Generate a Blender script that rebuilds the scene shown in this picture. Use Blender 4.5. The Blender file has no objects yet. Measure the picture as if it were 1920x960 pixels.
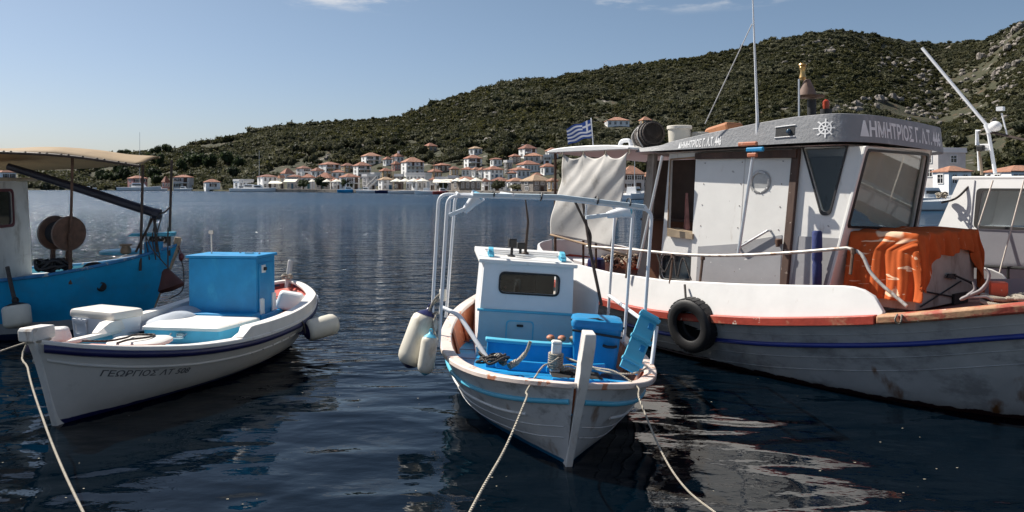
import bpy, math, random
import numpy as np
from mathutils import Matrix, Vector, geometry

random.seed(7)
rng = np.random.default_rng(7)
scene = bpy.context.scene
COL = scene.collection
R = math.radians

# ------------------------------------------------------------------ camera, sky, sun
CAM_H, FPX, HOR = 2.4, 1507.0, 345.0          # eye height, focal length and horizon row (1920 px wide frame)
cam_data = bpy.data.cameras.new("camera")
cam_data.sensor_width = 36.0
cam_data.lens = FPX / 1920.0 * 36.0
cam_data.shift_y = -(480.0 - HOR) / 1920.0
cam_data.clip_end = 20000.0
camera = bpy.data.objects.new("camera", cam_data)
COL.objects.link(camera)
camera.location = (0, 0, CAM_H)
camera.rotation_euler = (R(90), 0, 0)
scene.camera = camera

SUN_AZ = Vector((-0.87, 0.50, 0)).normalized()   # towards the sun: left and ahead
SUN_EL = R(47)
world = bpy.data.worlds.new("World")
scene.world = world
world.use_nodes = True
wn, wl = world.node_tree.nodes, world.node_tree.links
wn.clear()
w_out = wn.new("ShaderNodeOutputWorld")
w_bg = wn.new("ShaderNodeBackground")
w_bg.inputs["Strength"].default_value = 0.06
sky = wn.new("ShaderNodeTexSky")
sky.sky_type = 'NISHITA'
sky.sun_disc = False
sky.sun_elevation = SUN_EL
sky.sun_rotation = math.atan2(SUN_AZ.x, SUN_AZ.y)
sky.air_density = 0.95
sky.dust_density = 1.0
sky.ozone_density = 2.2
# a few small fair-weather clouds, everywhere above twelve degrees
tc = wn.new("ShaderNodeTexCoord")
sep = wn.new("ShaderNodeSeparateXYZ")
wl.new(tc.outputs["Generated"], sep.inputs[0])
den = wn.new("ShaderNodeMath"); den.operation = 'MAXIMUM'; den.inputs[1].default_value = 0.05
wl.new(sep.outputs["Z"], den.inputs[0])
dx = wn.new("ShaderNodeMath"); dx.operation = 'DIVIDE'
dy = wn.new("ShaderNodeMath"); dy.operation = 'DIVIDE'
wl.new(sep.outputs["X"], dx.inputs[0]); wl.new(den.outputs[0], dx.inputs[1])
wl.new(sep.outputs["Y"], dy.inputs[0]); wl.new(den.outputs[0], dy.inputs[1])
comb = wn.new("ShaderNodeCombineXYZ")
dxo = wn.new("ShaderNodeMath"); dxo.operation = 'ADD'; dxo.inputs[1].default_value = 0.43
wl.new(dx.outputs[0], dxo.inputs[0]); wl.new(dxo.outputs[0], comb.inputs[0]); wl.new(dy.outputs[0], comb.inputs[1])
cn = wn.new("ShaderNodeTexNoise"); cn.noise_dimensions = '4D'; cn.inputs["W"].default_value = 11.0; cn.inputs["Scale"].default_value = 1.15
cn.inputs["Detail"].default_value = 7; cn.inputs["Roughness"].default_value = 0.58
wl.new(comb.outputs[0], cn.inputs["Vector"])
cr = wn.new("ShaderNodeMapRange"); cr.interpolation_type = 'SMOOTHSTEP'
cr.inputs["From Min"].default_value = 0.545; cr.inputs["From Max"].default_value = 0.68
wl.new(cn.outputs["Fac"], cr.inputs["Value"])
el = wn.new("ShaderNodeMapRange"); el.interpolation_type = 'SMOOTHSTEP'
el.inputs["From Min"].default_value = 0.200; el.inputs["From Max"].default_value = 0.222
wl.new(sep.outputs["Z"], el.inputs["Value"])
cm = wn.new("ShaderNodeMath"); cm.operation = 'MULTIPLY'
wl.new(cr.outputs[0], cm.inputs[0]); wl.new(el.outputs[0], cm.inputs[1])
mixw = wn.new("ShaderNodeMix"); mixw.data_type = 'RGBA'
mixw.inputs["B"].default_value = (8.6, 8.7, 8.9, 1)
wl.new(cm.outputs[0], mixw.inputs["Factor"])
# pale marine haze low over the horizon, all round
hz_f = wn.new("ShaderNodeMapRange"); hz_f.inputs["From Min"].default_value = 0.0; hz_f.inputs["From Max"].default_value = 0.22
hz_f.inputs["To Min"].default_value = 1.0; hz_f.inputs["To Max"].default_value = 0.0
wl.new(sep.outputs["Z"], hz_f.inputs["Value"])
hz_m = wn.new("ShaderNodeMix"); hz_m.data_type = 'RGBA'; hz_m.blend_type = 'MULTIPLY'
hz_m.inputs["B"].default_value = (0.93, 0.97, 1.16, 1)
wl.new(hz_f.outputs[0], hz_m.inputs["Factor"]); wl.new(sky.outputs[0], hz_m.inputs["A"])
wl.new(hz_m.outputs["Result"], mixw.inputs["A"])
wl.new(mixw.outputs["Result"], w_bg.inputs["Color"])
wl.new(w_bg.outputs[0], w_out.inputs[0])

sun_data = bpy.data.lights.new("sun", 'SUN')
sun_data.energy = 5.0
sun_data.angle = R(0.5)
sun_data.color = (1.0, 0.94, 0.85)
sun = bpy.data.objects.new("sun", sun_data)
COL.objects.link(sun)
sun_dir = Vector((SUN_AZ.x * math.cos(SUN_EL), SUN_AZ.y * math.cos(SUN_EL), math.sin(SUN_EL)))
sun.rotation_euler = (-sun_dir).to_track_quat('-Z', 'Y').to_euler()
sun.location = (-30, 30, 40)

scene.view_settings.view_transform = 'Standard'
scene.view_settings.look = 'None'
scene.view_settings.exposure = 0.6
scene.view_settings.gamma = 1.0
scene.render.engine = 'CYCLES'
scene.cycles.use_denoising = True
scene.cycles.caustics_reflective = False
scene.cycles.caustics_refractive = False
scene.cycles.max_bounces = 8
scene.cycles.sample_clamp_indirect = 4.0

# ------------------------------------------------------------------ helpers
def tag(o, label=None, cat=None, group=None, kind=None):
    if label: o["label"] = label
    if cat: o["category"] = cat
    if group: o["group"] = group
    if kind: o["kind"] = kind
    return o

def thing(name, label, cat, M=None, group=None, kind=None):
    o = bpy.data.objects.new(name, None)
    o.empty_display_size = 0.2
    COL.objects.link(o)
    if M is not None: o.matrix_world = M
    return tag(o, label, cat, group, kind)

def copy_tree(o, parent=None):
    c = o.copy(); COL.objects.link(c)
    if parent is not None:
        c.parent = parent
        c.matrix_parent_inverse = Matrix.Identity(4)
    for ch in list(o.children):
        copy_tree(ch, c)
    return c

def T(x, y, z): return Matrix.Translation((x, y, z))
def RZ(a): return Matrix.Rotation(a, 4, 'Z')
def RX(a): return Matrix.Rotation(a, 4, 'X')
def RY(a): return Matrix.Rotation(a, 4, 'Y')

class MB:
    """collects shapes; build() links them as one mesh object"""
    def __init__(s):
        s.v = []; s.f = []; s.mi = []; s.cur = 0
    def add(s, verts, faces):
        k = len(s.v)
        s.v.extend([tuple(p) for p in verts])
        s.f.extend([tuple(i + k for i in f) for f in faces])
        s.mi.extend([s.cur] * len(faces))
        return s
    def hexa(s, p):       # 8 corners: bottom loop 0-3, top loop 4-7
        return s.add(p, [(3, 2, 1, 0), (4, 5, 6, 7), (0, 1, 5, 4), (1, 2, 6, 5), (2, 3, 7, 6), (3, 0, 4, 7)])
    def box(s, c, d, M=None, top=1.0):
        x, y, z = d[0] / 2, d[1] / 2, d[2] / 2
        p = [Vector(q) for q in ((-x, -y, -z), (x, -y, -z), (x, y, -z), (-x, y, -z),
                                 (-x * top, -y * top, z), (x * top, -y * top, z), (x * top, y * top, z), (-x * top, y * top, z))]
        if M is not None: p = [M @ q for q in p]
        return s.hexa([q + Vector(c) for q in p])
    def tube(s, path, r, n=8, caps=True, closed=False):
        P = [Vector(p) for p in path]
        m = len(P)
        rr = r if hasattr(r, '__len__') else [r] * m
        vs = []; up = None
        for i in range(m):
            if closed: t = P[(i + 1) % m] - P[i - 1]
            else: t = P[min(i + 1, m - 1)] - P[max(i - 1, 0)]
            if t.length < 1e-9: t = Vector((0, 0, 1))
            t.normalize()
            if up is None:
                up = Vector((0, 0, 1)) if abs(t.z) < 0.9 else Vector((1, 0, 0))
            a = (up - t * up.dot(t))
            if a.length < 1e-6: a = Vector((1, 0, 0)) - t * t.x
            a.normalize(); up = a
            b = t.cross(a)
            for k in range(n):
                th = 2 * math.pi * k / n
                vs.append(P[i] + a * (math.cos(th) * rr[i]) + b * (math.sin(th) * rr[i]))
        fs = []
        for i in range(m if closed else m - 1):
            j = (i + 1) % m
            for k in range(n):
                l = (k + 1) % n
                fs.append((i * n + k, i * n + l, j * n + l, j * n + k))
        if caps and not closed:
            fs.append(tuple(range(n - 1, -1, -1)))
            fs.append(tuple((m - 1) * n + k for k in range(n)))
        return s.add(vs, fs)
    def lathe(s, prof, n=20, M=None, a0=0.0, a1=2 * math.pi):   # prof: (radius, z)
        full = abs(a1 - a0 - 2 * math.pi) < 1e-6
        cols = n if full else n + 1
        vs = []
        for (r, z) in prof:
            for k in range(cols):
                th = a0 + (a1 - a0) * k / n
                q = Vector((r * math.cos(th), r * math.sin(th), z))
                vs.append(M @ q if M is not None else q)
        fs = []
        for i in range(len(prof) - 1):
            for k in range(n):
                l = (k + 1) % cols
                fs.append((i * cols + k, i * cols + l, (i + 1) * cols + l, (i + 1) * cols + k))
        if full:
            if prof[0][0] > 1e-5: fs.append(tuple(range(cols - 1, -1, -1)))
            if prof[-1][0] > 1e-5: fs.append(tuple((len(prof) - 1) * cols + k for k in range(cols)))
        return s.add(vs, fs)
    def grid(s, fn, nu, nv, flip=False):
        vs = [fn(i / nu, j / nv) for i in range(nu + 1) for j in range(nv + 1)]
        fs = []
        for i in range(nu):
            for j in range(nv):
                a = i * (nv + 1) + j
                q = (a, a + nv + 1, a + nv + 2, a + 1)
                fs.append(q[::-1] if flip else q)
        return s.add(vs, fs)
    def section(s, rings, closed_ring=True, caps=True):
        """skin a list of equal-length rings"""
        n = len(rings[0]); vs = [p for r in rings for p in r]; fs = []
        for i in range(len(rings) - 1):
            for k in range(n if closed_ring else n - 1):
                l = (k + 1) % n
                fs.append((i * n + k, i * n + l, (i + 1) * n + l, (i + 1) * n + k))
        if caps and closed_ring:
            fs.append(tuple(range(n - 1, -1, -1)))
            fs.append(tuple((len(rings) - 1) * n + k for k in range(n)))
        return s.add(vs, fs)
    def panel(s, outer, holes, fn, thick):
        """outer/holes: 2D loops; fn(a, b, t) -> 3D point at depth t"""
        def wind(L, ccw):
            s2 = sum(L[i - 1][0] * L[i][1] - L[i][0] * L[i - 1][1] for i in range(len(L)))
            return L if (s2 > 0) == ccw else L[::-1]
        loops = [[Vector((a, b, 0)) for a, b in wind(list(outer), True)]] + [[Vector((a, b, 0)) for a, b in wind(list(h), False)] for h in holes]
        tris = geometry.tessellate_polygon(loops)
        flat = [p for l in loops for p in l]
        n = len(flat)
        vs = [fn(p.x, p.y, 0) for p in flat] + [fn(p.x, p.y, thick) for p in flat]
        fs = [tuple(t) for t in tris] + [tuple(i + n for i in reversed(t)) for t in tris]
        k = 0
        for l in loops:
            m = len(l)
            for i in range(m):
                a, b = k + i, k + (i + 1) % m
                fs.append((a, b, b + n, a + n))
            k += m
        return s.add(vs, fs)
    def sphere(s, c, r, nu=12, nv=8):
        rx, ry, rz = r if hasattr(r, '__len__') else (r, r, r)
        c = Vector(c)
        prof = []
        vs = [c + Vector((0, 0, -rz))]
        for j in range(1, nv):
            ph = -math.pi / 2 + math.pi * j / nv
            for k in range(nu):
                th = 2 * math.pi * k / nu
                vs.append(c + Vector((rx * math.cos(ph) * math.cos(th), ry * math.cos(ph) * math.sin(th), rz * math.sin(ph))))
        vs.append(c + Vector((0, 0, rz)))
        fs = []
        for k in range(nu):
            l = (k + 1) % nu
            fs.append((0, 1 + l, 1 + k))
            for j in range(nv - 2):
                a = 1 + j * nu
                fs.append((a + k, a + l, a + nu + l, a + nu + k))
            a = 1 + (nv - 2) * nu
            fs.append((a + k, a + l, len(vs) - 1))
        return s.add(vs, fs)
    def mesh(s, name, mats, smooth=35, M=None):
        me = bpy.data.meshes.new(name)
        vs = s.v if M is None else [tuple(M @ Vector(p)) for p in s.v]
        me.from_pydata(vs, [], s.f)
        if not isinstance(mats, (list, tuple)): mats = [mats]
        for m in mats: me.materials.append(m)
        if len(mats) > 1: me.polygons.foreach_set("material_index", s.mi)
        me.validate()
        if smooth:
            me.shade_smooth(); me.set_sharp_from_angle(angle=R(smooth))
        me.update()
        return me
    def build(s, name, mats, parent=None, smooth=35, bevel=0, M=None, origin=None, fix=True, segs=2):
        """parent: verts are in the parent's frame.  M/origin: a top-level object based at origin in frame M"""
        off = None
        if origin is not None: off = T(-origin[0], -origin[1], -origin[2])
        me = s.mesh(name, mats, smooth, off)
        o = bpy.data.objects.new(name, me)
        COL.objects.link(o)
        if parent is not None: o.parent = parent
        else:
            m = M if M is not None else Matrix.Identity(4)
            if origin is not None: m = m @ T(*origin)
            o.matrix_world = m
        if fix:
            import bmesh
            bm = bmesh.new(); bm.from_mesh(me)
            bmesh.ops.recalc_face_normals(bm, faces=bm.faces)
            bm.to_mesh(me); bm.free()
        if bevel:
            b = o.modifiers.new("bevel", 'BEVEL'); b.width = bevel; b.segments = segs
            b.limit_method = 'ANGLE'; b.angle_limit = R(40)
        return o

def inst(name, me, parent=None, M=None):
    o = bpy.data.objects.new(name, me); COL.objects.link(o)
    if parent is not None: o.parent = parent
    if M is not None: o.matrix_local = M
    return o

# pixel of the 1920 px frame -> ray -> point (real depth comes from a plane of the thing itself)
def at(px, py, Y):
    return Vector(((px - 960) / FPX * Y, Y, CAM_H - (py - HOR) / FPX * Y))
def on_water(px, py, z=0.0):
    return at(px, py, (CAM_H - z) * FPX / (py - HOR))
def hit(M, px, py, p0, n):
    """local point of frame M where the ray through a pixel meets the local plane (p0, n)"""
    Mi = M.inverted()
    o = Mi @ Vector((0, 0, CAM_H)); d = (Mi.to_3x3() @ at(px, py, 1.0).__sub__(Vector((0, 0, CAM_H))))
    n = Vector(n); t = (Vector(p0) - o).dot(n) / d.dot(n)
    return o + d * t
def hx(M, px, py, x): return hit(M, px, py, (x, 0, 0), (1, 0, 0))
def hy(M, px, py, y): return hit(M, px, py, (0, y, 0), (0, 1, 0))
def hz(M, px, py, z): return hit(M, px, py, (0, 0, z), (0, 0, 1))

def interp(xs, ys, x):
    """smooth cubic through control points"""
    xs = np.asarray(xs, float); ys = np.asarray(ys, float); x = np.asarray(x, float)
    m = np.gradient(ys, xs)
    i = np.clip(np.searchsorted(xs, x) - 1, 0, len(xs) - 2)
    h = xs[i + 1] - xs[i]; t = (x - xs[i]) / h
    t = np.clip(t, 0, 1)
    return ((2*t**3 - 3*t**2 + 1) * ys[i] + (t**3 - 2*t**2 + t) * h * m[i]
            + (-2*t**3 + 3*t**2) * ys[i + 1] + (t**3 - t**2) * h * m[i + 1])

def smooth_path(pts, n=8):
    P = [Vector(p) for p in pts]
    d = [0.0]
    for a, b in zip(P, P[1:]): d.append(d[-1] + max((b - a).length, 1e-6))
    q = np.linspace(0, d[-1], n * (len(P) - 1) + 1)
    c = [interp(d, [p[k] for p in P], q) for k in range(3)]
    return [Vector((c[0][i], c[1][i], c[2][i])) for i in range(len(q))]

def round_poly(pts, r=0.05, n=5):
    """round the corners of a 2D loop"""
    out = []
    m = len(pts)
    for i in range(m):
        a, b, c = Vector(pts[i - 1]), Vector(pts[i]), Vector(pts[(i + 1) % m])
        ri = r[i] if hasattr(r, '__len__') else r
        u = (a - b); v = (c - b)
        k = min(ri, u.length * 0.48, v.length * 0.48)
        p, q = b + u.normalized() * k, b + v.normalized() * k
        for j in range(n + 1):
            t = j / n
            w = p * (1 - t) ** 2 + b * (2 * t * (1 - t)) + q * t ** 2
            out.append((w.x, w.y))
    return out

def rect_path(pts3, r=0.05, n=5):
    """round the bends of an open 3D polyline"""
    P = [Vector(p) for p in pts3]; out = [P[0]]
    for i in range(1, len(P) - 1):
        a, b, c = P[i - 1], P[i], P[i + 1]
        u, v = a - b, c - b
        k = min(r, u.length * 0.49, v.length * 0.49)
        p, q = b + u.normalized() * k, b + v.normalized() * k
        for j in range(n + 1):
            t = j / n
            out.append(p * (1 - t) ** 2 + b * (2 * t * (1 - t)) + q * t ** 2)
    out.append(P[-1])
    return out

def sag(a, b, s, n=14):
    a, b = Vector(a), Vector(b)
    return [a.lerp(b, i / n) - Vector((0, 0, s * 4 * (i / n) * (1 - i / n))) for i in range(n + 1)]

def text_shape(body, size=1.0, bold=0.0, res=3):
    """flat letter outlines as (verts 2D, faces), left-bottom at the origin"""
    cu = bpy.data.curves.new("letters", 'FONT')
    cu.body = body; cu.size = size; cu.offset = bold; cu.resolution_u = res
    ob = bpy.data.objects.new("letters", cu)
    COL.objects.link(ob)
    dg = bpy.context.evaluated_depsgraph_get()
    me = bpy.data.meshes.new_from_object(ob.evaluated_get(dg))
    vs = [(v.co.x, v.co.y) for v in me.vertices]
    fs = [tuple(p.vertices) for p in me.polygons]
    bpy.data.objects.remove(ob); bpy.data.curves.remove(cu); bpy.data.meshes.remove(me)
    x0 = min(v[0] for v in vs); y0 = min(v[1] for v in vs)
    return [(x - x0, y - y0) for x, y in vs], fs

# ------------------------------------------------------------------ materials
_mats = {}
def rgb(c): return (c[0], c[1], c[2], 1.0)
def mat(name, col, rough=0.5, var=0.12, scale=4.0, bump=0.0, bscale=60.0, metal=0.0, stain=None,
        chips=None, stretch=(1, 1, 1), bdist=0.01, spec=0.5, wave=None):
    """painted / raw surface: slow tone variation, optional streaky stain and chipped patches
    stain: (colour, threshold, softness, scale, (sx, sy, sz))   chips: (colour, threshold, scale)"""
    if name in _mats: return _mats[name]
    m = bpy.data.materials.new(name); m.use_nodes = True
    n, l = m.node_tree.nodes, m.node_tree.links
    bs = n["Principled BSDF"]
    bs.inputs["Roughness"].default_value = rough
    bs.inputs["Metallic"].default_value = metal
    bs.inputs["Specular IOR Level"].default_value = spec
    tc = n.new("ShaderNodeTexCoord")
    mp = n.new("ShaderNodeMapping"); mp.inputs["Scale"].default_value = stretch
    l.new(tc.outputs["Object"], mp.inputs[0])
    nz = n.new("ShaderNodeTexNoise"); nz.inputs["Scale"].default_value = scale
    nz.inputs["Detail"].default_value = 5; nz.inputs["Roughness"].default_value = 0.6
    l.new(mp.outputs[0], nz.inputs["Vector"])
    ramp = n.new("ShaderNodeMapRange")
    ramp.inputs["From Min"].default_value = 0.3; ramp.inputs["From Max"].default_value = 0.7
    l.new(nz.outputs["Fac"], ramp.inputs["Value"])
    mx = n.new("ShaderNodeMix"); mx.data_type = 'RGBA'
    mx.inputs["A"].default_value = rgb([c * (1 - var) for c in col])
    mx.inputs["B"].default_value = rgb([min(1, c * (1 + var)) for c in col])
    l.new(ramp.outputs[0], mx.inputs["Factor"])
    out = mx.outputs["Result"]
    for extra, kind in ((stain, 's'), (chips, 'c')):
        if not extra: continue
        if kind == 's': c2, th, soft, sc, st = extra
        else: c2, th, sc = extra; soft, st = 0.02, (1, 1, 1)
        mp2 = n.new("ShaderNodeMapping"); mp2.inputs["Scale"].default_value = st
        mp2.inputs["Location"].default_value = (3.1, 1.7, 0.4) if kind == 's' else (9.2, 4.4, 2.2)
        l.new(tc.outputs["Object"], mp2.inputs[0])
        n2 = n.new("ShaderNodeTexNoise"); n2.inputs["Scale"].default_value = sc
        n2.inputs["Detail"].default_value = 6; n2.inputs["Roughness"].default_value = 0.65
        l.new(mp2.outputs[0], n2.inputs["Vector"])
        r2 = n.new("ShaderNodeMapRange"); r2.interpolation_type = 'SMOOTHSTEP'
        r2.inputs["From Min"].default_value = th - soft; r2.inputs["From Max"].default_value = th + soft
        l.new(n2.outputs["Fac"], r2.inputs["Value"])
        m2 = n.new("ShaderNodeMix"); m2.data_type = 'RGBA'
        l.new(r2.outputs[0], m2.inputs["Factor"]); l.new(out, m2.inputs["A"])
        m2.inputs["B"].default_value = rgb(c2)
        out = m2.outputs["Result"]
    l.new(out, bs.inputs["Base Color"])
    if bump or wave:
        bp = n.new("ShaderNodeBump"); bp.inputs["Strength"].default_value = bump or 0.5
        bp.inputs["Distance"].default_value = bdist
        if wave:
            wv = n.new("ShaderNodeTexWave"); wv.inputs["Scale"].default_value = wave[0]
            wv.bands_direction = wave[1]; wv.inputs["Distortion"].default_value = wave[2]
            l.new(tc.outputs["Object"], wv.inputs["Vector"])
            l.new(wv.outputs["Fac"], bp.inputs["Height"])
        else:
            n3 = n.new("ShaderNodeTexNoise"); n3.inputs["Scale"].default_value = bscale
            n3.inputs["Detail"].default_value = 4
            l.new(mp.outputs[0], n3.inputs["Vector"])
            l.new(n3.outputs["Fac"], bp.inputs["Height"])
        l.new(bp.outputs[0], bs.inputs["Normal"])
    _mats[name] = m
    return m

def band_mat(name, bands, rough=0.35, var=0.08, scuff=None, rust=None, bump=0.05, edge=0.012, seams=0):
    """paint in horizontal bands by height in the boat's own frame: [(colour, up_to_z), ...]"""
    m = mat(name, bands[-1][0], rough, var, 3.0, bump, 12.0, bdist=0.02)
    n, l = m.node_tree.nodes, m.node_tree.links
    bs = n["Principled BSDF"]
    src = bs.inputs["Base Color"].links[0].from_socket
    tc = [x for x in n if x.bl_idname == "ShaderNodeTexCoord"][0]
    sp = n.new("ShaderNodeSeparateXYZ"); l.new(tc.outputs["Object"], sp.inputs[0])
    wob = n.new("ShaderNodeTexNoise"); wob.inputs["Scale"].default_value = 7.0; wob.inputs["Detail"].default_value = 6
    l.new(tc.outputs["Object"], wob.inputs["Vector"])
    wm = n.new("ShaderNodeMath"); wm.operation = 'MULTIPLY_ADD'
    wm.inputs[1].default_value = edge * 3; l.new(wob.outputs["Fac"], wm.inputs[0]); l.new(sp.outputs["Z"], wm.inputs[2])
    out = src
    if scuff:
        c2, th, sc, st = scuff
        mp = n.new("ShaderNodeMapping"); mp.inputs["Scale"].default_value = st; l.new(tc.outputs["Object"], mp.inputs[0])
        ns = n.new("ShaderNodeTexNoise"); ns.inputs["Scale"].default_value = sc; ns.inputs["Detail"].default_value = 7
        ns.inputs["Roughness"].default_value = 0.7; l.new(mp.outputs[0], ns.inputs["Vector"])
        r = n.new("ShaderNodeMapRange"); r.inputs["From Min"].default_value = th - 0.06; r.inputs["From Max"].default_value = th + 0.08
        l.new(ns.outputs["Fac"], r.inputs["Value"])
        mm = n.new("ShaderNodeMix"); mm.data_type = 'RGBA'; l.new(r.outputs[0], mm.inputs["Factor"]); l.new(out, mm.inputs["A"])
        mm.inputs["B"].default_value = rgb(c2); out = mm.outputs["Result"]
    if rust:
        c2, th, sc = rust
        mp = n.new("ShaderNodeMapping"); mp.inputs["Scale"].default_value = (1, 1, 0.28); l.new(tc.outputs["Object"], mp.inputs[0])
        ns = n.new("ShaderNodeTexNoise"); ns.inputs["Scale"].default_value = sc; ns.inputs["Detail"].default_value = 5
        l.new(mp.outputs[0], ns.inputs["Vector"])
        r = n.new("ShaderNodeMapRange"); r.inputs["From Min"].default_value = th; r.inputs["From Max"].default_value = th + 0.09
        l.new(ns.outputs["Fac"], r.inputs["Value"])
        mm = n.new("ShaderNodeMix"); mm.data_type = 'RGBA'; l.new(r.outputs[0], mm.inputs["Factor"]); l.new(out, mm.inputs["A"])
        mm.inputs["B"].default_value = rgb(c2); out = mm.outputs["Result"]
    for c2, z in reversed(bands[:-1]):
        r = n.new("ShaderNodeMapRange"); r.inputs["From Min"].default_value = z - 0.004 + edge * 1.5; r.inputs["From Max"].default_value = z + 0.004 + edge * 1.5
        l.new(wm.outputs[0], r.inputs["Value"])
        mm = n.new("ShaderNodeMix"); mm.data_type = 'RGBA'; l.new(r.outputs[0], mm.inputs["Factor"])
        mm.inputs["A"].default_value = rgb(c2); l.new(out, mm.inputs["B"]); out = mm.outputs["Result"]
    l.new(out, bs.inputs["Base Color"])
    return m

def glass_mat(name, col=(0.02, 0.025, 0.03), rough=0.05):
    m = mat(name, col, rough, 0.05, 2.0, spec=0.7)
    return m

def clear_glass(name):
    if name in _mats: return _mats[name]
    m = bpy.data.materials.new(name); m.use_nodes = True
    n, l = m.node_tree.nodes, m.node_tree.links
    n.remove(n["Principled BSDF"])
    g = n.new("ShaderNodeBsdfGlossy"); g.inputs["Roughness"].default_value = 0.02; g.inputs["Color"].default_value = (0.9, 0.93, 0.95, 1)
    t = n.new("ShaderNodeBsdfTransparent"); t.inputs["Color"].default_value = (0.86, 0.89, 0.88, 1)
    lw = n.new("ShaderNodeLayerWeight"); lw.inputs["Blend"].default_value = 0.5
    pw = n.new("ShaderNodeMath"); pw.operation = 'POWER'; pw.inputs[1].default_value = 4.0; l.new(lw.outputs["Facing"], pw.inputs[0])
    ma = n.new("ShaderNodeMath"); ma.operation = 'MULTIPLY_ADD'; ma.inputs[1].default_value = 0.9; ma.inputs[2].default_value = 0.022; l.new(pw.outputs[0], ma.inputs[0])
    mx = n.new("ShaderNodeMixShader"); l.new(ma.outputs[0], mx.inputs[0]); l.new(t.outputs[0], mx.inputs[1]); l.new(g.outputs[0], mx.inputs[2])
    l.new(mx.outputs[0], n["Material Output"].inputs["Surface"])
    _mats[name] = m
    return m

WHITE = mat("white_paint", (0.74, 0.73, 0.70), 0.4, 0.06, 3, 0.06, 20, stain=((0.45, 0.40, 0.33), 0.70, 0.10, 5, (1, 1, 0.35)))
WHITE2 = mat("white_clean", (0.78, 0.78, 0.77), 0.35, 0.04, 3)
NAVY = mat("navy_paint", (0.012, 0.014, 0.075), 0.35, 0.2, 5)
BLUE = mat("blue_paint", (0.004, 0.235, 0.50), 0.5, 0.14, 3, 0.1, 18, stain=((0.02, 0.30, 0.55), 0.62, 0.1, 4, (1, 1, 0.5)))
LBLUE = mat("light_blue_paint", (0.10, 0.45, 0.62), 0.42, 0.1, 4, 0.08, 18, chips=((0.55, 0.62, 0.62), 0.74, 22))
TERRA = mat("terracotta_paint", (0.42, 0.13, 0.06), 0.55, 0.2, 5, 0.1, 25, stain=((0.60, 0.30, 0.19), 0.6, 0.08, 8, (1, 1, 1)))
REDP = mat("red_deck_paint", (0.42, 0.07, 0.05), 0.5, 0.2, 5, 0.08, 20)
STEEL = mat("galvanised_tube", (0.55, 0.56, 0.57), 0.35, 0.1, 8, metal=0.6)
WTUBE = mat("white_tube", (0.72, 0.74, 0.76), 0.3, 0.06, 6, chips=((0.35, 0.22, 0.14), 0.76, 30))
BLACK = mat("black_rubber", (0.012, 0.012, 0.013), 0.6, 0.3, 8, 0.2, 60)
DARKW = mat("dark_wood", (0.045, 0.028, 0.02), 0.6, 0.35, 6, 0.3, 30, stretch=(1, 1, 0.15))
WOOD = mat("weathered_wood", (0.30, 0.20, 0.12), 0.65, 0.3, 6, 0.3, 30, stretch=(0.2, 1, 1))
ROPE = mat("pale_rope", (0.40, 0.36, 0.29), 0.8, 0.2, 20, 0.8, wave=(28, 'DIAGONAL', 1.5), bdist=0.01)
ROPED = mat("dark_rope", (0.07, 0.06, 0.055), 0.8, 0.3, 20, 0.8, wave=(28, 'DIAGONAL', 1.5), bdist=0.01)
FENDER = mat("fender_vinyl", (0.68, 0.64, 0.54), 0.45, 0.1, 4, stain=((0.38, 0.33, 0.24), 0.62, 0.12, 5, (1, 1, 0.5)))
GLASS = glass_mat("dark_glass")
CHROME = mat("stainless_steel", (0.6, 0.6, 0.6), 0.2, 0.05, 5, metal=1.0)
IRON = mat("rusty_iron", (0.10, 0.055, 0.035), 0.75, 0.4, 8, 0.3, 40)
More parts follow.
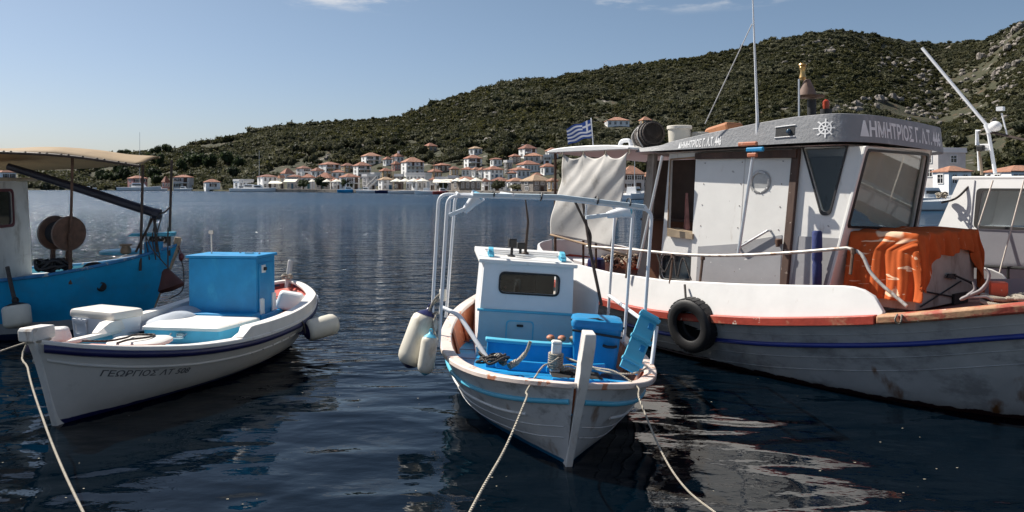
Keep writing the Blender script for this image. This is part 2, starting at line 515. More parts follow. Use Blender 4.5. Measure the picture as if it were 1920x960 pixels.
# ------------------------------------------------------------------ water
def make_water():
    m = bpy.data.materials.new("sea_water"); m.use_nodes = True
    n, l = m.node_tree.nodes, m.node_tree.links
    bs = n["Principled BSDF"]
    bs.inputs["Roughness"].default_value = 0.03
    bs.inputs["IOR"].default_value = 1.333
    bs.inputs["Specular IOR Level"].default_value = 0.24
    tc = n.new("ShaderNodeTexCoord")
    sp = n.new("ShaderNodeSeparateXYZ"); l.new(tc.outputs["Object"], sp.inputs[0])
    # sheltered by the quay close by, rippled further out
    out_r = n.new("ShaderNodeMapRange"); out_r.interpolation_type = 'SMOOTHSTEP'
    out_r.inputs["From Min"].default_value = 7.5; out_r.inputs["From Max"].default_value = 22.0
    l.new(sp.outputs["Y"], out_r.inputs["Value"])
    def noise(scale, detail, rough, sx, sy, dist=0.0):
        mp = n.new("ShaderNodeMapping"); mp.inputs["Scale"].default_value = (sx, sy, 1)
        mp.inputs["Rotation"].default_value = (0, 0, 0.35)
        l.new(tc.outputs["Object"], mp.inputs[0])
        z = n.new("ShaderNodeTexNoise"); z.inputs["Scale"].default_value = scale
        z.inputs["Detail"].default_value = detail; z.inputs["Roughness"].default_value = rough
        z.inputs["Distortion"].default_value = dist
        l.new(mp.outputs[0], z.inputs["Vector"])
        return z.outputs["Fac"]
    def mul(a, b):
        q = n.new("ShaderNodeMath"); q.operation = 'MULTIPLY'
        for k, v in enumerate((a, b)):
            if isinstance(v, (int, float)): q.inputs[k].default_value = v
            else: l.new(v, q.inputs[k])
        return q.outputs[0]
    def add(a, b):
        q = n.new("ShaderNodeMath"); q.operation = 'ADD'
        for k, v in enumerate((a, b)):
            if isinstance(v, (int, float)): q.inputs[k].default_value = v
            else: l.new(v, q.inputs[k])
        return q.outputs[0]
    calm = add(mul(noise(0.9, 1.5, 0.4, 0.75, 1.25, 0.6), 0.085), add(mul(noise(3.2, 1.0, 0.4, 0.8, 1.2, 0.3), 0.012), mul(noise(11.0, 2.0, 0.5, 0.8, 1.3), 0.0022)))
    gust = n.new("ShaderNodeMapRange"); gust.inputs["From Min"].default_value = 0.35; gust.inputs["From Max"].default_value = 0.65
    gust.inputs["To Min"].default_value = 0.6; gust.inputs["To Max"].default_value = 1.15
    l.new(noise(0.06, 3, 0.5, 0.35, 1.6), gust.inputs["Value"])
    chop = add(mul(noise(1.1, 3, 0.55, 0.7, 1.7, 0.3), 0.58), mul(noise(3.6, 2, 0.5, 0.7, 1.5), 0.17))
    chop = mul(mul(chop, gust.outputs[0]), out_r.outputs[0])
    # base colour: near-black close in, reflected sky's blue painted in further out
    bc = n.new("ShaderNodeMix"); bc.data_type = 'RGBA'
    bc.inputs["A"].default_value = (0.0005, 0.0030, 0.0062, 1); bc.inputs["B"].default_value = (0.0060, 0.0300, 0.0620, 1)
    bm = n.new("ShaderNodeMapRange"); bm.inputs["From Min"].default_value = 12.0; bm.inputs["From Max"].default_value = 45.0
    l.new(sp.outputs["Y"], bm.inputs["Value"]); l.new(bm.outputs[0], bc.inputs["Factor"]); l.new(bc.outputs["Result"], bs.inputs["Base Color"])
    rg = n.new("ShaderNodeMapRange"); rg.inputs["From Min"].default_value = 16.0; rg.inputs["From Max"].default_value = 110.0
    rg.inputs["To Min"].default_value = 0.03; rg.inputs["To Max"].default_value = 0.26
    l.new(sp.outputs["Y"], rg.inputs["Value"]); l.new(rg.outputs[0], bs.inputs["Roughness"])
    bp = n.new("ShaderNodeBump"); bp.inputs["Strength"].default_value = 1.0; bp.inputs["Distance"].default_value = 1.0
    l.new(add(calm, chop), bp.inputs["Height"])
    l.new(bp.outputs[0], bs.inputs["Normal"])
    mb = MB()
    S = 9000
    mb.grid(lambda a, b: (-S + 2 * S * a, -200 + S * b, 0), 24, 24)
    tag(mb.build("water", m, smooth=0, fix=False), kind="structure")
make_water()

# ------------------------------------------------------------------ hillside (one real height field)
def vnoise(x, y, seed=0):
    x = np.asarray(x, float); y = np.asarray(y, float)
    xi = np.floor(x).astype(np.int64); yi = np.floor(y).astype(np.int64)
    xf = x - xi; yf = y - yi
    def h(a, b):
        k = (a * 374761393 + b * 668265263 + seed * 974711) & 0x7fffffff
        k = ((k ^ (k >> 13)) * 1274126177) & 0x7fffffff
        return ((k ^ (k >> 16)) & 0xffff) / 65535.0
    u = xf * xf * (3 - 2 * xf); v = yf * yf * (3 - 2 * yf)
    return (h(xi, yi) * (1 - u) + h(xi + 1, yi) * u) * (1 - v) + (h(xi, yi + 1) * (1 - u) + h(xi + 1, yi + 1) * u) * v
def fbm(x, y, seed=0, o=4):
    s = 0; a = 0.5
    for k in range(o):
        s = s + a * vnoise(x * 2 ** k, y * 2 ** k, seed + k); a *= 0.5
    return s

SH_P = [-1400, -300, 0, 300, 480, 600, 700, 800, 900, 1000, 1100, 1300, 1600, 1920, 2400, 3400]
SH_D = [420, 360, 330, 290, 250, 235, 216, 196, 178, 162, 152, 140, 122, 104, 92, 85]
SK_P = [-1400, -500, 0, 150, 225, 300, 330, 370, 430, 480, 560, 640, 750, 780, 830, 900, 960, 1040, 1100, 1200, 1290, 1380, 1450,
        1520, 1580, 1640, 1700, 1760, 1840, 1862, 1885, 1920, 2050, 2400, 3400]
SK_Y = [320, 312, 303, 299, 290, 287, 284, 270, 263, 246, 235, 228, 222, 210, 190, 168, 155, 148, 136, 121, 111, 92, 77,
        63, 57, 65, 77, 82, 77, 68, 54, 40, 30, 60, 120]
DK_P = [-1400, 0, 500, 900, 1300, 1580, 1760, 1920, 3400]
DK_D = [110, 120, 190, 270, 310, 340, 400, 300, 260]
def shore(px): return np.interp(px, SH_P, SH_D)
def sky_e(px): return HOR - np.interp(px, SK_P, SK_Y)
def ridge(px): return shore(px) + np.interp(px, DK_P, DK_D)
def land_z(px, t):
    """height of the land at azimuth column px, t = 0 at the shore, 1 on the ridge"""
    ds, dk = shore(px), ridge(px)
    D = ds + (dk - ds) * t
    flat = 13.0 / (dk - ds)
    tt = np.clip((t - flat) / (1 - flat), 0, 3)
    e0 = (0.55 - CAM_H) * FPX / ds
    e = e0 + (sky_e(px) - e0) * np.where(tt < 1, tt ** 0.92, 1)
    z = CAM_H + e * D / FPX
    z = np.where(tt <= 0, 0.55, np.maximum(z, 0.55))
    x = D * (px - 960) / FPX
    bump = (fbm(x / 28 + 50, D / 28, 3) - 0.47) * 7.0 * np.clip(tt * 3, 0, 1) * np.clip((1 - tt) * 4, 0, 1)
    z = z + bump
    over = np.clip(t - 1, 0, 3)
    z = z - over * 60 - over ** 2 * 40
    return z, D, x
def ground_at(px, py):
    """point of the land seen at a pixel (first from the shore)"""
    ts = np.linspace(0.0, 1.0, 400)
    z, D, x = land_z(np.full(400, float(px)), ts)
    yy = HOR - (z - CAM_H) * FPX / D
    k = np.where(yy <= py)[0]
    i = k[0] if len(k) else 399
    return Vector((float(x[i]), float(D[i]), float(z[i])))

def make_land():
    pxs = np.concatenate([np.arange(-1400, -200, 60), np.arange(-200, 2200, 11), np.arange(2200, 3400, 60)]).astype(float)
    ts = np.concatenate([[-0.0], np.linspace(0.0, 1.0, 110), np.linspace(1.03, 1.9, 14)])
    P, Tt = np.meshgrid(pxs, ts, indexing='ij')
    z, D, x = land_z(P, Tt)
    z[:, 0] = -2.0; D[:, 0] -= 1.0
    x = D * (P - 960) / FPX
    vs = np.stack([x, D, z], -1).reshape(-1, 3)
    nu, nv = P.shape
    i, j = np.meshgrid(np.arange(nu - 1), np.arange(nv - 1), indexing='ij')
    a = (i * nv + j).ravel()
    fs = np.stack([a, a + nv, a + nv + 1, a + 1], -1)
    me = bpy.data.meshes.new("hill"); me.from_pydata(vs.tolist(), [], fs.tolist())
    m = bpy.data.materials.new("dry_hillside"); m.use_nodes = True
    n, l = m.node_tree.nodes, m.node_tree.links
    bs = n["Principled BSDF"]; bs.inputs["Roughness"].default_value = 0.95
    tc = n.new("ShaderNodeTexCoord")
    def nz(sc, det, off):
        mp = n.new("ShaderNodeMapping"); mp.inputs["Location"].default_value = off; l.new(tc.outputs["Object"], mp.inputs[0])
        q = n.new("ShaderNodeTexNoise"); q.inputs["Scale"].default_value = sc; q.inputs["Detail"].default_value = det
        q.inputs["Roughness"].default_value = 0.65
        l.new(mp.outputs[0], q.inputs["Vector"]); return q.outputs["Fac"]
    def ramp(f, cols):
        r = n.new("ShaderNodeValToRGB"); e = r.color_ramp.elements
        e[0].position, e[0].color = cols[0][0], rgb(cols[0][1]); e[1].position, e[1].color = cols[1][0], rgb(cols[1][1])
        for p, c in cols[2:]:
            k = e.new(p); k.color = rgb(c)
        l.new(f, r.inputs[0]); return r.outputs[0]
    base = ramp(nz(0.35, 6, (0, 0, 0)), [(0.34, (0.028, 0.034, 0.014)), (0.80, (0.14, 0.100, 0.055)), (0.56, (0.045, 0.044, 0.020)), (0.68, (0.105, 0.060, 0.034))])
    rock = nz(0.10, 8, (40, 7, 3))
    rr = n.new("ShaderNodeMapRange"); rr.inputs["From Min"].default_value = 0.60; rr.inputs["From Max"].default_value = 0.66
    l.new(rock, rr.inputs["Value"])
    rc = ramp(nz(1.3, 6, (9, 1, 2)), [(0.35, (0.12, 0.105, 0.09)), (0.65, (0.36, 0.33, 0.29))])
    mx = n.new("ShaderNodeMix"); mx.data_type = 'RGBA'
    l.new(rr.outputs[0], mx.inputs["Factor"]); l.new(base, mx.inputs["A"]); l.new(rc, mx.inputs["B"])
    l.new(mx.outputs["Result"], bs.inputs["Base Color"])
    bp = n.new("ShaderNodeBump"); bp.inputs["Strength"].default_value = 0.8; bp.inputs["Distance"].default_value = 1.2
    l.new(nz(0.9, 6, (2, 2, 2)), bp.inputs["Height"]); l.new(bp.outputs[0], bs.inputs["Normal"])
    me.materials.append(m); me.shade_smooth()
    o = bpy.data.objects.new("hill", me); COL.objects.link(o)
    tag(o, kind="structure")
make_land()

# the quay the boats are tied to, below and behind the viewer
mb = MB(); mb.hexa([(-60, -30, -2), (60, -30, -2), (60, 3.6, -2), (-60, 3.6, -2), (-60, -30, .75), (60, -30, .75), (60, 3.6, .75), (-60, 3.6, .75)])
tag(mb.build("near_quay", mat("near_quay_concrete", (0.36, 0.335, 0.30), 0.85, 0.12, 1.0, 0.2, 10), smooth=0), kind="structure")
mb = MB(); q_ = np.random.default_rng(12)
for k in range(70):
    c_ = on_water(q_.uniform(0, 1920), q_.uniform(690, 950)); s_ = q_.uniform(.004, .014); a_ = q_.uniform(0, 6.3)
    mb.add([(c_.x + s_ * math.cos(a_ + t), c_.y + s_ * .6 * math.sin(a_ + t), .003) for t in (0, 1.4, 3.1, 4.5)], [(0, 1, 2, 3)])
tag(mb.build("floating_bits", mat("floating_leaf", (.34, .31, .24), .7, .3, 40), smooth=0), "tiny pale bits of leaf and foam floating on the dark harbour water", None, kind="stuff")
# quay along the village shore
def make_quay():
    stone = mat("quay_stone", (0.23, 0.20, 0.17), 0.85, 0.25, 0.6, 0.4, 3, stain=((0.05, 0.05, 0.045), 0.58, 0.08, 0.5, (1, 1, 3)))
    ps = np.arange(470, 1500, 15.0)
    rings = []
    for p in ps:
        d = float(shore(p)) - 2.5
        q = lambda dd, z: (dd * (p - 960) / FPX, dd, z)
        rings.append([q(d, -1.5), q(d, 0.86), q(d + 0.5, 0.9), q(d + 16, 0.9), q(d + 16, -1.5)])
    mb = MB(); mb.section(rings)
    tag(mb.build("quay", stone, smooth=0), kind="structure")
make_quay()

# ------------------------------------------------------------------ vegetation
def leaf_mat(name, dark, light, rnd=0.35):
    m = bpy.data.materials.new(name); m.use_nodes = True
    n, l = m.node_tree.nodes, m.node_tree.links
    bs = n["Principled BSDF"]; bs.inputs["Roughness"].default_value = 0.7
    bs.inputs["Specular IOR Level"].default_value = 0.24
    oi = n.new("ShaderNodeObjectInfo")
    tc = n.new("ShaderNodeTexCoord")
    nz = n.new("ShaderNodeTexNoise"); nz.inputs["Scale"].default_value = 2.2; nz.inputs["Detail"].default_value = 3
    l.new(tc.outputs["Object"], nz.inputs["Vector"])
    ad = n.new("ShaderNodeMath"); ad.operation = 'MULTIPLY_ADD'; ad.inputs[1].default_value = 0.75
    l.new(oi.outputs["Random"], ad.inputs[0])
    sb = n.new("ShaderNodeMath"); sb.operation = 'MULTIPLY_ADD'; sb.inputs[1].default_value = 0.9; sb.inputs[2].default_value = -0.32
    l.new(nz.outputs["Fac"], sb.inputs[0]); l.new(sb.outputs[0], ad.inputs[2])
    r = n.new("ShaderNodeValToRGB"); e = r.color_ramp.elements
    e[0].position, e[0].color = 0.05, rgb(dark); e[1].position, e[1].color = 0.95, rgb(light)
    k = e.new(0.5); k.color = rgb([(a + b) * 0.46 for a, b in zip(dark, light)])
    l.new(ad.outputs[0], r.inputs[0])
    l.new(r.outputs[0], bs.inputs["Base Color"])
    tl = n.new("ShaderNodeBsdfTranslucent"); l.new(r.outputs[0], tl.inputs["Color"])
    mx = n.new("ShaderNodeMixShader"); mx.inputs[0].default_value = 0.38
    l.new(bs.outputs[0], mx.inputs[1]); l.new(tl.outputs[0], mx.inputs[2]); l.new(mx.outputs[0], n["Material Output"].inputs["Surface"])
    return m
LEAF = leaf_mat("scrub_leaves", (0.020, 0.027, 0.011), (0.100, 0.095, 0.037))
LEAF2 = leaf_mat("olive_leaves", (0.028, 0.036, 0.018), (0.13, 0.125, 0.068))
LEAF3 = leaf_mat("dark_tree_leaves", (0.014, 0.024, 0.012), (0.055, 0.075, 0.03))
BARK = mat("bark", (0.10, 0.075, 0.055), 0.9, 0.3, 3, 0.5, 20)

def crown_mesh(name, mt, seed, lobes=6, leaves=150, flat=0.75, leaf=0.17, z0=0.35, core=True):
    """a ragged crown about one unit in radius: dim lumpy cores inside, leaf sprays through the outer volume"""
    r = np.random.default_rng(seed)
    mb = MB()
    L = []
    for k in range(lobes):
        a = r.uniform(0, 2 * math.pi); d = r.uniform(0.15, 0.62) if k else 0
        s = r.uniform(0.34, 0.60)
        c = (d * math.cos(a), d * math.sin(a), z0 + r.uniform(0.0, 0.55) * flat + 0.15)
        L.append((c, s))
        if core:
            k0 = len(mb.v)
            mb.sphere(c, (s * 0.78, s * 0.78, s * 0.68 * flat + 0.08), 7, 5)
            for i in range(k0, len(mb.v)):
                v = Vector(mb.v[i]); cc = Vector(c)
                mb.v[i] = tuple(cc + (v - cc) * r.uniform(0.75, 1.2))
    for _ in range(leaves):
        c, s = L[r.integers(len(L))]
        u = Vector(r.normal(size=3)).normalized()
        if u.z < -0.3: u.z *= -0.6
        rad = s * r.uniform(0.72, 1.14)
        p = Vector(c) + Vector((u.x * rad, u.y * rad, u.z * rad * (flat + 0.1)))
        w = Vector(r.normal(size=3)).normalized()
        a = (u * 0.5 + w).normalized(); b = a.cross(Vector(r.normal(size=3)).normalized()).normalized()
        h = leaf * r.uniform(0.6, 1.3)
        mb.add([p - a * h, p + b * h * 0.55, p + a * h, p - b * h * 0.55], [(0, 1, 2, 3)])
    return mb.mesh(name, mt, smooth=0)

# buildings come first in the reckoning so that no scrub grows through them
HOUSE_RECTS = []          # (px0, px1, py_top, py_base) kept clear

def scatter_scrub():
    protos = []
    for k in range(6):
        me = crown_mesh("scrub_bush", LEAF if k < 4 else LEAF2, 100 + k, lobes=3 + k % 4, leaves=100, flat=0.6 + 0.09 * k, leaf=0.22, z0=-0.1)
        o = bpy.data.objects.new("scrub_bush_kind", me)       # not linked: only a source for the scatter
        protos.append(o)
    N = 95000
    px = rng.uniform(-250, 2250, N); t = rng.uniform(0, 1.0, N) ** 0.85
    z, D, x = land_z(px, t)
    py = HOR - (z - CAM_H) * FPX / D
    w = (D / 420.0)
    dens = fbm(x / 22 + 9, D / 22 + 4, 21)
    near_village = np.clip(1 - (345 - 40 - py) / -60, 0, 1)
    keep = rng.uniform(0, 1, N) < np.clip(w, 0.25, 1.0) * 0.8
    clear = dens > np.where(py > 262, 0.36, np.where(px > 1640, 0.31, 0.20))
    edge = t > 0.97
    keep &= (clear | edge)
    keep &= (t > 0.085) | (px < 470)
    big = fbm(x / 40, D / 40, 77)
    size = rng.uniform(0.45, 1.35, N) ** 1.15 * 1.1 * (0.75 + 1.1 * np.clip(big, 0, 1)) * np.where(rng.uniform(0, 1, N) > 0.93, 1.5, 1.0)
    size *= np.interp(px, [0, 1300, 1700, 2100], [1.35, 1.15, 0.95, 0.85])
    rpx = size * FPX / D
    for (a, b, c, d) in HOUSE_RECTS:
        keep &= ~((px > a - rpx) & (px < b + rpx) & (py > c + 0.25 * (d - c)) & (py - rpx * 1.2 < d + 1.0) & (py < d + 14))
    idx = np.where(keep)[0]
    n = len(idx)
    me = bpy.data.meshes.new("scrub")
    co = np.stack([x[idx], D[idx], z[idx] - 0.1], -1)
    me.from_pydata(co.tolist(), [], [])
    a = me.attributes.new("scl", 'FLOAT', 'POINT'); a.data.foreach_set("value", size[idx].astype(np.float32))
    a = me.attributes.new("rot", 'FLOAT', 'POINT'); a.data.foreach_set("value", rng.uniform(0, 6.28, n).astype(np.float32))
    kind = np.where(fbm(x[idx] / 30, D[idx] / 30, 5) + rng.uniform(-0.15, 0.15, n) > 0.52, rng.integers(4, 6, n), rng.integers(0, 4, n))
    a = me.attributes.new("kid", 'INT', 'POINT'); a.data.foreach_set("value", kind.astype(np.int32))
    o = bpy.data.objects.new("hillside_scrub", me); COL.objects.link(o)
    tag(o, "dense dark green scrub and low bushes covering the hill behind the village", None, kind="stuff")
    ng = bpy.data.node_groups.new("scatter", 'GeometryNodeTree')
    ng.interface.new_socket("Geometry", in_out='INPUT', socket_type='NodeSocketGeometry')
    ng.interface.new_socket("Geometry", in_out='OUTPUT', socket_type='NodeSocketGeometry')
    N_, L_ = ng.nodes, ng.links
    gi = N_.new("NodeGroupInput"); go = N_.new("NodeGroupOutput")
    g2i = N_.new("GeometryNodeGeometryToInstance")
    for p in reversed(protos):
        q = N_.new("GeometryNodeObjectInfo"); q.inputs["Object"].default_value = p
        L_.new(q.outputs["Geometry"], g2i.inputs[0])
    iop = N_.new("GeometryNodeInstanceOnPoints")
    def attr(nm, ty):
        q = N_.new("GeometryNodeInputNamedAttribute"); q.data_type = ty; q.inputs["Name"].default_value = nm
        return q.outputs["Attribute"]
    L_.new(gi.outputs[0], iop.inputs["Points"]); L_.new(g2i.outputs[0], iop.inputs["Instance"])
    iop.inputs["Pick Instance"].default_value = True
    L_.new(attr("kid", 'INT'), iop.inputs["Instance Index"])
    cx = N_.new("ShaderNodeCombineXYZ"); L_.new(attr("rot", 'FLOAT'), cx.inputs[2])
    e2r = N_.new("FunctionNodeEulerToRotation"); L_.new(cx.outputs[0], e2r.inputs[0])
    L_.new(e2r.outputs[0], iop.inputs["Rotation"])
    L_.new(attr("scl", 'FLOAT'), iop.inputs["Scale"])
    L_.new(iop.outputs[0], go.inputs[0])
    md = o.modifiers.new("scatter", 'NODES'); md.node_group = ng
    print("scrub bushes", n)

TREE_KINDS = None
def trees(spots, label, group, cat="tree", name="tree", leaf=0):
    """spots: (px, py of the foot, crown radius m, height m, depth or None)"""
    global TREE_KINDS
    if TREE_KINDS is None:
        TREE_KINDS = {}
        for lk, mt in enumerate((LEAF3, LEAF2, LEAF)):
            for k in range(3):
                cm = crown_mesh("crown", mt, 300 + 10 * lk + k, lobes=8, leaves=340, flat=0.85, leaf=0.15, z0=0.25)
                mb = MB()
                mb.tube([(0, 0, -0.6), (0.02, 0.01, 0.1), (-0.03, 0.02, 0.6)], [0.10, 0.075, 0.05], 7)
                for a in (0.4, 2.5, 4.4):
                    mb.tube([(0, 0, 0.15), (0.22 * math.cos(a), 0.22 * math.sin(a), 0.5), (0.4 * math.cos(a), 0.4 * math.sin(a), 0.8)], [0.05, 0.035, 0.015], 5)
                TREE_KINDS[(lk, k)] = (cm, mb.mesh("trunk", BARK, 60))
    for i, s in enumerate(spots):
        px, py, rad, hgt, dep = s[:5]
        g = ground_at(px, py) if dep is None else at(px, py, dep)
        lab = s[5] if len(s) > 5 else label
        th = thing(name, lab, cat, Matrix.Translation(g) @ RZ(random.uniform(0, 6.28)), group)
        cm, tm = TREE_KINDS[(leaf, i % 3)]
        S = Matrix.Diagonal((rad, rad, hgt / 1.45, 1))
        inst("trunk", tm, th, T(0, 0, 0.5 * hgt / 1.45) @ S)
        inst("crown", cm, th, T(0, 0, 0.10 * hgt) @ S)

# rocks
def rock_mesh(seed, n=3):
    r = np.random.default_rng(seed); mb = MB()
    for k in range(n):
        c = Vector((r.uniform(-0.6, 0.6), r.uniform(-0.4, 0.4), r.uniform(0.0, 0.3))) if k else Vector((0, 0, 0.1))
        s = r.uniform(0.45, 0.8)
        k0 = len(mb.v)
        mb.sphere(c, (s, s * 0.8, s * r.uniform(0.6, 1.1)), 9, 6)
        for i in range(k0, len(mb.v)):
            v = Vector(mb.v[i])
            mb.v[i] = tuple(c + (v - c) * r.uniform(0.72, 1.18))
    return mb.mesh("rock", ROCK, smooth=22)
ROCK = mat("limestone", (0.23, 0.205, 0.18), 0.9, 0.35, 1.6, 0.9, 3.0, bdist=0.3, stain=((0.10, 0.09, 0.075), 0.55, 0.1, 1.2, (1, 1, 0.6)))

def outcrop(label, pts, size, seed, name="rock_outcrop"):
    """a crag: one joined mass of rock set along pixels of the hillside"""
    r = np.random.default_rng(seed); mb = MB()
    g0 = None
    for (px, py) in pts:
        g = ground_at(px, py)
        if g0 is None: g0 = g
        for k in range(4):
            c = g + Vector((r.uniform(-1, 1) * size, r.uniform(-1, 1) * size, r.uniform(-0.1, 0.35) * size))
            s = size * r.uniform(0.35, 0.85)
            k0 = len(mb.v)
            mb.sphere(c, (s, s * 0.9, s * r.uniform(0.6, 1.15)), 9, 6)
            for i in range(k0, len(mb.v)):
                v = Vector(mb.v[i]); mb.v[i] = tuple(c + (v - c) * r.uniform(0.7, 1.2))
    o = mb.build(name, ROCK, smooth=22, origin=tuple(g0), fix=False)
    tag(o, label, "rock")

def scatter_rocks():
    """pale stones too many to count among the scrub"""
    mb = MB(); r = np.random.default_rng(55)
    zones = [((700, 860), (190, 240), 26), ((930, 1000), (165, 205), 30), ((860, 1050), (215, 280), 34), ((1500, 1600), (75, 110), 22),
             ((1640, 1760), (110, 160), 40), ((1700, 1920), (130, 235), 110), ((1860, 1930), (40, 110), 30), ((520, 700), (268, 300), 30), ((300, 500), (280, 330), 24),
             ((1400, 1520), (90, 130), 14)]
    for (a, b), (c, d), n in zones:
        for _ in range(n):
            px = r.uniform(a, b); py = r.uniform(c, d)
            if py < HOR - float(sky_e(px)) + 6: continue
            g = ground_at(px, py); s = r.uniform(0.5, 1.7)
            k0 = len(mb.v)
            mb.sphere(g + Vector((0, 0, s * 0.2)), (s, s * 0.8, s * 0.7), 7, 5)
            for i in range(k0, len(mb.v)):
                v = Vector(mb.v[i]); mb.v[i] = tuple(g + (v - g) * r.uniform(0.72, 1.25))
    tag(mb.build("scattered_rocks", ROCK, smooth=22, fix=False), "pale limestone boulders scattered through the hillside scrub", None, kind="stuff")
# ------------------------------------------------------------------ village
ROOFM = [mat("roof_tile_a", (0.35, 0.145, 0.09), 0.8, 0.35, 2.2, 0.8, wave=(2.2, 'X', 0.6), bdist=0.08, stain=((0.20, 0.10, 0.07), 0.6, 0.1, 1.5, (1, 1, 1))),
         mat("roof_tile_b", (0.41, 0.195, 0.12), 0.8, 0.3, 2.2, 0.8, wave=(2.2, 'X', 0.6), bdist=0.08, stain=((0.25, 0.15, 0.10), 0.6, 0.1, 1.5, (1, 1, 1))),
         mat("roof_tile_c", (0.25, 0.105, 0.07), 0.8, 0.35, 2.2, 0.8, wave=(2.2, 'X', 0.6), bdist=0.08),
         mat("roof_tile_d", (0.44, 0.30, 0.19), 0.8, 0.3, 2.2, 0.8, wave=(2.2, 'X', 0.6), bdist=0.08)]
WALLM = {"white": mat("render_white", (0.86, 0.855, 0.84), 0.8, 0.08, 0.8, stain=((0.5, 0.46, 0.4), 0.66, 0.1, 0.9, (1, 1, 0.4))),
         "cream": mat("render_cream", (0.62, 0.55, 0.42), 0.8, 0.1, 0.8),
         "ochre": mat("render_ochre", (0.38, 0.27, 0.15), 0.8, 0.15, 0.8),
         "stone": mat("stone_wall", (0.24, 0.215, 0.19), 0.9, 0.4, 3.5, 0.8, 4, bdist=0.1),
         "pink": mat("render_pink", (0.48, 0.24, 0.22), 0.8, 0.12, 0.8),
         "grey": mat("render_grey", (0.55, 0.52, 0.50), 0.8, 0.1, 0.8),
         "dark": mat("render_dark", (0.16, 0.13, 0.115), 0.85, 0.2, 0.8)}
SHUT = {"brown": mat("shutter_brown", (0.07, 0.04, 0.025), 0.6), "blue": mat("shutter_blue", (0.05, 0.15, 0.24), 0.6),
        "green": mat("shutter_green", (0.03, 0.075, 0.06), 0.6), "teal": mat("shutter_teal", (0.10, 0.24, 0.27), 0.6)}
TRIM = mat("trim_white", (0.72, 0.71, 0.69), 0.6, 0.05, 2)
PANE = glass_mat("window_glass", (0.012, 0.014, 0.018), 0.08)
_win = {}; HOUSE_NAMES = []
def window_meshes(w, h, shut, door):
    k = (round(w, 1), round(h, 1), shut, door)
    if k not in _win:
        a = MB()
        for sx in (-1, 1): a.box((sx * (w / 2 + 0.05), -0.03, 0), (0.1, 0.14, h + 0.2))
        for sz in (-1, 1): a.box((0, -0.03, sz * (h / 2 + 0.05)), (w, 0.138, 0.1))
        a.box((0, -0.02, 0), (0.06, 0.08, h))
        if not door: a.box((0, -0.02, 0.1 * h), (w, 0.078, 0.05))
        g = MB(); g.box((0, 0.0, 0), (w, 0.04, h))
        s = MB()
        s.box((w * 0.75 + 0.12, -0.06, 0), (w * 0.5, 0.05, h))
        for q in range(4): s.box((w * 0.75 + 0.12, -0.09, (q - 1.5) * h / 4.3), (w * 0.4, 0.03, h / 9))
        _win[k] = (a.mesh("window", SHUT[shut] if door else TRIM, 0), g.mesh("pane", SHUT[shut] if door else PANE, 0), s.mesh("shutter", SHUT[shut], 0))
    return _win[k]

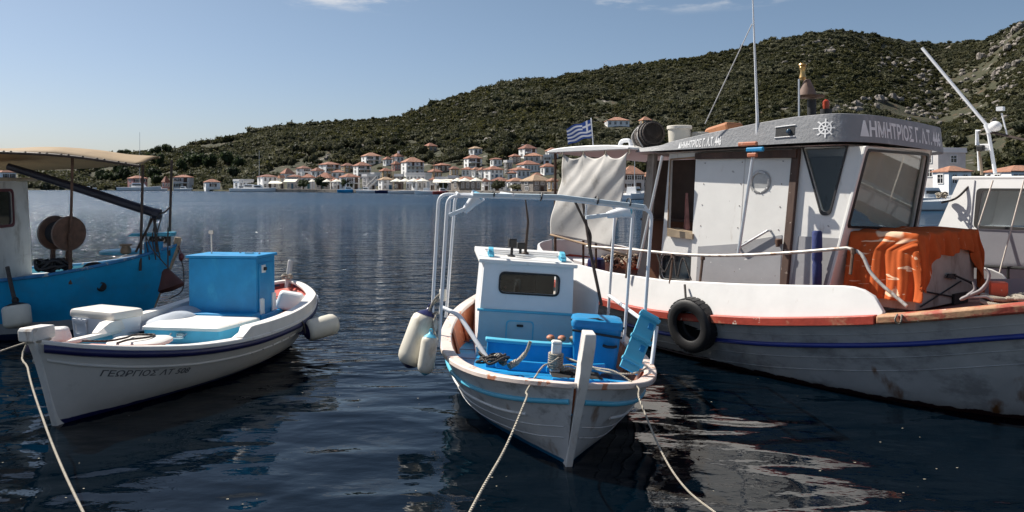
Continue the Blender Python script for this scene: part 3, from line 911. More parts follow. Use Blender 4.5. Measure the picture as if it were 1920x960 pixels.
def house(px0, px1, py_base, py_eave, py_ridge, label, wall="white", roof=0, shut="brown", storeys=2, yaw=None, depth=None, front=None,
          cols=None, balcony=False, roof_kind="hip", chimney=False, deep=0.9, shutters=True, blank=False):
    pc = (px0 + px1) / 2
    if front is not None: D = float(shore(pc)) + front; g = at(pc, HOR + (CAM_H - 0.9) * FPX / D, D); py_base = HOR + (CAM_H - 0.9) * FPX / D
    elif depth is not None: D = depth; g = at(pc, py_base, D)
    else: g = ground_at(pc, py_base); D = g.y
    HOUSE_RECTS.append((px0, px1, py_ridge, py_base)); HOUSE_NAMES.append(label)
    if yaw is None: yaw = -math.degrees(math.atan((pc - 960) / FPX)) * 1.0 + random.choice((random.uniform(20, 40), random.uniform(20, 40), random.uniform(20, 40), random.uniform(-24, -10)))
    ya = R(yaw)
    va = math.atan((pc - 960) / FPX) + ya          # angle between the front's normal and the way to the viewer
    W0 = (px1 - px0) / FPX * D
    W = W0 / (math.cos(va) + deep * abs(math.sin(va)))
    Dp = W * deep
    if Dp > 9: Dp = 9; W = max((W0 - Dp * abs(math.sin(va))) / math.cos(va), 3)
    H = max((py_base - py_eave) / FPX * D, 2.2)
    RH = max((py_eave - py_ridge) / FPX * D, 0.3)
    M = Matrix.Translation(g) @ RZ(ya) @ T(0, Dp / 2, 0)
    b = thing("house", label, "house", M)
    mb = MB(); mb.box((0, 0, (H - 4.0) / 2), (W, Dp, H + 4.0))
    mb.build("wall", WALLM[wall], b, smooth=0)
    ov = 0.22
    if roof_kind in ("hip", "gable"):
        mb = MB()
        x, y = W / 2 + ov, Dp / 2 + ov
        if W >= Dp: rx, ry = (max(W / 2 - Dp / 2 * 0.9, 0.05) if roof_kind == "hip" else x - 0.06), 0.05
        else: rx, ry = 0.05, max(Dp / 2 - W / 2 * 0.9, 0.05)
        p = [(-x, -y, H), (x, -y, H), (x, y, H), (-x, y, H), (-rx, -ry, H + RH), (rx, -ry, H + RH), (rx, ry, H + RH), (-rx, ry, H + RH)]
        e = [(-x, -y, H - 0.16), (x, -y, H - 0.16), (x, y, H - 0.16), (-x, y, H - 0.16)]
        mb.add(p, [(4, 5, 6, 7), (0, 1, 5, 4), (1, 2, 6, 5), (2, 3, 7, 6), (3, 0, 4, 7)])
        mb.add(e + p[:4], [(3, 2, 1, 0), (0, 1, 5, 4), (1, 2, 6, 5), (2, 3, 7, 6), (3, 0, 4, 7)])
        rf = mb.build("roof", ROOFM[roof], b, smooth=0)
    else:
        mb = MB(); mb.box((0, 0, H + 0.1), (W + 0.3, Dp + 0.3, 0.2))
        for sy in (-1, 1): mb.box((0, sy * (Dp / 2 - 0.02), H + 0.45), (W + 0.3, 0.18, 0.5))
        for sx in (-1, 1): mb.box((sx * (W / 2 + 0.06), 0, H + 0.45), (0.18, Dp - 0.24, 0.5))
        rf = mb.build("roof", TRIM, b, smooth=0)
    if chimney:
        c = MB(); c.box((W * 0.22, 0.4, H + RH * 0.6 + 0.5), (0.55, 0.55, 1.5)); c.box((W * 0.22, 0.4, H + RH * 0.6 + 1.31), (0.75, 0.75, 0.12))
        ch = c.build("chimney", WALLM["white"], rf, smooth=0)
    if blank: return b
    n = cols or max(2, int(round(W / 2.9)))
    sh = H / storeys
    for st in range(storeys):
        for face in (0, 1):
            m = n if face == 0 else max(1, int(round(Dp / 3.6)))
            L = W if face == 0 else Dp
            for c in range(m):
                door = (st == 0 and face == 0 and c == m // 2 and storeys > 1) or (balcony and st == storeys - 1 and face == 0 and c % 2 == 1)
                w = min(1.0, L / m * 0.36); h = min(sh * 0.5, 1.5)
                zc = st * sh + sh * 0.53
                if door: h = min(sh * 0.76, 2.2); zc = st * sh + h / 2 + 0.1
                wm, gm, sm = window_meshes(w, h, shut, door)
                u = -L / 2 + L * (c + 0.5) / m + (0.06 * math.sin(c * 5.1 + st) * L / m)
                Mw = T(u, -Dp / 2, zc) if face == 0 else RZ(R(-90)) @ T(-u, -W / 2, zc)
                wo = inst("door" if door else "window", wm, b, Mw)
                if not door: inst("pane", gm, wo)
                else: inst("door_panel", gm, wo)
                if shutters and not door and face == 0 and L / m > 2.0: inst("shutter", sm, wo); inst("shutter", sm, wo, T(-1.5 * w - 0.24, 0, 0))
    if balcony:
        zb = (storeys - 1) * sh
        mb = MB(); mb.box((0, -Dp / 2 - 0.6, zb - 0.02), (W * 0.9, 1.2, 0.18))
        bal = mb.build("balcony", TRIM, b, smooth=0)
        mb = MB(); mb.box((0, -Dp / 2 - 1.15, zb + 0.98), (W * 0.9, 0.07, 0.07))
        for q in range(int(W * 0.9 / 0.45)): mb.box((-W * 0.45 + 0.2 + q * 0.45, -Dp / 2 - 1.15, zb + 0.52), (0.05, 0.05, 0.86))
        mb.build("railing", IRON if wall != "dark" else TRIM, bal, smooth=0)
    return b

HS = [
 # px0, px1, base, eave, ridge, label, options
 (488, 525, 0, 331, 327, "long white two storey waterfront house with brown shutters at the left end of the village", dict(front=3, wall="white", roof=2, yaw=38, cols=3)),
 (524, 535, 0, 333, 328, "narrow cream gabled house joined to the long white waterfront house", dict(front=4, wall="cream", roof=1, roof_kind="gable", cols=1, deep=1.0)),
 (535, 562, 0, 331, 327, "waterfront house with blue shutters behind the cream awning", dict(front=5, wall="grey", roof=2, shut="blue", cols=3)),
 (531, 556, 337, 327, 317, "house with a tall red hip roof behind the blue shuttered waterfront house", dict(roof=0, storeys=1)),
 (561, 588, 331, 315.5, 311, "tall plain white house with two slim chimneys above the blue shuttered row", dict(roof=2, cols=1, yaw=48)),
 (562, 587, 0, 332.5, 326, "small waterfront house with teal shutters and low red roof", dict(front=6, wall="white", shut="teal", roof=0, cols=2)),
 (588, 622, 0, 333.5, 323, "waterfront house with pale teal shutters under the largest red hip roof on the left", dict(front=5, wall="grey", shut="teal", roof=0, cols=3)),
 (605, 645, 323, 308.5, 303.5, "white house with a bright blank gable end and a red roof above the village front", dict(roof=0, yaw=42, balcony=True)),
 (643, 667, 323, 310.5, 305.5, "ochre house with brown roof beside the bright white house", dict(wall="ochre", roof=2, storeys=2)),
 (667, 700, 333, 310.5, 303.5, "white house with dark balcony doors and red roof in mid village", dict(roof=0, shut="green", storeys=3, balcony=True)),
 (643, 681, 0, 331.5, 325, "white two storey waterfront house with a balcony behind the round dark trees", dict(front=4, roof=0, shut="brown", cols=2, balcony=True)),
 (682, 719, 308.5, 292.5, 286, "white two storey house with long dark balcony, highest on the left of the village", dict(roof=1, shut="green", balcony=True, yaw=30)),
 (739, 762, 305, 294.5, 288.5, "white house with two blue windows and pink chimney above the four storey house", dict(roof=0, shut="blue", cols=2, storeys=1, chimney=True)),
 (737, 754, 319.5, 312.5, 307, "small pink house under a white house on the slope", dict(wall="pink", roof=0, storeys=1, cols=2)),
 (757, 800, 328, 303.5, 294.5, "large white house with three storeys of dark windows and a wide red hip roof", dict(roof=1, storeys=3, cols=4, shutters=False, yaw=26, balcony=True)),
 (755, 803, 0, 328.5, 327, "wide white flat roofed terrace building with dark blue doors below the largest house", dict(front=6, roof_kind="flat", storeys=2, cols=5, shut="blue")),
 (715, 737, 333, 321.5, 316, "ochre house with brown shutters behind the tan roofed house", dict(wall="ochre", roof=0, storeys=2, cols=2)),
 (713, 741, 0, 336.5, 331.5, "white house with a tan roof and bright left gable on the water", dict(front=4, roof=3, shut="blue", cols=2, yaw=30)),
 (819, 852, 323, 310.5, 306.5, "dark walled house with pale red roof and one white pillar", dict(wall="dark", roof=0, storeys=1)),
 (807, 833, 336, 327.5, 322, "small house with bright red roof above a white balcony house", dict(wall="ochre", roof=0, storeys=1)),
 (814, 840, 0, 336.5, 334.5, "white flat roofed house with an upper balcony and open ground floor", dict(front=7, roof_kind="flat", storeys=2, balcony=True, cols=2)),
 (838, 857, 0, 334, 332, "plain pale grey flat roofed box house on the waterfront", dict(front=8, wall="grey", roof_kind="flat", storeys=1, cols=1, blank=True)),
 (874, 908, 314, 296.5, 290, "white house with wide dark verandas and brown hip roof on the slope", dict(roof=0, shut="brown", balcony=True, yaw=24)),
 (913, 950, 335, 317.5, 311, "white house with blue doors on two floors and red roof", dict(roof=0, shut="blue", cols=3)),
 (922, 944, 312, 305, 302.5, "small white upper house with two dark windows above the blue door house", dict(roof=0, storeys=1, cols=2)),
 (854, 910, 0, 339, 330.5, "grey stone waterfront house with blue window frames and wide red hip roof", dict(front=5, wall="stone", shut="teal", roof=0, storeys=1, cols=4, yaw=30)),
 (863, 884, 332, 321.5, 317, "small white house with red roof behind the stone waterfront house", dict(roof=0, storeys=1, cols=2)),
 (914, 951, 0, 339, 332, "white waterfront house with dark red roof behind the pinkish green bush", dict(front=5, roof=2, cols=3)),
 (955, 989, 0, 341, 335, "low house with orange roof beside the clipped green hedge", dict(front=6, roof=1, storeys=1)),
 (962, 1002, 335, 327.5, 322.5, "long low white house with a white awning strip and red roof", dict(roof=0, storeys=1, cols=3)),
 (976, 1020, 323, 311, 303.5, "wide white house with five blue windows and red roof", dict(roof=0, shut="blue", cols=5, storeys=1)),
 (979, 1016, 306, 299.5, 293.5, "pale house with tan red roof just above the five window house", dict(roof=1, storeys=1, cols=3, wall="grey")),
 (978, 1012, 295, 278, 270, "tall white house with two dark doors on each floor, highest in mid village", dict(roof=2, storeys=2, cols=2, balcony=True, yaw=28)),
 (958, 980, 307, 299.5, 295, "dark stone house with red roof left of the tall white house", dict(wall="stone", roof=0, storeys=1, cols=2)),
 (988, 1046, 0, 338.5, 327, "big stone waterfront house with wide orange roof and white painted gable", dict(front=4, wall="stone", roof=3, storeys=2, cols=3, yaw=35, shutters=False)),
 (1017, 1045, 328, 322.5, 316, "white house with red roof behind the big stone house", dict(roof=0, storeys=1)),
 (1026, 1050, 298, 282.5, 277, "white house with a parasol terrace beside the pale awning roof", dict(roof=1, cols=2)),
 (1136, 1183, 237, 226.5, 219, "white villa with orange hip roof alone high on the hill behind the flag", dict(roof=1, cols=4, storeys=1, yaw=2, shutters=False)),
 (1202, 1226, 236, 227, 220, "ochre house with orange roof mostly hidden behind the barrel", dict(roof=1, wall="ochre", storeys=1)),
 (1165, 1213, 356, 326, 310, "pale house with orange roof seen between the grey cloth and the wheelhouse", dict(depth=158, roof=1, cols=2, wall="grey", yaw=8)),
 (322, 358, 0, 332, 327.5, "red roofed shore house with a wide upper balcony far left beyond the yacht", dict(front=3, wall="grey", roof=0, balcony=True)),
 (385, 414, 0, 343, 337.5, "small white shore house with red hip roof by the slipway", dict(front=2, roof=0, storeys=1, cols=1, yaw=30)),
 (246, 280, 0, 334, 329, "dark pink shore house behind the white yacht", dict(front=4, wall="pink", roof=0)),
 (1748, 1822, 338, 286, 284, "plain pinkish grey flat roofed building behind the large fishing boat", dict(depth=112, wall="grey", roof_kind="flat", storeys=2, cols=1, yaw=18, shutters=False, deep=0.6)),
 (1768, 1832, 352, 341, 331, "low house with orange roof behind the white cabin boat", dict(depth=105, roof=1, storeys=1, yaw=10)),
 (1880, 1990, 352, 338, 327, "wide low orange roofed house at the right edge of the harbour", dict(depth=104, roof=1, storeys=1, yaw=5)),
 (546, 566, 345, 333.5, 330, "pale house wedged between the two blue shuttered fronts", dict(roof=2, wall="cream", storeys=2, cols=1)),
 (622, 641, 0, 338.5, 333.5, "white waterfront house between the big red hip roof and the balcony house", dict(front=7, roof=0, cols=2)),
 (656, 670, 346, 335, 331, "ochre back house above the balcony house's roof", dict(wall="ochre", roof=2, storeys=1, cols=1)),
 (699, 716, 348, 328, 327, "white flat roofed house right of the outside stairs", dict(roof_kind="flat", storeys=2, cols=2)),
 (803, 819, 0, 337, 332, "narrow white house between the terrace building and the balcony house", dict(front=8, roof=0, cols=1)),
 (845, 863, 331, 319, 314, "ochre cottage in the trees above the grey box house", dict(wall="ochre", roof=2, storeys=1)),
 (887, 903, 332, 323.5, 319, "little white cottage between the stone waterfront house and the slope", dict(roof=1, storeys=1, cols=1)),
 (905, 919, 0, 342, 336.5, "narrow white waterfront house right of the stone house with blue frames", dict(front=7, roof=0, cols=1)),
 (1001, 1019, 346, 329, 324, "white two storey house directly behind the big stone waterfront house", dict(roof=0, storeys=2, cols=2)),
 (721, 738, 310, 299.5, 294.5, "small white house on the slope between two higher white houses", dict(roof=0, storeys=1, cols=2)),
 (588, 613, 332, 323.5, 317.5, "low brown roofed house behind the largest red hip roof on the left", dict(roof=2, storeys=1)),
 (620, 645, 335, 327, 322.5, "low white house with red roof behind the broad quay parasol", dict(roof=0, storeys=1)),
 (684, 709, 0, 331, 330, "plain grey flat roofed building behind the white outside stairs", dict(front=9, wall="grey", roof_kind="flat", storeys=3, cols=2)),
 (738, 755, 0, 331, 330, "dark timber building squeezed between the tan roof and the terrace", dict(front=7, wall="dark", roof_kind="flat", storeys=2, cols=2)),
 (777, 806, 0, 345, 340, "small white quay house with red roof in front of the terrace building", dict(front=2, roof=0, storeys=1, cols=2)),
 (900, 915, 333, 322, 317, "narrow white house left of the blue door house", dict(roof=0, storeys=2, cols=1)),
 (948, 964, 327, 305, 304, "tall bare stone building left of the five window house", dict(wall="stone", roof_kind="flat", storeys=2, cols=1)),
 (950, 966, 341, 331, 327, "small white house left of the long low white house", dict(roof=2, storeys=1, cols=1)),
 (1018, 1034, 308, 294, 293, "white stepped terrace house below the parasol terrace house", dict(roof_kind="flat", storeys=2, cols=1)),
 (1030, 1050, 0, 345, 340, "small lean to with orange roof right of the big stone house", dict(front=2, roof=1, storeys=1, wall="ochre")),
 (884, 909, 290, 283, 279, "white house with a pale roof half hidden in trees above the dark verandas", dict(roof=3, storeys=1)),
 (799, 825, 285, 278, 272, "house with reddish roof in the trees above the four storey house", dict(roof=0, storeys=1, wall="ochre")),
 (307, 321, 0, 341, 330, "reddish shore house left of the balcony shore house", dict(front=4, wall="pink", roof=2, storeys=1)),
 (444, 480, 0, 340, 338, "white flat roofed pavilion at the left end of the quay", dict(front=4, roof_kind="flat", storeys=1, cols=4)),
 (1210, 1250, 352, 330, 318, "white house hidden behind the wheelhouse's aft post", dict(depth=160, roof=1, storeys=2)),
 (0, 34, 0, 323, 315, "white house with red roof under the tan boat canopy at the far left shore", dict(front=3, roof=0, cols=2)),
]
for h in HS:
    house(*h[:6], **h[6])

scatter_scrub()
scatter_rocks()
outcrop("long jagged grey crag on the hill behind the wheelhouse roof", [(1575, 205), (1600, 200), (1620, 190), (1650, 188), (1680, 190), (1640, 205), (1600, 212), (1560, 214)], 2.6, 1)
outcrop("tall pale cliff on the skyline at the top right of the hill", [(1915, 52), (1905, 60), (1890, 72), (1878, 84), (1866, 95), (1850, 108), (1918, 75), (1900, 90)], 3.1, 2)
outcrop("band of pale rock crossing the hill below the skyline cliff", [(1915, 120), (1895, 126), (1880, 132), (1868, 142), (1850, 150), (1830, 158)], 2.4, 3)
outcrop("short ridge of grey rock in the middle of the dark hill", [(1660, 112), (1680, 122), (1700, 135), (1720, 146), (1738, 152)], 2.2, 4)
outcrop("pinkish bluff high on the hill above the anchor light", [(1540, 82), (1550, 92), (1552, 100)], 3.0, 5)
outcrop("low pale ledge right of the long white boom", [(1740, 176), (1760, 172), (1780, 182)], 1.9, 6)
outcrop("white stones on the hill shoulder above the village", [(930, 193), (945, 190), (960, 172), (990, 176)], 1.5, 7)
outcrop("boulders beside the dark visor end above the grey building", [(1770, 235), (1785, 245), (1795, 262)], 1.5, 8)

# waterfront and garden trees
trees([(570, 357, 3.0, 3.4, None), (603, 358, 3.3, 4.2, None), (650, 359, 2.6, 3.6, None)], None, "round dark trees on the village front", leaf=0) if False else None
def front_tree(px, rad, hgt, label, leaf=0):
    D = float(shore(px)) + 1.5
    trees([(px, HOR + (CAM_H - 0.9) * FPX / D, rad, hgt, D)], label, "trees along the village quay", leaf=leaf)
front_tree(569, 2.1, 3.1, "round dark tree on the quay before the teal shuttered house")
front_tree(603, 2.4, 4.0, "larger dark tree on the quay under the wide red hip roof")
front_tree(650, 2.1, 3.3, "dark tree on the quay beside the balcony house")
front_tree(934, 1.9, 2.4, "pinkish green bush on the quay before the dark red roof", 1)
front_tree(472, 1.7, 2.0, "low brownish bush at the left end of the quay", 1)
front_tree(832, 1.2, 2.2, "small bushy tree beside the flat roofed balcony house", 1)
front_tree(970, 2.0, 1.5, "clipped green hedge in front of the orange roofed house", 1)
sp = []
for k in range(170):
    sp.append((random.uniform(520, 1040), random.uniform(268, 318), random.uniform(1.2, 2.6), random.uniform(2.4, 4.8), None))
def clear_of(px, py, r=5):
    return all(not (a - r < px < b + r and c + 2 < py < d + 12) for a, b, c, d in HOUSE_RECTS)
sp = [s for s in sp if clear_of(s[0], s[1])]
used = set()
def beside(px, py):
    """say which house a tree stands by, and on which side of it"""
    c = sorted(range(len(HOUSE_RECTS)), key=lambda i: math.hypot((HOUSE_RECTS[i][0] + HOUSE_RECTS[i][1]) / 2 - px, 1.3 * ((HOUSE_RECTS[i][2] + HOUSE_RECTS[i][3]) / 2 - py)))
    for i in c[:5]:
        a, b, t, d = HOUSE_RECTS[i]
        side = "left of" if px < a else "right of" if px > b else "uphill of" if py < d else "below"
        wds = HOUSE_NAMES[i].split()[:11]
        while wds[-1] in ("the", "with", "and", "a", "of", "on", "in", "at", "to", "by", "its", "above", "behind", "beside", "between", "dark", "white", "wide", "big", "red", "no", "one", "two", "left"): wds.pop()
        lb = "olive tree " + side + " the " + " ".join(wds)
        if lb not in used:
            used.add(lb); return lb
    return "round olive tree among the houses and gardens of the hillside village"
sp = [s + (beside(s[0], s[1]),) for s in sp]
trees(sp, None, "olive trees among the village houses", leaf=1, name="olive_tree")
sp = [(random.uniform(140, 480), 0, random.uniform(2.2, 4.2), random.uniform(4.5, 8.0), None) for k in range(34)]
sp = [(a, random.uniform(310, 352), c, d, e) for a, b, c, d, e in sp]
sp = [s for s in sp if clear_of(s[0], s[1])]
trees(sp, "dark pine tree on the wooded shore left of the village", "dark trees along the far left shore", leaf=0, name="pine_tree")
sp = [(s, HOR - float(sky_e(s)) + 3.0, r, h, None) for s, r, h in
      [(288, 3.0, 4.0), (296, 2.6, 5.2), (312, 2.4, 5.5), (318, 2.0, 5.0), (238, 3.2, 3.8), (230, 2.6, 3.4)]]
trees(sp, "dark tree standing against the sky on the low left end of the hill", "skyline trees at the left end of the hill", leaf=0, name="pine_tree")
sp = [(random.uniform(1740, 1960), random.uniform(262, 322), random.uniform(1.2, 2.2), random.uniform(2.4, 4.2), None) for k in range(16)]
sp = [s for s in sp if clear_of(s[0], s[1])]
trees(sp, "green bushy tree on the slope above the white cabin boat", "bushy trees behind the white cabin boat", leaf=1)

# parasols, awnings, masts and small craft along the quay
CANVAS = mat("canvas_cream", (0.74, 0.70, 0.60), 0.8, 0.06, 2)
def parasol(px, w, label):
    D = float(shore(px)) - 0.5
    g = at(px, HOR + (CAM_H - 0.9) * FPX / D, D)
    th = thing("parasol", label, "parasol", Matrix.Translation(g), "pale parasols along the quay")
    mb = MB(); mb.tube([(0, 0, 0), (0, 0, 2.5)], 0.04, 6); mb.build("pole", WOOD, th)
    mb = MB(); mb.lathe([(w / 2, 2.05), (w / 2, 2.2), (w * 0.26, 2.55), (0.01, 2.95)], 8); mb.build("canopy", CANVAS, th, smooth=0)
parasol(586, 2.4, "cream parasol between the two dark quay trees")
parasol(613, 2.6, "cream parasol just right of the larger dark tree")
parasol(631, 3.0, "broad white parasol standing alone on the quay")
parasol(858, 3.0, "white parasol left of the stone waterfront house")
parasol(872, 3.0, "white parasol before the middle of the stone waterfront house")
parasol(893, 3.0, "white parasol before the right end of the stone waterfront house")
for k, p in enumerate((744, 760, 776, 792)):
    parasol(p, 3.4, ["first from the left of four joined white parasols below the terrace building", "second of the four white parasols below the terrace building",
                     "third of the four white parasols below the terrace building", "rightmost of the four white parasols below the terrace building"][k])
def awning(px0, px1, label, z=2.6, dep=3.0):
    D = float(shore((px0 + px1) / 2)) + 1.5
    a = at(px0, 350, D); b = at(px1, 350, D); w = b.x - a.x
    th = thing("awning", label, "awning", T((a.x + b.x) / 2, D, 0.9))
    mb = MB(); mb.hexa([(-w / 2, -dep / 2, z - 0.5), (w / 2, -dep / 2, z - 0.5), (w / 2, dep / 2, z + 0.3), (-w / 2, dep / 2, z + 0.3),
                        (-w / 2, -dep / 2, z - 0.44), (w / 2, -dep / 2, z - 0.44), (w / 2, dep / 2, z + 0.36), (-w / 2, dep / 2, z + 0.36)])
    mb.build("cloth", CANVAS, th, smooth=0)
    for s in (-1, 1):
        mb = MB(); mb.tube([(s * (w / 2 - 0.1), -dep / 2 + 0.1, 0), (s * (w / 2 - 0.1), -dep / 2 + 0.1, z - 0.5)], 0.04, 6); mb.build("post", STEEL, th)
awning(533, 556, "cream awning over the cafe before the blue shuttered house")
awning(505, 530, "low white awning before the long white waterfront house", 2.1)
awning(812, 848, "long white awning over the quay below the flat roofed houses", 2.3)

LIGHTSTONE = mat("pale_jetty", (0.42, 0.39, 0.35), 0.85, 0.15, 1.0)
def mini_boat(px, L, label, hull="white", cabin=True, mast=0.0, yaw=0.0, off=3.5, group=None, D=None):
    D = D or float(shore(px)) - off
    M = T(D * (px - 960) / FPX, D, 0) @ RZ(R(yaw))
    th = thing("moored_boat", label, "boat", M, group)
    hm = {"white": WHITE2, "blue": BLUE, "dark": NAVY, "red": REDP}[hull]
    B = L * 0.17; H = 0.14 * L ** 0.75 + 0.25
    xs = np.linspace(-1, 1, 9); rings = []
    for u in xs:
        b = B * (1 - max(0, u) ** 2.2) * (0.85 if u < -0.9 else 1) + 0.03; s = H * (1 + 0.35 * max(0, u) ** 2)
        x = u * L / 2
        rings.append([(x, -b * 0.5, -0.25), (x, -b * 0.9, 0.12), (x * 1.02, -b, s), (x * 1.02, -b * 0.86, s + 0.03), (x, -b * 0.8, s * 0.75),
                      (x, b * 0.8, s * 0.75), (x * 1.02, b * 0.86, s + 0.03), (x * 1.02, b, s), (x, b * 0.9, 0.12), (x, b * 0.5, -0.25)])
    mb = MB(); mb.section(rings); mb.build("hull", hm, th, smooth=40)
    if cabin:
        ch = 0.09 * L + 0.25
        mb = MB()
        mb.hexa([(-L * 0.18, -B * 0.6, H * 0.7), (L * 0.16, -B * 0.55, H * 0.7), (L * 0.16, B * 0.55, H * 0.7), (-L * 0.18, B * 0.6, H * 0.7),
                 (-L * 0.16, -B * 0.5, H + ch), (L * 0.07, -B * 0.45, H + ch), (L * 0.07, B * 0.45, H + ch), (-L * 0.16, B * 0.5, H + ch)])
        mb.build("cabin", WHITE2, th, smooth=0, bevel=0.05)
        mb = MB(); mb.box((-L * 0.04, -B * 0.56, H + ch * 0.55), (L * 0.2, 0.05, ch * 0.3)); mb.build("window", PANE, th, smooth=0)
    if mast:
        mb = MB(); mb.tube([(0, 0, H * 0.7), (0, 0, mast)], [0.09, 0.05], 6); mb.build("mast", STEEL, th)
    return th
G = "small boats moored along the village quay"
for a in [
  (262, 14.0, "white sailing yacht with one tall mast moored off the left shore", "white", True, 20.5, 4, 14),
  (470, 11.0, "long low white motor boat at the left end of the village quay", "white", True, 0, 3, 6),
  (455, 8.0, "small fishing boat with white upperworks beside the slipway", "white", True, 4.0, 20, 3),
  (486, 9.5, "sailing boat with a bare mast before the long white house", "white", True, 12.5, 8, 7),
  (655, 6.5, "blue fishing boat with twin short masts before the balcony house", "blue", True, 3.2, 12, 3),
  (688, 5.5, "small white boat tied at the foot of the white stairs", "white", True, 0, -10, 3),
  (705, 5.0, "open white boat on the shore edge beside the stairs", "white", False, 0, 6, 3),
  (722, 5.0, "dark hulled open boat before the tan roofed house", "dark", False, 0, 0, 3.5),
  (743, 4.0, "tiny white dinghy floating before the parasols", "white", False, 0, 0, 6),
  (770, 5.6, "white open boat under the white parasols", "white", False, 0, 4, 4.5),
  (799, 5.4, "white speed boat lying furthest out before the red canopy", "white", True, 0, 172, 9),
  (831, 5.0, "red hulled boat beside the long white awning", "red", True, 2.6, 15, 3.5),
  (1190, 8.5, "white fishing boat with rigging seen between the cloth and the wheelhouse", "white", True, 6.0, 60, 20),
  (1742, 9.0, "white motor boat moored behind the wheelhouse corner", "white", True, 0, 20, 30),
  (1728, 7.0, "white open boat behind the wheelhouse window pillar", "white", False, 0, 10, 42),
  (345, 6.0, "white boat before the balcony house on the left shore", "white", True, 0, 0, 3),
  (300, 5.0, "small white boat just right of the sailing yacht", "white", True, 0, 8, 5),
  (165, 6.0, "small white boat moored under the tan canopy", "white", True, 0, 8, 5)]:
    mini_boat(a[0], a[1], a[2], a[3], a[4], a[5], a[6], a[7], G)
# stone jetty, steps and poles
mb = MB(); 
q0, q1 = at(960, 372, 148), at(1050, 374, 138)
mb.hexa([(q0.x, 147, -1), (q1.x, 138, -1), (q1.x + 2, 144, -1), (q0.x, 152, -1), (q0.x, 147, 0.5), (q1.x, 138, 0.5), (q1.x + 2, 144, 0.5), (q0.x, 152, 0.5)])
tag(mb.build("jetty", LIGHTSTONE, smooth=0), "low pale stone jetty reaching out before the big stone house", "jetty")
def stairs(px0, py0, px1, py1, D, label):
    a, b = at(px0, py0, D), at(px1, py1, D)
    th = thing("staircase", label, "staircase", Matrix.Translation(a))
    n = 12; d = (b - a)
    for k in range(n):
        mb = MB(); p = d * ((k + 0.5) / n); mb.box((p.x, p.y + 1.0, p.z - 0.15), (abs(d.x) / n * 1.0, 1.6, abs(d.z) / n + 0.25)); mb.build("step", TRIM, th, smooth=0)
    mb = MB(); mb.tube([(0, 0.1, 0.9), (d.x, 0.1, d.z + 0.9)], 0.07, 6); mb.build("handrail", TRIM, th)
Ds = float(shore(695)) + 3
stairs(686, HOR + (CAM_H - 0.9) * FPX / Ds, 706, 336, Ds, "white outside stairs climbing the gap between the waterfront houses")
def pole(px, py, h, D=None, label="", r=0.12):
    g = ground_at(px, py) if D is None else at(px, py, D)
    mb = MB(); mb.tube([(0, 0, -1.0), (0, 0, h)], r, 6); mb.box((0, 0, h - 0.6), (1.6, 0.12, 0.12))
    tag(mb.build("utility_pole", WOOD, M=Matrix.Translation(g)), label, "pole")
pole(367, HOR - float(sky_e(367)) + 4, 4.2, None, "left one of two thin utility poles on the skyline")
pole(395, HOR - float(sky_e(395)) + 4, 3.6, None, "right one of two thin utility poles on the skyline")
for k, (px, py, h, lb) in enumerate([(621, 354, 7.0, "utility pole on the quay beside the broad white parasol"), (737, 354, 9.0, "tall utility pole before the tan roofed house"),
                                     (814, 354, 7.0, "utility pole left of the flat roofed balcony house")]):
    pole(px, py, h, float(shore(px)) + 0.8, lb, 0.1)
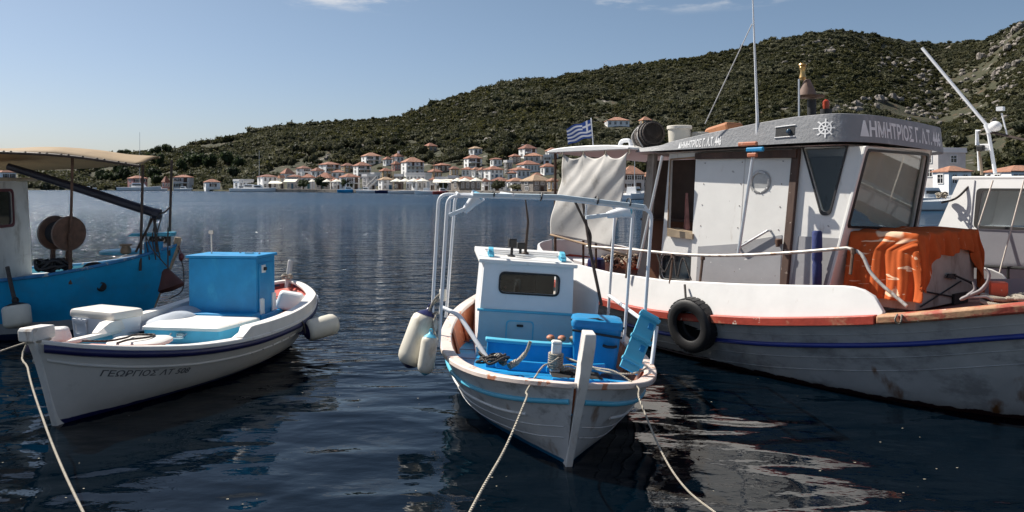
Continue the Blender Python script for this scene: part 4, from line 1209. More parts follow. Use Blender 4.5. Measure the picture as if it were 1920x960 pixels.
# ------------------------------------------------------------------ boats
class Hull:
    """double-curved hull from control stations; x forward, z = 0 at the waterline"""
    def __init__(s, x, bs, zs, bw, xw, flare=0.8, keel=-0.45):
        s.x, s.bs, s.zs, s.bw, s.xw, s.flare, s.keel = x, bs, zs, bw, xw, flare, keel
        s.L = x[-1]
        s.k = np.linspace(0, 1, len(x))
    def st(s, u):
        g = lambda a: float(interp(s.k, a, u))
        return g(s.x), max(g(s.bs), 0.012), g(s.zs), max(g(s.bw), 0.008), g(s.xw)
    def pt(s, u, v, side, out=0.0, drop=0.0):
        """v 0..1 waterline to sheer, v < 0 down to the keel; out = metres outward"""
        X, b, z, w, xw = s.st(u)
        if v >= 0:
            q = s.flare
            y = w + (b - w) * (v ** q if v > 0 else 0)
            x = xw + (X - xw) * v; zz = z * v
        else:
            y = w * (1 + v) ** 0.7 if v > -1 else 0.0
            y = max(y, 0.008)
            x = xw; zz = -s.keel * v
        return Vector((x, side * (y + out), zz - drop))
    def at_z(s, u, z, side, inset=0.0):
        X, b, zs, w, xw = s.st(u)
        v = min(max(z / zs, 0), 1.3)
        y = max(w + (b - w) * v ** s.flare - inset, 0.004)
        return Vector((xw + (X - xw) * v, side * y, z))
    def on_side(s, x, z, side, out=0.0):
        us = np.linspace(0.02, 0.98, 400)
        if not hasattr(s, "_c"):
            s._c = (interp(s.k, s.x, us), interp(s.k, s.zs, us), interp(s.k, s.xw, us))
        X, Z, XW = s._c
        v = np.clip(z / Z, 0, 1.2)
        xx = XW + (X - XW) * v
        u = float(np.interp(x, xx, us))
        p = s.at_z(u, z, side)
        q = s.at_z(min(u + 0.01, 1), z, side)
        t = (q - p); n = Vector((t.y, -t.x, 0)) * (1 if t.x * 0 == 0 else 1)
        n.normalize()
        if n.y * side < 0: n = -n
        return p + n * out
    def skin(s, name, m, parent, nu=64, thick=0.035, z_in=None):
        mb = MB()
        vsn = [-1, -0.7, -0.35, 0, 0.12, 0.24, 0.36, 0.48, 0.6, 0.72, 0.82, 0.91, 1.0]
        for side in (-1, 1):
            mb.grid(lambda a, b: s.pt(a, vsn[int(round(b * 12))], side), nu, 12, flip=(side > 0))
        return mb.build(name, m, parent, smooth=50, fix=False)
    def inner(s, name, m, parent, zd, u0=0.0, u1=1.0, inset=0.05, nu=48):
        """inside of the bulwark from the deck zd(u) up to the sheer"""
        mb = MB()
        for side in (-1, 1):
            def fn(a, b):
                u = u0 + (u1 - u0) * a
                X, bb, zs, w, xw = s.st(u)
                d = min(zd(u), zs - 0.005)
                return s.at_z(u, d + (zs - d) * b, side, inset)
            mb.grid(fn, nu, 3, flip=(side < 0))
        return mb.build(name, m, parent, smooth=50, fix=False)
    def deck(s, name, m, parent, zd, u0=0.0, u1=1.0, inset=0.03, nu=40, hole=None, camber=0.0):
        mb = MB()
        def fn(a, b):
            u = u0 + (u1 - u0) * a
            p = s.at_z(u, zd(u), 1, inset)
            t = 2 * b - 1
            return Vector((p.x, p.y * t, p.z + camber * (1 - t * t)))
        mb.grid(fn, nu, 10, flip=True)
        return mb.build(name, m, parent, smooth=40, fix=False)
    def cap(s, name, m, parent, w_out=0.03, w_in=0.08, th=0.05, u0=0.0, u1=1.0, nu=60, dz=0.0, sides=(-1, 1), bevel=0.012):
        """gunwale cap board along the sheer"""
        mb = MB()
        for side in sides:
            rings = []
            for i in range(nu + 1):
                u = u0 + (u1 - u0) * i / nu
                X, b, z, w, xw = s.st(u)
                a = b + w_out; c = max(b - w_in, 0.003)
                z += dz
                rings.append([(X, side * c, z - th * 0.3), (X, side * a, z - th * 0.5), (X, side * a, z + th * 0.5), (X, side * c, z + th * 0.6)])
            mb.section(rings)
        return mb.build(name, m, parent, smooth=40, bevel=bevel)
    def strake(s, name, m, parent, drop, r=0.02, out=0.005, u0=0.02, u1=0.985, nu=60, sides=(-1, 1), hgt=1.0, n=8):
        """moulding along the side, drop metres below the sheer"""
        mb = MB()
        for side in sides:
            rings = []
            for i in range(nu + 1):
                u = u0 + (u1 - u0) * i / nu
                X, b, z, w, xw = s.st(u)
                d = drop(u) if callable(drop) else drop
                p = s.at_z(u, max(z - d, 0.02), side); p2 = s.at_z(min(u + .01, 1), max(z - d, 0.02), side); p1 = s.at_z(max(u - .01, 0), max(z - d, 0.02), side)
                t = (p2 - p1); nn = Vector((t.y, -t.x, 0)); nn.normalize()
                if nn.y * side < 0: nn = -nn
                ring = []
                for k in range(n):
                    th = 2 * math.pi * k / n
                    ring.append(p + nn * (out + r * math.cos(th)) + Vector((0, 0, r * hgt * math.sin(th))))
                rings.append(ring)
            mb.section(rings)
        return mb.build(name, m, parent, smooth=50)
    def letters(s, name, body, x0, z0, h, side, m, parent, dirx, size_x=1.0, slant=0.0, bold=0.0, slope=0.0, below=None):
        vs, fs = text_shape(body, 1.0, bold)
        H = max(v[1] for v in vs)
        k = h / 0.72
        out = []
        for (a, b) in vs:
            xx = x0 + dirx * (a * k * size_x + b * k * slant); zz = z0 + b * k + slope * (a * k * size_x)
            if below is not None:
                uu = float(np.interp(xx, interp(s.k, s.x, np.linspace(0, 1, 200)), np.linspace(0, 1, 200))); zz = s.st(uu)[2] - below(uu) - h + b * k
            out.append(s.on_side(xx, zz, side, 0.004))
        mb = MB(); mb.add(out, fs)
        return mb.build(name, m, parent, smooth=0, fix=False)

def frame(origin, heading, roll=0.0, pitch=0.0):
    """boat frame: x forward, y to port, roll > 0 lowers port"""
    h = Vector((heading[0], heading[1], 0)).normalized()
    M = Matrix(((h.x, -h.y, 0, origin[0]), (h.y, h.x, 0, origin[1]), (0, 0, 1, 0), (0, 0, 0, 1)))
    return M @ RX(-R(roll)) @ RY(R(pitch))

def fender(label, M, top, bottom, r, group=None, ends=NAVY, name="fender", both=True):
    """inflatable fender: body, coloured ends with eye, hanging from its top"""
    a, b = Vector(top), Vector(bottom)
    L = (b - a).length
    Mz = T(*a) @ (b - a).to_track_quat('Z', 'Y').to_matrix().to_4x4()
    th = thing(name, label, "fender", M @ Mz, group)
    mb = MB(); mb.lathe([(r * 0.62, L * 0.10), (r * 0.92, L * 0.16), (r, L * 0.24), (r, L * 0.78), (r * 0.93, L * 0.86), (r * 0.7, L * 0.93), (r * 0.3, L * 0.965)], 20)
    mb.build("body", FENDER, th, smooth=60)
    mb = MB(); mb.lathe([(r * 0.18, 0.0), (r * 0.25, L * 0.04), (r * 0.5, L * 0.07), (r * 0.74, L * 0.115), (r * 0.80, L * 0.125)], 20)
    mb.tube([(r * 0.22 * math.cos(t), 0, -r * 0.1 + r * 0.22 * math.sin(t)) for t in np.linspace(0, 2 * math.pi, 11)], r * 0.08, 6)
    mb.build("end_cap", ends, th, smooth=60)
    if both:
        mb = MB(); mb.lathe([(r * 0.75, L * 0.915), (r * 0.45, L * 0.96), (r * 0.2, L * 0.99), (r * 0.05, L)], 16); mb.build("end_cap", ends, th, smooth=60)
    return th

def rope(label, pts, r, m=None, group=None, M=None, name="rope", n=7, smoothn=6):
    P = smooth_path(pts, smoothn) if smoothn else [Vector(p) for p in pts]
    mb = MB(); mb.tube(P, r, n)
    o = mb.build(name, m or ROPE, M=M, origin=tuple(P[0]), smooth=60)
    return tag(o, label, "rope", group)
def tangle(c, rad, n, r, seed, flat=0.35):
    """a loose heap of line as one long bent strand"""
    q = np.random.default_rng(seed); c = Vector(c); P = []
    a = 0
    for i in range(n):
        a += q.uniform(0.5, 1.1); d = rad * q.uniform(0.35, 1.0)
        P.append(c + Vector((d * math.cos(a), d * math.sin(a), rad * flat * q.uniform(0, 1))))
    return smooth_path(P, 4)
# ================================================================== small white and blue boat in the middle
MC = frame((0.06, 12.1), (0.080, -0.9968), roll=4.0)
HC = Hull(x=[0, .25, .7, 1.4, 2.3, 3.2, 4.0, 4.7, 5.15, 5.38, 5.5],
          bs=[.03, .38, .70, .96, 1.10, 1.12, 1.03, .80, .50, .22, .04],
          zs=[.93, .86, .75, .66, .59, .55, .56, .61, .67, .71, .73],
          bw=[.02, .15, .42, .70, .86, .84, .66, .34, .14, .05, .015],
          xw=[.25, .42, .8, 1.45, 2.3, 3.2, 3.95, 4.6, 4.98, 5.16, 5.27], flare=0.75)
boat = thing("fishing_boat", "small white and light blue fishing boat tied bow-on under a tube canopy frame", "boat", MC)
HULLC = band_mat("centre_hull_paint", [((0.012, 0.12, 0.24), 0.035), ((0.56, 0.555, 0.54), 9)], 0.32, 0.08,
                 scuff=((0.26, 0.25, 0.24), 0.60, 3.0, (1, 1, 1.6)), rust=((0.22, 0.12, 0.06), 0.66, 4.0), bump=0.12)
HC.skin("hull", HULLC, boat)
CAPC = mat("worn_gunwale", (0.66, 0.56, 0.50), 0.5, 0.1, 5, 0.15, 30, chips=((0.48, 0.19, 0.10), 0.60, 5))
zdC = lambda u: 0.27 if u < 0.50 else min(0.27 + (u - 0.50) * 1.6, 0.46)
HC.inner("bulwark", TERRA, boat, zdC, 0.02, 0.985)
DECKB = mat("blue_deck", (0.010, 0.26, 0.56), 0.38, 0.15, 3, 0.1, 25, stain=((0.05, 0.30, 0.55), 0.60, 0.08, 5, (1, 1, 1)), chips=((0.30, 0.38, 0.42), 0.73, 16))
HC.deck("deck", DECKB, boat, zdC, 0.03, 0.985, camber=0.03)
HC.cap("gunwale", CAPC, boat, 0.03, 0.10, 0.055, 0.0, 0.99)
HC.strake("rub_rail", LBLUE, boat, lambda u: 0.13 + 0.05 * math.sin(u * 3), 0.024, 0.006)
HC.strake("chine_moulding", WHITE, boat, lambda u: 0.27 + 0.05 * math.sin(u * 3), 0.014, 0.002, 0.30, 0.80)
for d_ in (.36, .46):
    HC.strake("plank_edge", HULLC, boat, lambda u: d_ + .05 * math.sin(u * 3), .005, .0005, .12, .96, n=5)
# frames (ribs) standing against the inside of the bulwark
for side in (-1, 1):
    for k in range(9):
        u = 0.14 + 0.085 * k
        p, q = HC.at_z(u, zdC(u), side, 0.075), HC.at_z(u, HC.st(u)[2] - 0.02, side, 0.075)
        mb = MB(); mb.tube([p, q], 0.022, 4); mb.build("rib", TERRA, boat, smooth=0)
# stem post with its curved head
mb = MB()
w = 0.052
prof = [(5.22, -0.25), (5.30, 0.0), (5.42, 0.45), (5.53, 0.76), (5.56, 0.86), (5.565, 0.94), (5.58, 0.98), (5.60, 1.10), (5.58, 1.18)]
back = [(5.42, 1.19), (5.40, 0.95), (5.39, 0.94), (5.37, 0.76), (5.33, 0.64), (5.24, 0.40), (5.15, 0.0), (5.07, -0.25)]
front_w = [0.03, 0.035, 0.042, 0.05, 0.05, 0.06, 0.062, 0.062, 0.058]
loop = prof + back
hw = front_w + [0.058, 0.060, 0.055, 0.06, 0.06, 0.06, 0.05, 0.04]
mb.add([(a, .045 * b - k, b) for (a, b), k in zip(loop, [.82 * h_ for h_ in hw])] + [(a, .045 * b + .82 * k, b) for (a, b), k in zip(loop, hw)],
       [tuple(range(len(loop) - 1, -1, -1)), tuple(range(len(loop), 2 * len(loop)))] +
       [(i, (i + 1) % len(loop), (i + 1) % len(loop) + len(loop), i + len(loop)) for i in range(len(loop))])
STEMW = mat("stem_paint", (0.68, 0.66, 0.62), 0.55, 0.08, 5, 0.3, 30, stain=((0.40, 0.33, 0.27), 0.66, 0.08, 9, (1, 1, 0.3)))
mb.build("stem_post", STEMW, boat, smooth=25, bevel=0.008)
# wheelhouse box
cab = MB()
CF, CB_, cw0, cw1, cz0, cz1 = 2.35, 0.95, 0.58, 0.55, 0.27, 1.40
FR = lambda z: CF - 0.05 * (z - cz0)
CWALL = mat("cabin_white", (0.74, 0.755, 0.76), 0.42, 0.05, 3, 0.1, 14, stain=((0.42, 0.42, 0.40), 0.70, 0.1, 5, (1, 1, 0.4)))
win = round_poly([(-0.34, 1.06), (0.37, 1.06), (0.37, 1.29), (-0.34, 1.29)], 0.07)
cab.panel([(-cw0, cz0), (cw0, cz0), (cw1, cz1), (-cw1, cz1)], [win], lambda a, b, t: (FR(b) - t, a, b), 0.035)
for s in (-1, 1):
    cab.hexa([(CB_, s * cw0, cz0), (CF - .036, s * cw0, cz0), (CF - .036, s * (cw0 - .03), cz0), (CB_, s * (cw0 - .03), cz0),
              (CB_, s * cw1, cz1), (FR(cz1) - .036, s * cw1, cz1), (FR(cz1) - .036, s * (cw1 - .03), cz1), (CB_, s * (cw1 - .03), cz1)])
cabin = cab.build("cabin", CWALL, boat, smooth=20); cabin.location = (0, -.13, 0)
# raised coloured lower panel and mouldings of the front
mb = MB(); mb.hexa([(FR(.40) + .001, -.575, .40), (FR(.40) + .012, -.575, .40), (FR(.40) + .012, .585, .40), (FR(.40) + .001, .585, .40),
                    (FR(.82) + .001, -.575, .82), (FR(.82) + .012, -.575, .82), (FR(.82) + .012, .585, .82), (FR(.82) + .001, .585, .82)])
mb.build("front_panel", mat("pale_blue_panel", (0.36, 0.52, 0.58), 0.4, 0.08, 3, 0.1, 12, stain=((0.40, 0.50, 0.54), 0.6, 0.15, 4, (1, 1, 1))), cabin, smooth=0)
mb = MB(); mb.tube([(FR(.835) + .012, -.60, .835), (FR(.835) + .012, .60, .835)], 0.017, 6); mb.build("moulding", LBLUE, cabin)
lk = round_poly([(-.24, .47), (.10, .47), (.10, .73), (-.24, .73)], .05)
lk2 = round_poly([(-.225, .485), (.085, .485), (.085, .715), (-.225, .715)], .045)
mb = MB(); mb.panel(lk, [lk2], lambda a, b, t: (FR(b) + .0125 + t, a, b), 0.006); mb.build("locker_hatch", LBLUE, cabin, smooth=0)
mb = MB(); mb.box((FR(.67) + .03, -.07, .67), (.03, .08, .025)); mb.build("latch", BLACK, cabin, smooth=0, bevel=.004)
mb = MB(); mb.box((FR(.38) + .02, -.28, .385), (.05, .62, .03)); mb.build("sill", WHITE2, cabin, smooth=0, bevel=.006)
fr2 = round_poly([(-0.36, 1.04), (0.39, 1.04), (0.39, 1.31), (-0.36, 1.31)], 0.08)
mb = MB(); mb.panel(fr2, [win], lambda a, b, t: (FR(b) + .002 + t, a, b), 0.012); wf = mb.build("window", BLACK, cabin, smooth=0)
CG = clear_glass("cabin_glass")
mb = MB(); mb.panel(win, [], lambda a, b, t: (FR(b) - .015 - t, a, b), 0.005); mb.build("pane", CG, wf, smooth=0)
INSIDE = mat("cabin_inside", (0.022, 0.014, 0.011), 0.7, 0.5, 9, chips=((.16, .06, .05), .66, 7))  # reddish patches paint in the window's reflections
mb = MB(); mb.box((1.0, 0, .95), (.03, 1.0, .9)); mb.box((1.6, 0, .40), (1.2, 1.1, .03)); mb.box((1.85, .1, .98), (.25, .8, .03)); mb.box((1.5, .25, 1.1), (.1, .12, .25)); mb.box((1.6, -.2, 1.05), (.12, .25, .12))
mb.build("cabin_lining", INSIDE, cabin, smooth=0)
mb = MB()
mb.hexa([(CB_ - .25, -cw1 - .07, cz1 + .002), (FR(cz1) + .05, -cw1 - .07, cz1 + .002), (FR(cz1) + .05, cw1 + .04, cz1 + .002), (CB_ - .25, cw1 + .04, cz1 + .002),
         (CB_ - .25, -cw1 - .07, cz1 + .075), (FR(cz1) + .05, -cw1 - .07, cz1 + .05), (FR(cz1) + .05, cw1 + .04, cz1 + .05), (CB_ - .25, cw1 + .04, cz1 + .075)])
croof = mb.build("cabin_roof", WHITE, cabin, smooth=0, bevel=.012)
mb = MB()
for k in range(3): mb.tube([(1.2 + .3 * k, -.5, cz1 + .08), (1.2 + .3 * k, .5, cz1 + .08)], .012, 6)
mb.build("roof_batten", WHITE2, croof)
for yy, xx in ((-0.46, 2.0), (0.44, 2.05)):
    mb = MB(); mb.hexa([(xx - .15, yy - .03, cz1 + .06), (xx + .12, yy - .03, cz1 + .06), (xx + .12, yy + .03, cz1 + .06), (xx - .15, yy + .03, cz1 + .06),
                        (xx - .10, yy - .03, cz1 + .17), (xx + .02, yy - .03, cz1 + .15), (xx + .02, yy + .03, cz1 + .15), (xx - .10, yy + .03, cz1 + .17)])
    for k in range(3): mb.box((xx - .10 + .08 * k, yy, cz1 + .09), (.03, .075, .05))
    mb.build("roof_chock", LBLUE, croof, smooth=0, bevel=.006)
mb = MB(); mb.panel(round_poly([(-.30, .50), (.40, .62), (.42, 1.1), (-.25, 1.18)], .03), [], lambda a, b, t: (1.55 + a + .25, .66 + (a + .3) * .30 + t, b), 0.03)
mb.build("cabin_door", WHITE2, cabin, smooth=0)
# antenna and lamps on the roof
pa = hx(MC, 985, 470, 1.55); pt_ = hx(MC, 984, 362, 1.55)
mb = MB(); mb.tube([(1.55, pa.y, cz1 + .05), (1.55, pa.y + .01, cz1 + .5), (1.55, pt_.y, pt_.z)], [.022, .016, .006], 8); mb.lathe([(.05, 0), (.05, .03), (.03, .05)], 12, T(1.55, pa.y, cz1 + .06))
tag(mb.build("antenna", DARKW, M=MC, origin=(1.55, pa.y, cz1 + .05)), "thin dark antenna rising from the small boat's cabin roof", "antenna")
def roof_lamp(px, py, x, lb, h=.18):
    q = hx(MC, px, py, x)
    th = thing("work_lamp", lb, "lamp", MC @ T(x, q.y, cz1 + .055), "small lamps on the white cabin roof")
    mb = MB(); mb.lathe([(.05, 0), (.05, .015), (.018, .025), (.018, h * .55)], 12); mb.build("stem", BLACK, th)
    mb = MB(); mb.box((0, 0, h * .8), (.06, .105, h * .5), RZ(.3)); lh = mb.build("lamp_head", BLACK, th, smooth=0, bevel=.01)
    mb = MB(); mb.box((.036, 0.01, h * .8), (.012, .08, h * .36), RZ(.3)); mb.build("lens", GLASS, lh, smooth=0)
roof_lamp(960, 465, 1.85, "small black work lamp on a stalk left of the antenna", .22)
roof_lamp(976, 465, 1.7, "small black box lamp beside the foot of the antenna", .17)

# foredeck furniture: curved coaming, well, hatch, bitts
def curved(y0, y1, x, z0, z1, th, bow, m, name, n=16, over=0.0):
    mb = MB(); rings = []
    for i in range(n + 1):
        y = y0 + (y1 - y0) * i / n; t = 2 * i / n - 1
        xx = x + bow * (1 - t * t)
        rings.append([(xx - th / 2 - over, y, z0), (xx + th / 2 + over, y, z0), (xx + th / 2 + over, y, z1), (xx - th / 2 - over, y, z1)])
    mb.section(rings); return mb.build(name, m, boat, smooth=30, bevel=.008)
curved(-.62, .70, 2.95, .28, .58, .06, .10, DECKB, "coaming")
curved(-.64, .72, 2.95, .582, .62, .12, .10, LBLUE, "coaming_cap")
mb = MB(); mb.box((2.6, -.02, .30), (.52, 1.15, .02)); mb.build("well_floor", mat("well_floor_shadow", (0.03, 0.022, 0.018), .8, .3, 4), boat, smooth=0)  # shadow in the well painted as a near-black floor
for x0 in (1.6, 2.1, 2.6):
    mb = MB(); mb.box((x0, -.76, .297), (.018, .36, .006)); mb.build("deck_seam", NAVY, boat, smooth=0)
curved(-.55, .62, 3.55, .42, .52, .05, .12, DECKB, "deck_beam")
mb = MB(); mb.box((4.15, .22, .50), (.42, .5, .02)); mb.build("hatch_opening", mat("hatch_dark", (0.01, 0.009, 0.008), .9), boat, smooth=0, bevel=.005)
mb = MB(); mb.box((4.38, .22, .51), (.05, .56, .05)); mb.box((3.92, .22, .508), (.05, .56, .05)); mb.build("hatch_coaming", DECKB, boat, smooth=0, bevel=.006)
mb = MB(); mb.box((3.98, .02, .63), (.095, .095, .32)); mb.box((3.98, .02, .805), (.115, .115, .03), top=.8)
mb.build("samson_post", STEMW, boat, smooth=0, bevel=.014)
mb = MB()
for k in range(7):
    z = .55 + .022 * k
    mb.tube([(3.98 + .068 * math.cos(t), .02 + .068 * math.sin(t), z + .004 * math.sin(2 * t + k)) for t in np.linspace(0, 2 * math.pi, 15)[:-1]], .0125, 6, closed=True)
mb.tube(tangle((4.0, .16, .52), .13, 22, .011, 5), .011, 6)
tag(mb.build("rope_coil", ROPE, M=MC, origin=(3.98, .02, .6), smooth=60), "pale rope wound round the samson post on the small boat's foredeck", "rope")
mb = MB(); mb.tube(tangle((4.05, -.62, .56), .17, 40, .012, 9, .6), .012, 6)
tag(mb.build("rope_heap", ROPED, M=MC, origin=(4.05, -.62, .6), smooth=60), "dark tangled line heaped by the foot of the bent white tube", "rope")
mb = MB(); mb.tube(smooth_path([(4.02, -.45, .54), (3.95, -.34, .60), (3.9, -.27, .68), (3.9, -.24, .78)], 5), [.035] * 5 + [.025] * 5 + [.018] * 6, 8); mb.tube(smooth_path([(4.05, -.5, .56), (4.0, -.55, .64), (4.08, -.62, .62)], 4), .03, 7)
tag(mb.build("wooden_cleat", ROPE, M=MC, origin=(4.02, -.45, .6), smooth=60), "grey horn cleat sticking up beside the tangled line", "cleat")
for k in range(3):
    mb = MB(); mb.sphere((2.95, .10 + .13 * k, .655), (.06, .05, .035), 8, 6)
    tag(mb.build("float", TERRA if k < 2 else WOOD, M=MC, origin=(2.95, .10 + .13 * k, .62)), ["left one of three small brown floats on the light blue coaming", "middle one of three small brown floats on the light blue coaming", "right one of three small brown floats on the light blue coaming"][k], "float", "brown floats on the coaming")

# tube canopy frame
fr = MB(); TZ = 2.20
def hoop(x, y=1.06, px=838, pb=825):
    zb = .62
    yl, yb = hx(MC, px, 390, x).y, hx(MC, pb, 600, x).y
    return rect_path([(x, yb, zb), (x, yl, TZ), (x, -.07, TZ + .05), (x, y - .06, TZ), (x, y - .06, zb)], .11, 6)
for k, (x, px, pb) in enumerate(((3.62, 838, 826), (2.75, 821, 810), (1.75, 852, 836))):
    mb = MB(); mb.tube(hoop(x, 1.06, px, pb), .019, 8); mb.build("frame_hoop", WTUBE, boat, smooth=60)
for y, z in ((-1.07, TZ + .02), (-.5, TZ + .055), (.38, TZ + .055), (.92, TZ + .02)):
    mb = MB(); mb.tube([(1.72, y, z), (3.66, y, z)], .017, 8); mb.build("frame_rail", WTUBE, boat, smooth=60)
mb = MB(); rings = []
for i in range(13):
    y = -.92 + 1.84 * i / 12
    z = TZ + .09 - .045 * abs(2 * i / 12 - 1)
    rings.append([(3.56, y, z - .03), (3.65, y, z - .035), (3.66, y, z + .0), (3.56, y, z + .004)])
mb.section(rings); mb.build("furled_cover", mat("furled_canvas_blue", (0.46, 0.55, 0.60), .7, .15, 5, .3, 20), boat, smooth=40)
for y in (-.7, -.2, .4, .75):
    mb = MB(); mb.tube([(3.58 + .10 * math.cos(t), y, TZ + .06 + .045 * math.sin(t)) for t in np.linspace(0, 2 * math.pi, 13)[:-1]], .008, 5, closed=True); mb.build("tie", BLACK, boat)
# bent white tubes at the gunwale
a = hx(MC, 818, 590, 3.6); b = hx(MC, 852, 606, 3.75); c = hx(MC, 893, 676, 4.15)
mb = MB(); mb.tube(rect_path([(3.55, -1.16, 1.02), (3.72, -.98, .98), (4.1, -.66, .60)], .08, 5), .024, 8); mb.build("bent_rail", WTUBE, boat, smooth=60)
mb = MB(); mb.tube([(1.75, 1.0, 1.02), (3.62, 1.07, .96)], .024, 8); mb.build("side_rail", WTUBE, boat, smooth=60)
mb = MB(); mb.tube([(3.75, 1.10, .98), (3.95, 1.02, .62)], .022, 8); mb.build("side_stay", WTUBE, boat, smooth=60)
# two fish lamps under the frame
LAMPW = mat("lamp_housing", (0.60, 0.66, 0.70), .4, .08, 4)
def fish_lamp(p0, p1, p2, label):
    """arm from p0 to p1, flared head from p1 to p2"""
    p0, p1, p2 = Vector(p0), Vector(p1), Vector(p2)
    th = thing("fish_lamp", label, "lamp", MC @ T(*p0), "fish lamps hanging under the tube frame")
    Q = (p1 - p0).to_track_quat('Z', 'X').to_matrix().to_4x4(); L = (p1 - p0).length
    mb = MB(); mb.box((0, 0, L / 2), (.045, .075, L), None, .9)
    o = mb.build("arm", LAMPW, th, smooth=0, bevel=.01, M=None); o.matrix_local = Q
    Q2 = T(*(p1 - p0)) @ (p2 - p1).to_track_quat('Z', 'X').to_matrix().to_4x4(); L2 = (p2 - p1).length
    mb = MB(); mb.lathe([(.035, -.05), (.045, 0), (.055, L2 * .45), (.085, L2 * .95), (.09, L2), (.075, L2 * .96)], 14); o = mb.build("shade", WTUBE, th, smooth=40); o.matrix_local = Q2
    mb = MB(); mb.sphere((0, 0, L2 * .86), (.065, .065, .055), 12, 8); b_ = mb.build("bulb", LBLUE, o, smooth=60)
    mb = MB(); mb.tube([(0, 0, .02), (0, 0, (MC.inverted() @ (MC @ p0)).z * 0 + (TZ - p0.z))], .012, 6); mb.build("hanger", WTUBE, th)
fish_lamp(hx(MC, 842, 404, 3.2), hx(MC, 876, 390, 3.2), hx(MC, 897, 366, 3.25), "left fish lamp, pale, its flared end tilted up under the tube frame")
fish_lamp(hx(MC, 1098, 408, 3.1), hx(MC, 1146, 402, 3.1), hx(MC, 1182, 394, 3.15), "right fish lamp, pale, lying level under the tube frame")
# dark poles standing at the right side
a, b = hx(MC, 1092, 372, 1.9), hx(MC, 1128, 572, 2.3)
mb = MB(); mb.tube([(1.9, a.y, a.z), (2.1, (a.y + b.y) / 2 - .02, (a.z + b.z) / 2), (2.3, b.y, b.z)], [.018, .022, .02], 7)
tag(mb.build("boat_hook", DARKW, M=MC, origin=tuple((2.3, b.y, b.z))), "long dark bent pole leaning under the right side of the tube frame", "pole")
a, b = hx(MC, 1078, 378, 2.0), hx(MC, 1108, 440, 2.05)
mb = MB(); mb.tube(rect_path([(2.0, a.y, a.z), (2.05, b.y, b.z), (2.05, b.y, b.z - .25)], .05), .016, 7)
tag(mb.build("boat_hook", DARKW, M=MC, origin=(2.0, a.y, a.z)), "short dark rod crossing behind the long bent pole", "pole")

# blue fish tub
tub = thing("fish_tub", "blue plastic fish tub with a strapped lid standing right of the cabin", "tub", MC @ T(3.05, .60, .36) @ RZ(R(-8)) @ Matrix.Diagonal((.95, .92, 1.12, 1)))
mb = MB(); rings = []
for z, k in ((0, .84), (.02, .87), (.40, .97), (.43, 1.0)):
    rings.append([(x * k, y * k, z) for x, y in round_poly([(-.24, -.30), (.24, -.30), (.24, .30), (-.24, .30)], .07)])
TUBM = mat("blue_plastic", (0.010, 0.21, 0.44), 0.45, 0.14, 4, .06, 15)
mb.section(rings); mb.build("body", TUBM, tub, smooth=40)
mb = MB(); rings = []
for z, k in ((.432, 1.04), (.47, 1.05), (.50, 1.0), (.515, .85)):
    rings.append([(x * k, y * k, z) for x, y in round_poly([(-.24, -.30), (.24, -.30), (.24, .30), (-.24, .30)], .07)])
mb.section(rings); mb.build("lid", TUBM, tub, smooth=40)
mb = MB(); mb.tube([(.262, -.3, .40), (.262, .3, .36)], .012, 6); mb.tube([(.262, -.12, .40), (.262, -.12, .20)], .012, 6); mb.tube([(.10, -.32, .48), (.20, 0, .52), (.22, .32, .45)], .012, 6); mb.build("strap", BLACK, tub)
mb = MB(); mb.tube([(.245, .08, .27), (.275, .12, .265), (.275, .2, .265), (.245, .24, .27)], .015, 6); mb.build("handle", BLACK, tub)
# light blue boarding plank with cleats
pl = thing("boarding_plank", "light blue boarding plank with three cleats leaning on the right gunwale", "plank", None)
foot = hx(MC, 1180, 690, 4.05); head = hx(MC, 1218, 592, 3.72)
ax = (head - foot); Lp = ax.length
pl.matrix_world = MC @ T(*foot) @ Matrix((ax.normalized().cross(Vector((-1, -.35, .3)).normalized()).normalized(), Vector((0, 0, 0)), Vector((0, 0, 0)))).to_4x4() if False else MC @ T(*foot) @ ax.to_track_quat('Z', 'X').to_matrix().to_4x4() @ RZ(R(38))
mb = MB(); mb.box((0, 0, Lp / 2), (.028, .20, Lp + .06)); mb.build("board", LBLUE, pl, smooth=0, bevel=.006)
for k in range(3):
    mb = MB(); mb.box((.040, 0, .06 + k * (Lp - .1) / 2.0), (.05, .235, .035)); mb.build("cleat", LBLUE, pl, smooth=0, bevel=.005)
    if k:
        mb = MB(); mb.box((.018, .05, -.02 + k * (Lp - .1) / 2.0), (.012, .055, .07)); mb.build("hand_hole", BLUE, pl, smooth=0, bevel=.005)

# fenders on the left
fender("large cream fender with navy top hanging left of the small blue and white boat", MC, hx(MC, 806, 578, 3.55) , hx(MC, 764, 690, 3.65), .15, "fenders of the small blue and white boat")
fender("smaller cream fender hanging nearest the bow of the small blue and white boat", MC, hx(MC, 808, 622, 3.85), hx(MC, 796, 704, 3.9), .085, "fenders of the small blue and white boat", ends=LBLUE)
fs = [hx(MC, 822, 560, 3.6), hx(MC, 810, 575, 3.55), hx(MC, 804, 600, 3.6), hx(MC, 812, 620, 3.75), hx(MC, 808, 632, 3.85)]
rope("knotted lashings holding the two cream fenders to the frame post", fs + [hx(MC, 818, 640, 3.85), hx(MC, 812, 606, 3.7), hx(MC, 819, 585, 3.62), hx(MC, 806, 592, 3.6), hx(MC, 816, 560, 3.6), hx(MC, 824, 552, 3.6)], .011, M=MC, name="fender_lashing")
fender("short cream fender standing upright behind the left canopy posts", MC, hx(MC, 830, 538, 2.0), hx(MC, 831, 566, 2.0), .045, "fenders of the small blue and white boat")

